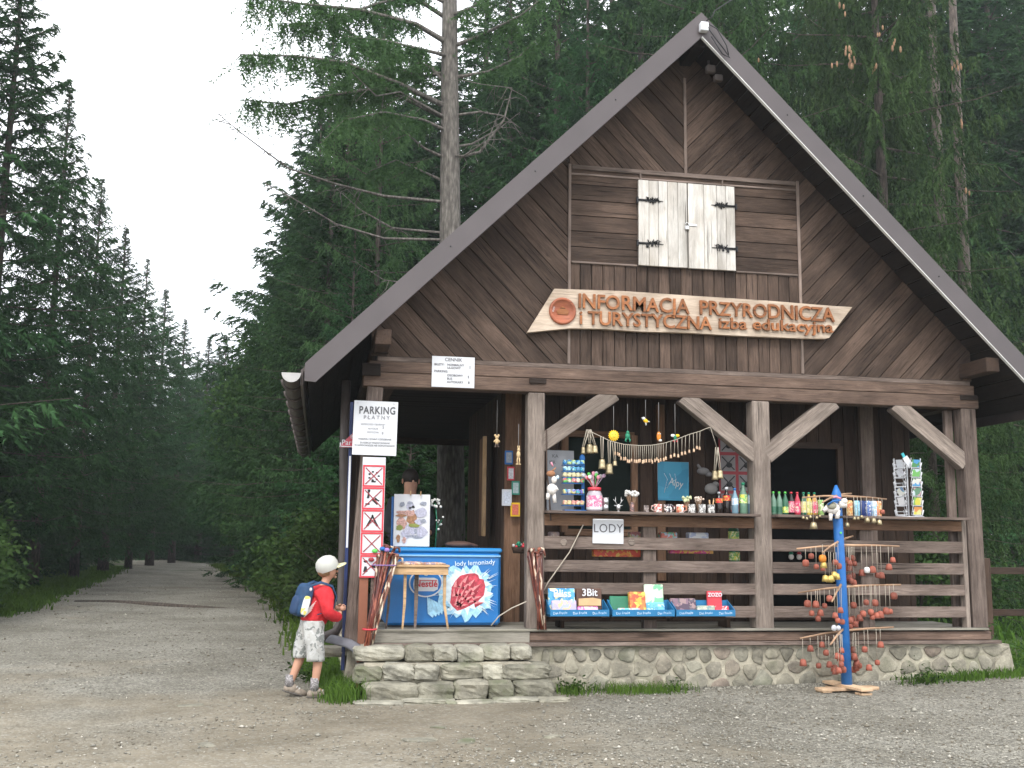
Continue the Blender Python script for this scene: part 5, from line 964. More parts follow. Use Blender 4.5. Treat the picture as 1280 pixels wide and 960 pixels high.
# three blue cardboard trays of sweets on the fourth rail
def tray(u0, u1, label, items):
    x0 = W(u0, 760, -.10)[0]; x1 = W(u1, 760, -.10)[0]; w = x1-x0; z0 = .705; e = empty('sweet_tray', ((x0+x1)/2, -.10, z0), label, 'sweet tray')
    m = MB(); m.box((0, 0, .01), (w, .20, .012)); m.box((0, -.10, .035), (w, .008, .06)); m.box((0, .10, .075), (w, .008, .14)); 
    for s_ in (-1, 1): m.v += []; m.prism([(0, 0), (.001, 0)], 0, 0) if False else m.add([(s_*w/2, -.10, 0), (s_*w/2, .10, 0), (s_*w/2, .10, .15), (s_*w/2, -.10, .065), (s_*(w/2-.006), -.10, 0), (s_*(w/2-.006), .10, 0), (s_*(w/2-.006), .10, .15), (s_*(w/2-.006), -.10, .065)], [(0, 1, 2, 3), (7, 6, 5, 4), (3, 2, 6, 7), (0, 3, 7, 4), (1, 5, 6, 2)])
    o = m.build('tray', M['traycard'], e); recalc(o.data)
    for k in range(3): text('Dan Frucht', .033, (-w/2+w*(k+.5)/3, -.1045, .034), (math.pi/2, -.05, 0), lwhite, e, sx=.9)
    wr = MB().box((0, .09, -.02), (w*.9, .02, .05)).build('bracket', M['inner'], e); return (x0+x1)/2, w
cx_, w = tray(685, 758, 'left blue cardboard tray of sweets on the lower rails', 0)
def pack(name, x, y, z, d, mat, label, tilt=0, cat='sweets', txt=None, tm=None, ts=.04, rzz=0):
    e = empty(name, (x, y, z), label, cat); MB().box((0, 0, d[2]/2), d, bev=.006).build('box', mat, e, rot=(R(tilt), 0, R(rzz)))
    if txt: text(txt, ts, (0, -d[1]/2-.003+math.sin(R(tilt))*0, d[2]*.80), (math.pi/2+R(tilt), 0, R(rzz)), tm, e, bold=.0015)
    return e
pack('candy_box', cx_-.14, -.05, .72, (.26, .03, .24), spots('blue bubble print', [(.06, .3, .6), (.1, .38, .68), (.75, .75, .5), (.2, .5, .75)], 22), 'bright blue upright box of sweets in the left tray', -8, txt='Bliss', tm=M['white'], ts=.10)
pack('candy_box', cx_-.13, -.11, .72, (.24, .025, .13), spots('lilac fish print', [(.45, .4, .65), (.6, .45, .6), (.7, .5, .3), (.4, .45, .75)], 26), 'lilac patterned low box in front in the left tray', -10)
pack('candy_box', cx_+.13, -.04, .76, (.25, .03, .20), pm('brown chocolate print', (.10, .05, .035), .5), 'dark brown box reading 3Bit in the left tray', -8, txt='3Bit', tm=M['white'], ts=.095)
flat([(cx_+.02, .80), (cx_+.24, .80), (cx_+.24, .86), (cx_+.16, .875), (cx_+.02, .865)], -.068, pm('wafer print', (.62, .42, .22), .5), None, 'wafer_print'); 
o = bpy.data.objects['wafer_print']; tag(o, 'flat pale chocolate wafer bar laid against the 3Bit box', 'chocolate bar'); 
pack('candy_box', cx_+.10, -.12, .72, (.2, .03, .075), spots('pink sweets print', [(.75, .25, .5), (.8, .5, .6), (.7, .15, .4), (.75, .7, .5)], 30), 'pink row of sweets at the front of the left tray', -20)
cx_, w = tray(762, 839, 'middle blue cardboard tray of sweets on the lower rails', 0)
pack('candy_box', cx_-.13, -.03, .72, (.30, .03, .17), pm('dark green card', (.03, .18, .10), .5), 'dark green empty box at the back of the middle tray', -15)
pack('candy_box', cx_-.02, -.07, .73, (.16, .06, .20), spots('orange yellow print', [(.72, .40, .06), (.78, .58, .1), (.6, .2, .06), (.5, .1, .05)], 24), 'orange and yellow bag of sweets in the middle tray', -12)
pack('candy_box', cx_+.155, -.04, .76, (.19, .03, .24), spots('pale green print', [(.6, .75, .6), (.55, .7, .5), (.7, .78, .7), (.2, .5, .3)], 14), 'tall rounded pale green box in the middle tray', -6); pack('candy_box', cx_+.15, -.10, .72, (.18, .05, .11), spots('light blue print', [(.15, .45, .7), (.45, .65, .8), (.1, .35, .6)], 30), 'light blue packs at the front right of the middle tray', -15)
pack('candy_box', cx_-.12, -.12, .72, (.22, .04, .06), spots('mixed print', [(.3, .55, .7), (.7, .3, .3), (.6, .65, .5), (.15, .5, .5)], 34), 'mixed small packs at the front left of the middle tray', -20)
cx_, w = tray(841, 914, 'right blue cardboard tray of sweets on the lower rails', 0)
pack('candy_box', cx_-.17, -.05, .72, (.26, .05, .15), spots('plum print', [(.08, .05, .08), (.2, .12, .16), (.3, .2, .2), (.12, .1, .12)], 26), 'dark plum open box at the left of the right tray', -18); pack('candy_box', cx_+.04, -.09, .72, (.18, .06, .08), spots('grey green print', [(.35, .4, .3), (.5, .48, .4), (.2, .3, .3)], 30), 'grey green packs in the middle of the right tray', -18)
pack('candy_box', cx_+.15, -.04, .76, (.15, .03, .18), M['red'], 'bright red upright box in the right tray', -5, txt='ZOZO', tm=M['white'], ts=.05); pack('candy_box', cx_+.20, -.11, .72, (.14, .04, .08), spots('red front print', [(.65, .05, .08), (.75, .5, .5), (.6, .04, .06)], 34), 'small red packs at the front right of the right tray', -15)

# ================================================================== the blue pole with hanging clay bells
PB = Vector((1.428, -.35, float(gz(1.428, -.35))+.02)); PT = Vector((1.392, -.33, 1.985))
bp = empty('blue_pole_stand', PB, 'tall blue pole with four tiers of bare branches on a wooden cross foot', 'display stand')
d = PT-PB; MB().tube([(0, 0, .03), d*.5, d*.955, d], [.052, .05, .047, .012], 12).build('pole', M['blue'], bp)
MB().ball(d*.84, (.054, .054, .03), 0, 12, 6).build('dark_collar', M['black'], bp)
for (a, L, w) in ((8, .64, .13), (98, .62, .13)):
    q = Matrix.Rotation(R(a), 3, 'Z'); o = MB(); o.box((0, 0, .02 if a < 50 else .045), (L, w, .028), bev=.004, rot=q).build('foot_board', M['pallet'], bp)
    for s_ in (-1, 1): MB().box(q @ Vector((s_*(L/2-.06), 0, .006)), (.10, w*.9, .02), rot=q).build('foot_block', M['pallet'], bp)
tiers = []
def branch(u0, v0, u1, v1, dy0, dy1, y=-.35):
    a = hangpt(u0, v0, y+dy0)-PB; b = hangpt(u1, v1, y+dy1)-PB; mid = (a+b)/2+Vector((0, 0, .022)); MB().tube([a, (a+mid)/2+Vector((0, 0, .008)), mid, (mid+b)/2+Vector((0, 0, .004)), b], [.008, .010, .013, .011, .009], 6).build('branch', M['stick'], bp); return a+PB, b+PB
def zb(tier, u): return np.interp(u, *tier)
branch(1003, 622, 1108, 624, -.02, .02); branch(1028, 628, 1064, 617, -.30, .30)
branch(996, 686, 1124, 683, -.02, .02); branch(1028, 691, 1066, 670, -.32, .3)
branch(998, 741, 1126, 731, -.02, .02); branch(1040, 752, 1062, 716, -.34, .3)
branch(1000, 798, 1117, 784, -.02, .02); branch(1038, 806, 1068, 774, -.34, .3)
clays = MB(); clays.lathe([(.012, .028), (.022, .022), (.027, .0), (.031, -.026), (.026, -.026), (.015, .0)], n=10, cap=False).lathe([(.001, .03), (.012, .028)], n=10, cap=False); clay_me = clays.mesh('clay_bell', M['clay'])
clay2 = MB().lathe([(.010, .030), (.024, .024), (.030, .004), (.027, -.022), (.014, -.028)], n=10).lathe([(.001, .031), (.010, .030)], n=10, cap=False).mesh('clay_jug', M['clay'])
cord_cache = {}
def clay(u, v, vt, tier, kind=0, s=1., mat=None, y=-.37, lab=None):
    p = hangpt(u, v, y); t = hangpt(u, vt, y); L = round(max(.04, t.z-p.z), 2)
    me = (clay_me, clay2)[kind]; o = bpy.data.objects.new('clay_bell', None); link(o); o.location = p
    tag(o, lab or tier_lab[tier], 'bell', 'bells hanging on the blue pole stand')
    b = bpy.data.objects.new('bell_body', me if mat is None else me.copy()); link(b, o); b.scale = (s, s, s)
    if mat: b.data.materials[0] = mat
    if L not in cord_cache: cord_cache[L] = MB().tube([(0, 0, .025), (0, 0, L)], .0026, 4).mesh('cord', M['rope'])
    c = bpy.data.objects.new('cord', cord_cache[L]); link(c, o)
tier_lab = {1: 'small brass bell hanging from the top tier of the blue pole', 2: 'small red clay bell hanging from the second tier of the blue pole', 3: 'small red clay bell hanging from the third tier of the blue pole', 4: 'small red clay bell hanging from the lowest tier of the blue pole'}
def U(x): return 940+x/3.097
def V_(y): return 590+y/3.097
t2 = [(208, 353), (229, 326), (249, 367), (275, 373), (322, 350), (335, 365), (367, 340), (378, 352), (388, 335), (397, 355), (376, 372), (426, 390), (467, 378), (486, 400), (501, 400), (530, 368), (545, 340), (376, 410), (388, 402), (395, 428), (384, 422)]
t3 = [(215, 510), (247, 512), (281, 518), (300, 490), (231, 547), (265, 545), (256, 568), (322, 555), (342, 535), (332, 575), (349, 580), (357, 560), (393, 516), (380, 575), (391, 567), (403, 578), (417, 565), (430, 549), (442, 505), (460, 543), (476, 507), (483, 555), (497, 552), (519, 538), (535, 540), (549, 480), (378, 595), (400, 590), (466, 562)]
t4 = [(226, 683), (271, 668), (198, 738), (258, 750), (287, 700), (300, 745), (320, 760), (330, 712), (347, 690), (343, 720), (336, 768), (322, 772), (353, 765), (392, 688), (396, 715), (405, 738), (403, 758), (415, 750), (436, 687), (453, 757), (485, 738), (498, 668), (345, 745), (392, 765)]
r = random.Random(17)
ORD = 'first second third fourth fifth sixth seventh eighth ninth tenth eleventh twelfth thirteenth fourteenth fifteenth sixteenth seventeenth eighteenth nineteenth twentieth twenty-first twenty-second twenty-third twenty-fourth twenty-fifth twenty-sixth twenty-seventh twenty-eighth twenty-ninth thirtieth'.split()
for tier, lst, top in ((2, t2, (np.array([996, 1045, 1123]), np.array([687, 677, 684]))), (3, t3, (np.array([998, 1052, 1126]), np.array([742, 732, 731]))), (4, t4, (np.array([1000, 1055, 1117]), np.array([799, 790, 784])))):
    for nk, (x, y) in enumerate(sorted(lst)):
        tl = {2: 'second', 3: 'third', 4: 'lowest'}[tier]; lb_ = '%s red clay bell from the left on the %s tier of the blue pole' % (ORD[nk], tl)
        u, v = U(x), V_(y); near = abs(u-1056) < 22; clay(u, v, float(np.interp(u, top[0], top[1]))+(2 if near else 0), tier, r.randrange(2), r.uniform(.85, 1.2), lab=lb_, y=-.37+(r.uniform(-.28, -.05) if near and u < 1054 else (r.uniform(.0, .25) if near else 0)))
# brass bells of the top tier and the second tier front
for (x, y, s_) in ((1004, 647, .5), (1008.5, 648, .5), (1013, 646, .5), (1021, 647, .5), (1025, 645, .5), (1068, 648, .6), (1072.5, 648, .6), (1077, 646, .6)): clay(x, y, 621, 1, 0, s_, M['brass'])
for (x, y, s_, lab) in ((1017, 657, 1.25, 'large brass bell hanging at the left of the top tier'), (1084, 650, .95, 'brass bell at the right of the top tier, next to the juice cans'), (1092, 651, .95, 'middle one of three brass bells at the right of the top tier'), (1099, 653, .95, 'rightmost brass bell of the top tier'), (1059, 656, .8, 'brass bell close to the right of the blue pole')): clay(x, y, 622, 1, 0, s_, M['brass'], lab=lab)
clay(1103, 640, 624, 1, 1, .8, lab='pink red clay bell at the right end of the top tier')
yb = pm('gold bell', (.55, .40, .12), .4, .5, var=.3, scale=30, rand=.2)
for k, (x, y) in enumerate(((277, 360), (284, 412), (307, 412), (318, 398), (328, 405), (300, 415))): clay(U(x), V_(y), 690, 2, 0, 1.1, yb, y=-.55, lab=['gold bell with green loop, topmost of the gold group at the second tier', 'large gold bell at the left of the gold group', 'gold bell low in the middle of the gold group', 'gold bell at the right of the gold group near the pole', 'gold bell touching the blue pole at the second tier', 'lowest gold bell of the gold group'][k])
clay(U(445), V_(380), 683, 2, 1, 1., M['offwhite'], lab='single white clay bell among the red ones at the second tier')
clay(U(273), V_(335), 688, 2, 1, 1.2, M['orange_p'], y=-.55, lab='orange clay bell at the front end of the second tier branch')
ss = empty('white_trinket', hangpt(1045, 785, -.42), 'white bow shaped trinket fixed on the blue pole above the lowest tier', 'trinket'); MB().ball((-.02, 0, 0), (.03, .02, .03), 0, 8, 6).ball((.025, 0, 0), (.025, .02, .025), 0, 8, 6).build('body', M['white'], ss)
for (u, v) in ((1051, 666),): tag(MB().box((0, 0, 0), (.022, .006, .018), bev=.002).build('green_tag', M['lime'], None, hangpt(u, v, -.40)), 'tiny bright green tag on the upper blue pole', 'tag')
# plush on top of the pole
p = hangpt(1043, 634, -.42); e = empty('plush_dog', p, 'white and grey plush puppy with blue band hanging near the top of the pole', 'plush toy')
MB().ball((-.02, 0, -.01), (.075, .05, .06), 0, 12, 8).tube([(-.07, 0, -.0), (-.12, -.01, -.04)], [.028, .018], 8).tube([(.03, 0, -.03), (.02, -.01, -.11)], [.03, .022], 8).tube([(-.04, 0, -.05), (-.05, -.01, -.13)], [.022, .016], 8).tube([(.05, 0, .03), (.12, 0, .02)], [.034, .028], 8).ball((.10, -.01, .06), (.035, .03, .03), 0, 9, 6).build('white_body', M['cream'], e); MB().ball((-.04, -.02, .01), (.05, .045, .042), 0, 10, 7).build('grey_head', pm('grey olive plush', (.30, .29, .22), .95, bump=.4, scale=60), e)
MB().tube([(-.09, -.04, .02), (-.05, -.065, .055), (0, -.06, .06), (.03, -.03, .05)], .010, 6).build('blue_band', M['blue'], e); MB().ball((-.07, -.01, .075), (.035, .03, .016), 0, 9, 5).build('dark_ear', M['black'], e); MB().tube([(-.05, -.03, .09), (.0, -.03, .10), (.06, -.02, .085)], .010, 6).build('pink_collar', M['pink'], e)
HAZE = .0009
# ================================================================== people
kid = empty('person', (-3.66, -.20, float(gz(-3.66, -.2))+.012), 'child in white cap and red sweater with blue backpack, looking up at the signs', 'person', rz=R(22))
HIP = (.02, 0, .60); CH = (.10, 0, .90); NK = (.135, 0, 1.0); HD = (.165, 0, 1.085)
# body: one surface; x forward, +y the child's left
bv = [HIP, (.055, 0, .74), CH, NK, (.15, 0, 1.04), HD, (.175, 0, 1.15),
      (.01, -.075, .56), (.06, -.085, .31), (.035, -.085, .08), (.11, -.09, .035),      # right leg, the nearer one
      (.0, .075, .56), (-.045, .08, .33), (-.13, .08, .11), (-.07, .085, .04),         # left leg, a step behind
      (.09, -.125, .90), (.10, -.165, .72), (.23, -.10, .70), (.265, -.07, .74),        # right arm
      (.09, .125, .90), (.13, .165, .73), (.25, .09, .72), (.275, .055, .755)]
be = [(0, 1), (1, 2), (2, 3), (3, 4), (4, 5), (5, 6), (0, 7), (7, 8), (8, 9), (9, 10), (0, 11), (11, 12), (12, 13), (13, 14), (2, 15), (15, 16), (16, 17), (17, 18), (2, 19), (19, 20), (20, 21), (21, 22)]
br = [(.07, .09), (.06, .08), (.05, .07), .036, .045, (.084, .074), (.068, .062), .065, .046, .030, .03, .065, .046, .030, .03, .030, .022, .020, .022, .030, .022, .020, .022]
skin('body', bv, be, br, M['skin'], kid)
# face seen in profile, tipped up: nose, lips, ear
fc = MB(); fc.ball((.245, -.0, 1.095), (.014, .011, .012), 0, 8, 6).ball((.236, 0, 1.066), (.010, .016, .005), 0, 8, 5).ball((.228, 0, 1.045), (.016, .018, .014), 0, 8, 5); fc.build('nose_and_mouth', M['skin'], kid)
for s_ in (-1, 1):
    MB().ball((.155, s_*.072, 1.09), (.014, .008, .022), 0, 8, 6).build('ear', M['skin'], kid); MB().ball((.236, s_*.028, 1.112), (.006, .010, .006), 0, 7, 5).build('eye', M['black'], kid)
MB().ball((.135, 0, 1.10), (.078, .074, .062), 0, 14, 8).build('hair', pm('light brown hair', (.26, .16, .08), .8, var=.3, scale=60), kid)
# hands: palm, thumb and four bent fingers each, closed in front of the chest
for s_ in (-1, 1):
    c = Vector((.285, s_*.055, .765)); h = MB(); h.ball(c, (.028, .016, .024), 0, 9, 6)
    hn = h.build('hand', M['skin'], kid)
    for k in range(4):
        L = (.9, 1, .95, .78)[k]; z = .018-.011*k; MB().tube([c+Vector((.018, 0, z)), c+Vector((.018+.018*L, -s_*.008, z+.003)), c+Vector((.018+.022*L, -s_*.022*L, z+.002))], [.0062, .006, .0048], 6).build('finger', M['skin'], hn)
    MB().tube([c+Vector((-.0, -s_*.01, .018)), c+Vector((.014, -s_*.018, .030)), c+Vector((.028, -s_*.018, .032))], [.007, .0065, .005], 6).build('thumb', M['skin'], hn)
# red sweater
sv = [(.028, 0, .60), (.055, 0, .74), (.09, 0, .86), (.115, 0, .93), (.132, 0, .975), (.09, -.125, .895), (.10, -.170, .73), (.215, -.11, .69), (.245, -.085, .715), (.09, .125, .895), (.13, .170, .74), (.23, .11, .705), (.255, .075, .73)]
sr = [(.125, .145), (.115, .13), (.115, .13), (.095, .11), .055, .076, .060, .050, .042, .076, .060, .050, .042]
rs = NT('red knit'); tcn = rs.n('TexCoord'); n1 = rs.n('TexNoise', Vector=tcn.outputs['Object'], Scale=14., Detail=4.).outputs['Fac']; rs.l(rs.ramp(n1, [(.3, (.46, .012, .02)), (.7, (.66, .03, .04))]), rs.b.inputs['Base Color']); rs.b.inputs['Roughness'].default_value = .9; rs.bump(n1, .6, .03)
skin('sweater', sv, [(0, 1), (1, 2), (2, 3), (3, 4), (3, 5), (5, 6), (6, 7), (7, 8), (3, 9), (9, 10), (10, 11), (11, 12)], sr, rs.m, kid)
cl_ = bpy.data.textures.new('folds', 'CLOUDS'); cl_.noise_scale = .07; swo = [c for c in kid.children if c.name.startswith('sweater')][0]; dm = swo.modifiers.new('folds', 'DISPLACE'); dm.texture = cl_; dm.strength = .022; dm.mid_level = .5
# shorts: a waist and two legs, patterned
cam_ = spots('pale camouflage cloth', [(.42, .42, .40), (.20, .21, .20), (.48, .48, .47), (.38, .37, .35), (.44, .44, .42)], 30, .9)
pr2 = MB()
def ringtube(m, rings, n=16):
    vs = []
    for (c, rx_, ry_) in rings:
        for j in range(n): a = 2*math.pi*j/n; w = 1+.05*math.sin(a*3+c[2]*30); vs.append((c[0]+rx_*math.cos(a)*w, c[1]+ry_*math.sin(a)*w, c[2]))
    m.add(vs, [(i*n+j, i*n+(j+1) % n, (i+1)*n+(j+1) % n, (i+1)*n+j) for i in range(len(rings)-1) for j in range(n)], 0, True)
ringtube(pr2, [((.035, -.085, .315), .082, .076), ((.03, -.082, .42), .086, .078), ((.015, -.07, .53), .096, .082), ((.02, -.045, .60), .10, .088), ((.03, -.03, .665), .10, .092)])
ringtube(pr2, [((-.035, .085, .335), .080, .076), ((-.02, .082, .43), .086, .078), ((.0, .07, .53), .096, .082), ((.02, .045, .60), .10, .088), ((.03, .03, .665), .10, .092)])
o = pr2.build('shorts', cam_, kid); sb2 = o.modifiers.new('fine', 'SUBSURF'); sb2.levels = sb2.render_levels = 2; dm = o.modifiers.new('folds', 'DISPLACE'); dm.texture = cl_; dm.strength = .025; sol = o.modifiers.new('cloth', 'SOLIDIFY'); sol.thickness = .008
# socks and shoes
for (x, y, z, lift, ang) in ((.035, -.085, .0, 0, -.1), (-.135, .08, .03, .3, -.15)):
    MB().tube([(x, y, .17+z*.6), (x-.0, y, .06+z)], [.036, .042], 12).build('sock', spots('grey marled sock', [(.22, .2, .2), (.4, .38, .38), (.15, .14, .14)], 60, .95), kid)
    s1 = MB(); s1.ball((.01, 0, .045), (.062, .042, .045), 0, 14, 8).ball((.085, 0, .032), (.075, .044, .032), 0, 14, 8).ball((-.03, 0, .035), (.035, .036, .034), 0, 10, 7); sh_ = s1.build('shoe', pm('taupe suede', (.30, .25, .20), .85, var=.25, scale=20.), kid, (x, y, z), (0, lift, ang))
    MB().ball((.045, 0, .008), (.12, .046, .012), 0, 16, 5).build('sole', pm('dark sole', (.10, .09, .08), .8), sh_)
    MB().tube([(.04, -.03, .065), (.055, 0, .075), (.04, .03, .065)], .006, 5).tube([(.065, -.028, .055), (.08, 0, .065), (.065, .028, .055)], .006, 5).build('lace', M['offwhite'], sh_)
# cap: dome tipped back with a yellow lined brim
q = Matrix.Rotation(R(-22), 3, 'Y'); cc = Vector((.150, 0, 1.135))
prof = [(.096, -.03), (.104, .0), (.103, .03), (.090, .065), (.062, .090), (.025, .102), (.001, .104)]
cp_ = MB().lathe(prof, cc, 20, rot=q, cap=False).build('cap', pm('white cap cloth', (.50, .50, .46), .9, var=.05), kid)
bm_ = MB(); n = 14; vs = []
for j in range(n+1):
    a = -1.15+2.3*j/n; 
    for rr_, dz in ((.095, -.012), (.150 if abs(a) < .9 else .13, -.028)): vs.append(q @ Vector((rr_*math.cos(a)+(.03*math.cos(a) if rr_ > .1 else 0), rr_*math.sin(a)*.78, dz))+cc)
bm_.add(vs, [(2*j, 2*j+1, 2*j+3, 2*j+2) for j in range(n)], 0, True); o = bm_.build('brim', pm('pale yellow brim', (.72, .70, .42), .8), cp_); so_ = o.modifiers.new('thick', 'SOLIDIFY'); so_.thickness = .007
# backpack
bk = MB(); qb = Matrix.Rotation(R(14), 3, 'Y')
def supell(m, c, d, n=14, rows=9, e=.55, rot=None):
    vs = []
    f = lambda t: math.copysign(abs(t)**e, t)
    for i in range(rows+1):
        a = math.pi*i/rows-math.pi/2
        for j in range(n): b = 2*math.pi*j/n; v = Vector((d[0]*f(math.cos(a))*f(math.cos(b)), d[1]*f(math.cos(a))*f(math.sin(b)), d[2]*f(math.sin(a)))); vs.append((rot @ v if rot else v)+Vector(c))
    m.add(vs, [(i*n+j, i*n+(j+1) % n, (i+1)*n+(j+1) % n, (i+1)*n+j) for i in range(rows) for j in range(n)], 0, True); return m
navy = pm('navy backpack cloth', (.018, .055, .125), .7, var=.3, scale=18., bump=.3)
bpk = supell(bk, (-.075, 0, .845), (.062, .105, .150), rot=qb).build('backpack', navy, kid); supell(MB(), (-.135, 0, .80), (.035, .075, .085), rot=qb).build('front_pocket', pm('dark blue pocket', (.02, .05, .12), .7), bpk)
supell(MB(), (-.085, -.104, .80), (.034, .008, .085), rot=qb).build('side_patch', spots('white yellow patch', [(.7, .7, .68), (.75, .75, .72), (.7, .6, .15), (.6, .65, .7)], 18), bpk)
MB().ball((-.04, -.098, .94), (.014, .006, .016), 0, 8, 5).build('white_badge', M['white'], bpk)
for k in range(5): MB().tube([(-.10+.012*k, -.108, .70+.02*k), (-.03+.01*k, -.112, .76+.02*k)], .0022, 4).build('elastic_cord', M['offwhite'], bpk)
for s_ in (-1, 1): MB().tube([(-.03, s_*.07, .97), (.06, s_*.085, 1.0), (.17, s_*.085, .965), (.215, s_*.085, .87), (.17, s_*.12, .76), (.02, s_*.125, .72)], [.014, .016, .016, .014, .010, .008], 8, flat=.5).build('strap', navy, bpk)
# the seller behind the freezer
sx, sz = W(512, 602, 1.6); sel = empty('person', (sx, 1.6, FL), 'seller in dark clothes with short dark hair looking down behind the freezer', 'person', rz=R(-80)); hz = sz-FL
sv = [(0, 0, .88), (0, 0, 1.05), (.02, 0, hz-.30), (.03, 0, hz-.16), (.045, 0, hz-.07), (.06, 0, hz+.02), (.0, -.09, .80), (.02, -.10, .45), (.0, -.10, .06), (.10, -.11, .03), (0, .09, .80), (.02, .10, .45), (0, .10, .06), (.10, .11, .03), (.02, -.19, hz-.24), (.05, -.24, hz-.52), (.25, -.16, hz-.56), (.33, -.12, hz-.56), (.02, .19, hz-.24), (.05, .24, hz-.52), (.25, .16, hz-.56), (.33, .12, hz-.56)]
sr = [(.13, .15), (.12, .14), (.13, .15), .06, .075, (.095, .080), .10, .06, .045, .04, .10, .06, .045, .04, .065, .045, .033, .034, .065, .045, .033, .034]
skin('body', sv, [(0, 1), (1, 2), (2, 3), (3, 4), (4, 5), (0, 6), (6, 7), (7, 8), (8, 9), (0, 10), (10, 11), (11, 12), (12, 13), (2, 14), (14, 15), (15, 16), (16, 17), (2, 18), (18, 19), (19, 20), (20, 21)], sr, M['skin'], sel)
MB().ball((.03, 0, hz+.05), (.105, .092, .095), 0, 14, 8).build('hair', pm('dark hair', (.02, .014, .011), .7), sel)
MB().ball((.155, 0, hz-.01), (.016, .014, .02), 0, 8, 6).ball((.148, 0, hz-.048), (.010, .024, .006), 0, 8, 5).build('nose_and_mouth', M['skin'], sel)
for s_ in (-1, 1): MB().ball((.140, s_*.032, hz+.02), (.006, .014, .006), 0, 7, 5).build('eye', M['black'], sel); MB().ball((.05, s_*.092, hz), (.02, .008, .03), 0, 8, 5).build('ear', M['skin'], sel)
jv = [(0, 0, .80), (0, 0, 1.05), (.02, 0, hz-.30), (.03, 0, hz-.19), (.02, -.19, hz-.24), (.05, -.245, hz-.52), (.24, -.16, hz-.56), (.02, .19, hz-.24), (.05, .245, hz-.52), (.24, .16, hz-.56)]
skin('jacket', jv, [(0, 1), (1, 2), (2, 3), (2, 4), (4, 5), (5, 6), (2, 7), (7, 8), (8, 9)], [(.15, .17), (.145, .165), (.15, .175), .075, .085, .06, .048, .085, .06, .048], pm('charcoal jacket', (.03, .032, .036), .9), sel)
tv = [(0, 0, .88), (0, -.09, .80), (.02, -.10, .45), (0, -.10, .08), (0, .09, .80), (.02, .10, .45), (0, .10, .08)]
skin('trousers', tv, [(0, 1), (1, 2), (2, 3), (0, 4), (4, 5), (5, 6)], [(.14, .16), .11, .075, .065, .11, .075, .065], pm('dark trousers', (.03, .035, .05), .9), sel)

# ================================================================== trees
def blades(rgn, P, D, bl, wd):
    """one narrow triangle at each point P along direction D"""
    n = len(P); D = D/np.linalg.norm(D, axis=1, keepdims=True); s = np.cross(D, rgn.normal(0, 1, (n, 3))); s /= np.linalg.norm(s, axis=1, keepdims=True)+1e-9
    b = bl*rgn.uniform(.6, 1.3, (n, 1)); w = wd*rgn.uniform(.6, 1.3, (n, 1)); return np.stack([P-s*w, P+s*w, P+D*b], 1)
def spruce_crown(seed, H, base, Rr, nb, twigs, per, weep, bl, wd, drop=-.15, shape=.85, trunk_pts=None):
    rgn = np.random.default_rng(seed); out = []; limbs = []
    nw = max(8, nb//6); zw = base+(H-base)*(1-(1-np.linspace(0, .996, nw))**1.5); zs = np.repeat(zw, 6)+rgn.normal(0, 1, nw*6)*np.repeat(np.interp(np.linspace(0, 1, nw), [0, .5, .8, 1], [.05, .07, .12, .08]), 6); az = np.tile(np.arange(6)*math.pi/3, nw)+np.repeat(rgn.uniform(0, 6.28, nw), 6)+rgn.normal(0, .15, nw*6)
    for z, a in zip(zs, az):
        t = min(.998, max(0., (z-base)/(H-base))); L = Rr*((1-t)**shape)*rgn.uniform(.66, 1.15)*float(np.interp(t, [.72, .9, .97, 1], [1, .66, .4, .2]))*(min(1, .55+t*5) if base > 1 else 1)+.06; el = np.interp(t, [0, .5, 1], [drop, .05, .75])+rgn.normal(0, .06)
        ca, sa = math.cos(a), math.sin(a); s = np.linspace(0, 1, 7); px = L*s; pz = L*(math.tan(el)*s-weep*.28*s**1.6+.14*s**4)
        line = np.stack([px*ca, px*sa, z+pz], 1); limbs.append(line)
        nt_ = max(3, int(twigs*(.22+.78*L/Rr)*(.6 if t > .85 else 1))); q = np.sort(rgn.uniform(.10, 1., nt_)); sd = np.where(rgn.random(nt_) < .5, -1., 1.)
        st = np.stack([np.interp(q, s, line[:, i]) for i in range(3)], 1); l = L*.30*(1.15-q)*rgn.uniform(.6, 1.25, nt_)+.05+.08*min(1, L)
        an = rgn.uniform(.55, 1.1, nt_)*sd; dx = np.cos(an)*ca-np.sin(an)*sa; dy = np.cos(an)*sa+np.sin(an)*ca
        k = np.linspace(.08, 1, per)[None, :, None]; dirv = np.stack([dx, dy, np.full(nt_, math.tan(el)*.4-.12)], 1)
        dirv = dirv*(1-weep*.55)+np.array([0, 0, -1.])*weep*.55
        Pt = st[:, None]+dirv[:, None]*l[:, None, None]*k+np.array([0, 0, -1.])*(l[:, None, None]*(.22+weep*.5)*k**2)
        Pt = Pt.reshape(-1, 3); dd = np.repeat(dirv, per, 0)*.9+rgn.normal(0, .55, (len(Pt), 3))*np.array([1, 1, .6])+np.array([0, 0, -.25-weep*.7])
        tb = float(np.interp(t, [.7, .9, 1], [1, .6, .35])); out.append(blades(rgn, Pt, dd, bl*tb, wd*tb))
        kk = max(4, int(per*1.2*min(1, .3+L))); q2 = rgn.uniform(.2, 1, kk*2); P2 = np.stack([np.interp(q2, s, line[:, i]) for i in range(3)], 1); out.append(blades(rgn, P2, np.stack([np.full(kk*2, ca), np.full(kk*2, sa), np.full(kk*2, .1)], 1)+rgn.normal(0, .5, (kk*2, 3)), bl*tb, wd*tb))
    V = np.concatenate(out).reshape(-1, 3); return V, np.arange(len(V)).reshape(-1, 3), limbs
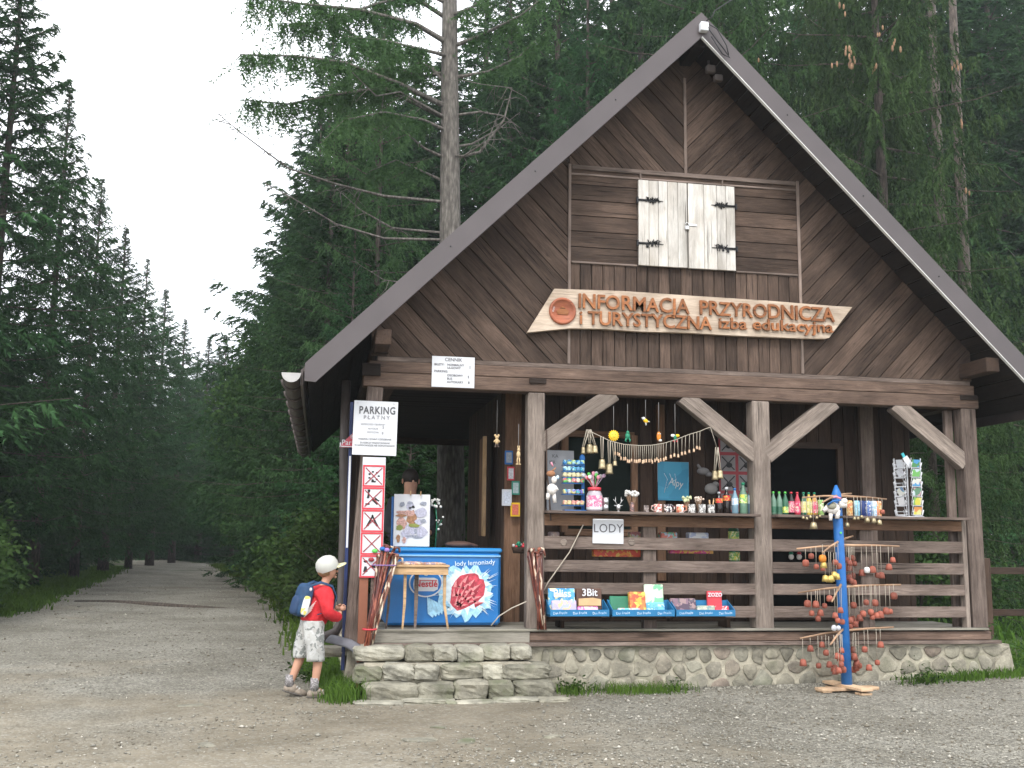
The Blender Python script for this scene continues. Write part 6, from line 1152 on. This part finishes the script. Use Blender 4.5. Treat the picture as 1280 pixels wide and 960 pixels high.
def trunk_mesh(name, H, r0, limbs, mat, lr=.03, n=9, bend=.0, seed=0, every=1):
    m = MB(); k = 12; r = random.Random(seed); pts = [(bend*math.sin(i/k*3)*.5, bend*math.cos(i/k*2.3)*.5-bend*.5, H*i/k) for i in range(k+1)]; m.tube(pts, [r0*.8*(1.2 if i == 0 else 1)*(1-.93*i/k)+.01 for i in range(k+1)], n)
    for l in limbs[::every]: m.tube([l[0], l[2], l[4], l[6]], [lr, lr*.75, lr*.45, lr*.15], 4, cap=False)
    return m.mesh(name, mat)
protos = {}
def proto(key, seed, H, base, Rr, nb, twigs, per, weep, bl, wd, mat, r0, **kw):
    V, F, limbs = spruce_crown(seed, H, base, Rr, nb, twigs, per, weep, bl, wd, **kw); protos[key] = (mesh_np('crown', V, F, [mat]), trunk_mesh('trunk', H, r0, limbs, M['bark'], .028, every=2), H)
proto('a', 1, 16, 1.9, 3.7, 230, 44, 11, .22, .15, .021, M['needle'], .20, shape=.95)
proto('b', 2, 16, 2.1, 3.2, 230, 42, 11, .4, .14, .020, M['needle'], .18, shape=.9)
proto('c', 3, 16, 1.7, 4.1, 250, 46, 11, .12, .16, .022, M['needle'], .22, drop=-.05, shape=1.)
proto('w', 4, 17, .9, 4.3, 186, 66, 16, .9, .13, .020, M['needle2'], .24, drop=-.12, shape=.6)
proto('d', 9, 16, 1.4, 3.0, 200, 32, 11, .5, .15, .022, M['needle'], .17, shape=.8)
proto('e', 12, 16, .3, 3.9, 200, 40, 10, .15, .16, .024, M['needle'], .2, drop=-.05, shape=.95)
proto('l', 6, 17, 1.5, 3.6, 170, 50, 13, .6, .11, .016, M['larch'], .16, shape=.7)
proto('y', 5, 5, .1, 1.5, 110, 22, 8, .2, .12, .024, M['needle'], .06)
def tree(key, x, y, h, rz, name='spruce_tree', label=None, group=None, wide=1., cat='tree'):
    cr_, tk, H = protos[key]; e = bpy.data.objects.new(name, None); link(e); e.location = (x, y, float(gz(x, y))-.05); e.rotation_euler = (0, 0, rz); tag(e, label, cat, group); s = h/H
    for nm, me in (('trunk', tk), ('crown', cr_)):
        o = bpy.data.objects.new(nm, me); link(o, e); o.scale = (s*wide*1.22, s*wide*1.22, s)
    return e
rt = random.Random(44)
def top_tree(key, u, v, y, label, wide=1., name='spruce_tree', group=None):
    x, z = W(u, v, y); return tree(key, x, y, z, rt.uniform(0, 6.28), name, label, group, wide)
# the left row, nearest first, tops as they step down towards the sky gap
tree('a', -12.9, 8.8, 21, .4, label='tallest dark spruce at the left edge, its top out of the picture', wide=.9)
tree('b', -14.6, 11.5, 21, 2.1, label='dark spruce behind the tallest one at the far left edge', wide=1.)
top_tree('c', 34, -90, 16, 'tall dark spruce second from the left edge, its tip just above the picture', .8)
top_tree('b', 88, 112, 21, 'slender spruce with a pointed tip standing free against the white sky at left', .95)
top_tree('d', 128, 225, 27, 'spruce right of the pointed free-standing one', 1.)
top_tree('c', 158, 285, 33, 'misty spruce halfway down the left row', 1.0)
top_tree('d', 185, 325, 38, 'misty spruce low in the left row beside the sky gap', 1.0)
top_tree('a', 208, 362, 44, 'small looking far spruce near the bottom of the sky gap, left side', 1.1)
top_tree('b', 232, 400, 50, 'far spruce closing the left row just left of the lowest sky', 1.2)
for (u, v, y, k, w) in ((262, 424, 56, 'a', 1.2), (283, 420, 58, 'b', 1.), (325, 395, 60, 'c', 1.2), (248, 440, 62, 'e', 1.3), (275, 432, 66, 'b', 1.5)): top_tree(k, u, v, y, 'distant spruce closing the far end of the track', w, group='spruces at the far end of the track')
# right of the track, left of and behind the hut
top_tree('a', 402, 140, 19, 'tall spruce left of the big bare trunk, highest of the group beside the sky gap', .95)
top_tree('c', 372, 225, 26, 'spruce leaning towards the sky gap, second from the bare trunk', .95)
top_tree('b', 362, 300, 33, 'spruce on the right side of the sky gap, halfway down', 1.1)
top_tree('a', 345, 345, 40, 'misty spruce low on the right side of the sky gap', 1.1)
top_tree('b', 440, 60, 15, 'bushy spruce just left of the big bare trunk', .8)
top_tree('c', 480, -30, 20, 'dark spruce right behind the branches of the big bare trunk', .8)
top_tree('a', 640, -80, 17, 'dark spruce between the bare trunk and the roof peak', .75)
top_tree('b', 735, -60, 13.5, 'dark spruce behind the left roof slope', .8)
top_tree('c', 800, -130, 17, 'dark spruce directly behind the roof peak', .8)
top_tree('l', 482, 10, 13.5, 'light green larch standing just left of the big bare trunk', .8, 'larch_tree')
top_tree('c', 700, -40, 21, 'dark spruce farther back left of the roof peak', .9)
top_tree('b', 900, -160, 19, 'dark spruce just right of the roof peak', .9)
top_tree('c', 1010, -120, 23, 'dark spruce behind the weeping spruces, centre right', .9)
top_tree('a', 1225, -140, 20, 'dark spruce behind the weeping spruces near the right edge', .9)
top_tree('c', 1290, -100, 17, 'dark spruce cut by the right edge of the picture', .9)
for (u, v, y, k) in ((560, 40, 22, 'a'), (610, -60, 24, 'e'), (668, -30, 25, 'a'), (765, -110, 22, 'c'), (850, -160, 22, 'a'), (945, -120, 21, 'e'), (1060, -160, 24, 'a'), (1150, -170, 21, 'c'), (1180, -120, 26, 'e'), (1260, -150, 24, 'a'), (520, 70, 24, 'c')): top_tree(k, u, v, y, 'dark spruce filling the wood above the hut roof', 1.15, group='spruces in the wood behind the hut')
for (x, y, h) in ((-15.2, 9.5, 21), (-16.5, 13, 20), (-17.4, 17.5, 20), (-17.5, 22, 18)): tree('a', x, y, h, x, label='tall dark spruce deep behind the left row', group='spruces in the wood left of the track', wide=1.15)
for i in range(6): tree('y', -17.5+i*1.7, 57+i % 2*1.5, 4.5, i*1.1, 'young_spruce', 'dark young spruce closing the far end of the track', 'young spruces at the far end', wide=1.3)
# weeping spruces with cones over the right roof slope
wA = tree('w', 4.9, 12.2, 18, .5, 'weeping_spruce', 'weeping spruce with hanging cones rising over the right roof slope', wide=.85)
wB = tree('w', 8.6, 11.0, 18.5, 2.5, 'weeping_spruce', 'weeping spruce at the right edge behind the roof corner', wide=.8)
wC = tree('w', 10.6, 15.5, 19, 4.0, 'weeping_spruce', 'weeping spruce farther back at the upper right edge', wide=.85)
tree('e', 7.6, 18, 20, 1.0, label='dark upright spruce behind the weeping ones at right', wide=.8)
tree('a', 2.2, 16, 19, 3.0, label='dark spruce behind the ridge right of the peak', wide=.8)
tree('w', 6.4, 6.0, 6.5, 1.2, 'weeping_spruce', 'low drooping spruce close beside the right wall of the hut', wide=1.2)
cm = MB().ball((0, 0, 0), (.022, .022, .065), 0, 8, 8).mesh('cone', pm('spruce cone', (.26, .15, .08), .7, var=.3, scale=40, rand=.3)); r = random.Random(3)
for (u, v, n) in ((1060, 66, 7), (1063, 78, 6), (1052, 12, 4), (1102, 40, 3), (1121, 56, 4), (1196, 84, 6), (1200, 152, 3), (1092, 88, 4), (952, 76, 1), (1042, 84, 2), (1207, 242, 2)):
    for k in range(n):
        p = hangpt(u+r.uniform(-6, 6), v+r.uniform(-6, 6), 9.4+r.uniform(-.4, .2)); o = bpy.data.objects.new('spruce_cone', cm); link(o); o.location = p; s_ = r.uniform(.8, 1.2); o.scale = (s_, s_, s_); tag(o, 'brown hanging spruce cone among the weeping branches', 'cone', 'cones on the weeping spruce')
# deep wood behind: rows that leave no gap low down
for i in range(11):
    x = -17-rt.uniform(0, 4)-i*1.1; y = 9+i*5.5; tree(rt.choice('abcd'), x-1, y, rt.uniform(17, 21), rt.uniform(0, 6), label='dark forest spruce deep behind the left row', group='spruces in the wood left of the track', wide=1.1)
for i in range(15):
    tree(rt.choice('abc'), -15.5-i*.45-rt.uniform(0, 2.5), 11+i*3.6, rt.uniform(11, 15), rt.uniform(0, 6), label='mid-height spruce behind the front row left of the track', group='spruces in the wood left of the track', wide=1.15)
for i in range(8):
    x = float(edge_l(12+i*6.))-rt.uniform(4.2, 5.0); tree('e', x, 12+i*6., rt.uniform(8, 10), rt.uniform(0, 6), label='lower spruce along the left edge of the track', group='lower spruces lining the left of the track', wide=1.1)
for i in range(9):
    y = 13+i*5.; x = float(edge_r(y))+rt.uniform(5.8, 6.8); tree(rt.choice('abcd'), x, y, rt.uniform(7, 10), rt.uniform(0, 6), label='lower spruce along the right edge of the track', group='lower spruces lining the right of the track', wide=1.15)
for i in range(16):
    x = -4+i*1.9+rt.uniform(-.6, .6); y = 21+rt.uniform(0, 7); tree(rt.choice('abcd'), x, y, rt.uniform(15, 20), rt.uniform(0, 6), label='dark forest spruce deep behind the hut', group='spruces in the wood behind the hut', wide=.9)
for i in range(9):
    x = -22+i*3.+rt.uniform(-.6, .6); tree('e', x, 66+rt.uniform(0, 6), rt.uniform(13, 15), rt.uniform(0, 6), label='dark spruce at the far end of the track', group='spruces closing the far end', wide=1.5)
# young spruces and shrubs at the wood's edge
for (x, y, h) in ((-11.2, 6.6, 3.6), (-12.0, 10.6, 4.4), (-12.8, 14, 4.), (-14.0, 19, 4.6), (-15.2, 26, 5), (-2.8, 12.6, 4.4), (-1.9, 10.6, 3.6), (-3.2, 17, 5), (-3.4, 22, 5.4), (-5.2, 30, 5), (.6, 10.4, 4.2), (-.4, 12.8, 4.6), (1.8, 12, 4), (5.2, 8.3, 4.2), (6.8, 9.5, 4.8), (8.4, 8.6, 4.4)):
    tree('y', x, y, h, rt.uniform(0, 6), 'young_spruce', 'young dense spruce %s' % ('at the left edge of the wood beside the yard' if x < -9 else 'between the track and the hut' if x < -1.5 else 'seen through the back of the open bay' if x < 3 else 'behind the right fence'), 'young spruces at the edge of the wood', wide=1.25)
for i in range(16):
    tree(rt.choice('yye'), -36+i*2.1+rt.uniform(-.5, .5) if i % 2 else -31+i*1.1, 44+i % 3*9+rt.uniform(0, 4) if i % 2 else 64+rt.uniform(0, 3), rt.uniform(5, 7), rt.uniform(0, 6), 'young_spruce', 'dark young spruce closing the far end of the track', 'young spruces at the far end', wide=1.6)
for i in range(9):
    y = 19+i*4.6; tree('y', float(edge_l(y))-rt.uniform(2.2, 3.4), y, rt.uniform(3.2, 4.6), rt.uniform(0, 6), 'young_spruce', 'young spruce between the trunks along the left edge of the track', 'young spruces between the trunks left of the track', wide=1.2)
# broad-leaved trees and shrubs
def broad_crown(seed, H, Rr, n, clumps, zb=.2, ls=.075):
    rgn = np.random.default_rng(seed); C = []; 
    while len(C) < clumps:
        p = rgn.uniform(-1, 1, 3)
        if (p**2).sum() < 1 and (p**2).sum() > .12: C.append(p)
    C = np.array(C)*np.array([Rr, Rr, H*(1-zb)/2])+np.array([0, 0, H*(1+zb)/2]); idx = rgn.integers(0, clumps, n); P = C[idx]+rgn.normal(0, .17*Rr, (n, 3))*np.array([1, 1, .6])
    a = rgn.normal(0, 1, (n, 3)); a /= np.linalg.norm(a, axis=1, keepdims=True); b = np.cross(a, rgn.normal(0, 1, (n, 3))); b /= np.linalg.norm(b, axis=1, keepdims=True); s = ls*rgn.uniform(.6, 1.3, (n, 1))
    V = np.stack([P-a*s, P+b*s*.5, P+a*s, P-b*s*.5], 1).reshape(-1, 3); i = np.arange(n)*4; F = np.concatenate([np.stack([i, i+1, i+2], 1), np.stack([i, i+2, i+3], 1)]); return V, F, C
def broad(key, seed, H, Rr, n, clumps, ls=.075, zb=.2):
    V, F, C = broad_crown(seed, H, Rr, n, clumps, zb, ls); m = MB(); m.tube([(0, 0, 0), (.05, .02, H*.4), (0, 0, H*.85)], [H*.014+.02, H*.010+.01, .01], 7); r = random.Random(seed)
    for c in C[::2]: z0 = c[2]*r.uniform(.35, .7); m.tube([(0, 0, z0), (c[0]*.5, c[1]*.5, (z0+c[2])/2+.1), tuple(c)], [.02, .012, .004], 4, cap=False)
    protos[key] = (mesh_np('crown', V, F, [M['leaf']]), m.mesh('trunk', M['bark']), H)
broad('k', 7, 7., 2.2, 17000, 90, .070, .05); broad('s', 8, 2.2, 1.3, 6500, 40, .06, 0)
x, _ = W(372, 640, 19); tree('k', x, 19, 7.5, 1., 'broadleaf_tree', 'light green broad-leaved tree among the spruces beside the left eave of the hut', wide=.75)
for (u, y, h, lab) in ((400, 14, 11, 'spruce close behind the left eave of the hut'), (432, 12.3, 8, 'shorter spruce just behind the gutter corner'), (388, 22, 12, 'middle-height spruce between the eave and the track'), (368, 29, 12, 'spruce right of the track, beside the sky gap base')):
    x, _ = W(u, 640, y); tree(rt.choice('abcd'), x, y, h, rt.uniform(0, 6), 'spruce_tree', lab, wide=1.)
tree('k', -11.9, 6.6, 7.2, .3, 'broadleaf_tree', 'broad-leaved tree reaching in at the left edge of the picture', wide=.8)
tree('k', -14.2, 20, 6.5, 2.3, 'broadleaf_tree', 'light green broad-leaved tree left of the track before the spruces', wide=.9)
for (x, y, h) in ((-9.6, 5.2, 1.7), (-9.9, 7.8, 2.0), (-3.3, 8.6, 1.9), (-2.6, 9.8, 2.2), (-3.3, 11.4, 2.0), (-1.5, 9.2, 1.6), (5.6, 5.2, 1.5), (4.6, 7.6, 2.0), (-10.3, 10.5, 2.2)):
    tree('s', x, y, h, rt.uniform(0, 6), 'leafy_shrub', 'low leafy shrub %s' % ('at the left edge of the yard' if x < -9 else 'behind the left side of the hut' if x < 0 else 'behind the right fence'), 'leafy shrubs at the edge of the wood', cat='shrub')
# the big bare larch trunk behind the hut, with sweeping and dead limbs
YL = 8.9; lx, _ = W(566, 660, YL); lar = empty('larch_tree', (lx, YL, 0), 'big tree with bare grey trunk, drooping green upper branches and dead lower ones', 'tree')
tx0, tz0 = W(562, 0, YL); H_ = 19; sl = (tx0-lx)/tz0; m = MB(); m.tube([(sl*z, 0, z) for z in np.linspace(-.1, H_, 16)], list(np.interp(np.linspace(0, 1, 16), [0, .1, .5, 1], [.30, .255, .17, .05])), 14); m.build('trunk', M['bark_grey'], lar)
rgn = np.random.default_rng(5); O = Vector((lx, YL, 0)); live = []; wood_ = MB(); dead = MB()
def limb(vtrunk, pts, r0, ydir, alive, twig=1., uo=562):
    P = [hangpt(uo, vtrunk, YL)-O]+[hangpt(u, v, YL+ydir*(k+1)/len(pts))-O for k, (u, v) in enumerate(pts)]; n = len(P); (wood_ if alive else dead).tube(P, [r0*(1-.85*i/(n-1)) for i in range(n)], 5, cap=False)
    A = np.array([tuple(p) for p in P]); s = np.linspace(0, 1, n); L = np.linalg.norm(np.diff(A, axis=0), axis=1).sum()
    if alive:
        nt_ = int(L*62*twig); q = rgn.uniform(.22, 1, nt_); st = np.stack([np.interp(q, s, A[:, i]) for i in range(3)], 1); l = rgn.uniform(.15, .62, nt_)*(.55+.6*q); k = np.linspace(.0, 1, 12)[None, :, None]
        dh = rgn.normal(0, .45, (nt_, 3)); dh[:, 2] = -1; Pt = (st[:, None]+dh[:, None]*l[:, None, None]*k).reshape(-1, 3); dd = rgn.normal(0, 1, (len(Pt), 3))*.9+np.array([0, 0, -.5]); live.append(blades(rgn, Pt, dd, .10, .016))
    else:
        for j in range(int(L*5)):
            q = rgn.uniform(.25, 1); p = Vector([np.interp(q, s, A[:, i]) for i in range(3)]); d1 = Vector((rgn.normal(0, .25), rgn.normal(0, .2), rgn.uniform(-.30, .08))); dead.tube([p, p+d1*.6, p+d1+Vector((rgn.normal(0, .08), 0, -.08))], [.010, .006, .002], 4, cap=False)
limb(135, [(500, 105), (430, 78), (370, 70), (300, 68)], .06, -1.5, True, 1.3); limb(150, [(480, 110), (420, 118), (360, 130), (305, 125)], .05, -.5, True, 1.1); limb(55, [(520, 30), (450, 12), (380, 5), (310, -5)], .06, -1.2, True, 1.2)
limb(25, [(500, -15), (440, -30), (390, -40)], .05, .5, True); limb(60, [(600, 45), (650, 20), (700, -20)], .05, -.8, True); limb(98, [(610, 90), (650, 70), (690, 30)], .04, -.6, True); limb(110, [(540, 85), (470, 60), (420, 30), (390, -5)], .05, 1., True); limb(20, [(590, 10), (630, -30)], .05, -1., True)
limb(70, [(520, 60), (480, 50), (430, 45)], .04, -2., True, 1.2); limb(5, [(530, -10), (470, 5), (400, 28), (350, 30)], .05, -.6, True, 1.3); limb(90, [(530, 95), (490, 85), (450, 90), (410, 110)], .04, 1.4, True, 1.1)
limb(165, [(530, 150), (480, 140), (430, 150), (400, 180)], .035, -1.4, True, 1.1); limb(230, [(530, 215), (495, 200), (460, 215), (440, 250)], .03, .8, True, 1.)
limb(150, [(535, 135), (500, 115), (470, 120), (440, 90)], .04, -1., False); limb(200, [(530, 185), (500, 160), (480, 155)], .035, -.7, False); limb(253, [(480, 245), (420, 230), (360, 210), (300, 165), (272, 142)], .034, -1.4, False); limb(300, [(480, 298), (420, 280), (370, 250), (325, 225)], .03, -.8, False); limb(292, [(490, 285), (450, 262), (420, 235)], .03, .8, False)
limb(200, [(600, 190), (630, 150), (640, 110), (600, 105)], .035, -.7, False); limb(185, [(590, 180), (625, 160), (650, 140)], .03, .5, False); limb(195, [(580, 195), (610, 175), (632, 120)], .03, -1., False); limb(145, [(600, 140), (630, 145), (650, 160)], .03, -.3, False); limb(330, [(520, 355), (480, 350), (440, 325)], .02, .3, False, uo=555)
wood_.build('live_branch', M['bark_grey'], lar); dead.build('dead_branch', M['bark_grey'], lar)
V = np.concatenate(live).reshape(-1, 3); o = bpy.data.objects.new('foliage', mesh_np('foliage', V, np.arange(len(V)).reshape(-1, 3), [M['larch']])); link(o, lar); o['kind'] = 'stuff'
# other bare trunks
for (u, y, r0, lab) in ((1190, 13.5, .17, 'dark straight trunk seen through the weeping branches at upper right'), (1218, 12.5, .16, 'dark trunk behind the right fence')):
    x, _ = W(u, 600, y); tag(MB().tube([(0, 0, -.2), (0, 0, 6), (.1, 0, 17)], [r0*1.2, r0, r0*.5], 9).build('tree_trunk', M['bark'], None, (x, y, 0)), lab, 'tree')
# dark fence right of the hut
fe = empty('rail_fence', (5.0, 3.2, .1), 'dark two-rail wooden fence in the shade right of the hut', 'fence')
for k, x in enumerate((-1.2, .3, 1.75, 3.2)): board('fence_post', (x, 0, -.1), (x, 0, 1.15), .14, .12, M['inner'], fe)
for z in (.42, .98): board('fence_rail', (-1.4, .03, z), (3.4, .03, z), .09, .06, M['inner'], fe)
# undergrowth
rr = random.Random(5); grass('grass', [(rr.uniform(4, 12), rr.uniform(3.5, 12)) for k in range(500)], 9, (.1, .35), 'shaded undergrowth behind the right fence', .02, 8, .2)
flush_text()
hm = bpy.data.materials.new('thin haze'); hm.use_nodes = True; ht = hm.node_tree; ht.nodes.clear(); hv = ht.nodes.new('ShaderNodeVolumePrincipled'); hv.inputs['Color'].default_value = (.86, .93, 1, 1); hv.inputs['Density'].default_value = HAZE; hv.inputs['Anisotropy'].default_value = .2; ho = ht.nodes.new('ShaderNodeOutputMaterial'); ht.links.new(hv.outputs[0], ho.inputs['Volume'])
hz_ = MB().box((0, 55, 13.5), (330, 420, 31)).build('haze', hm); tag(hz_, kind='stuff')
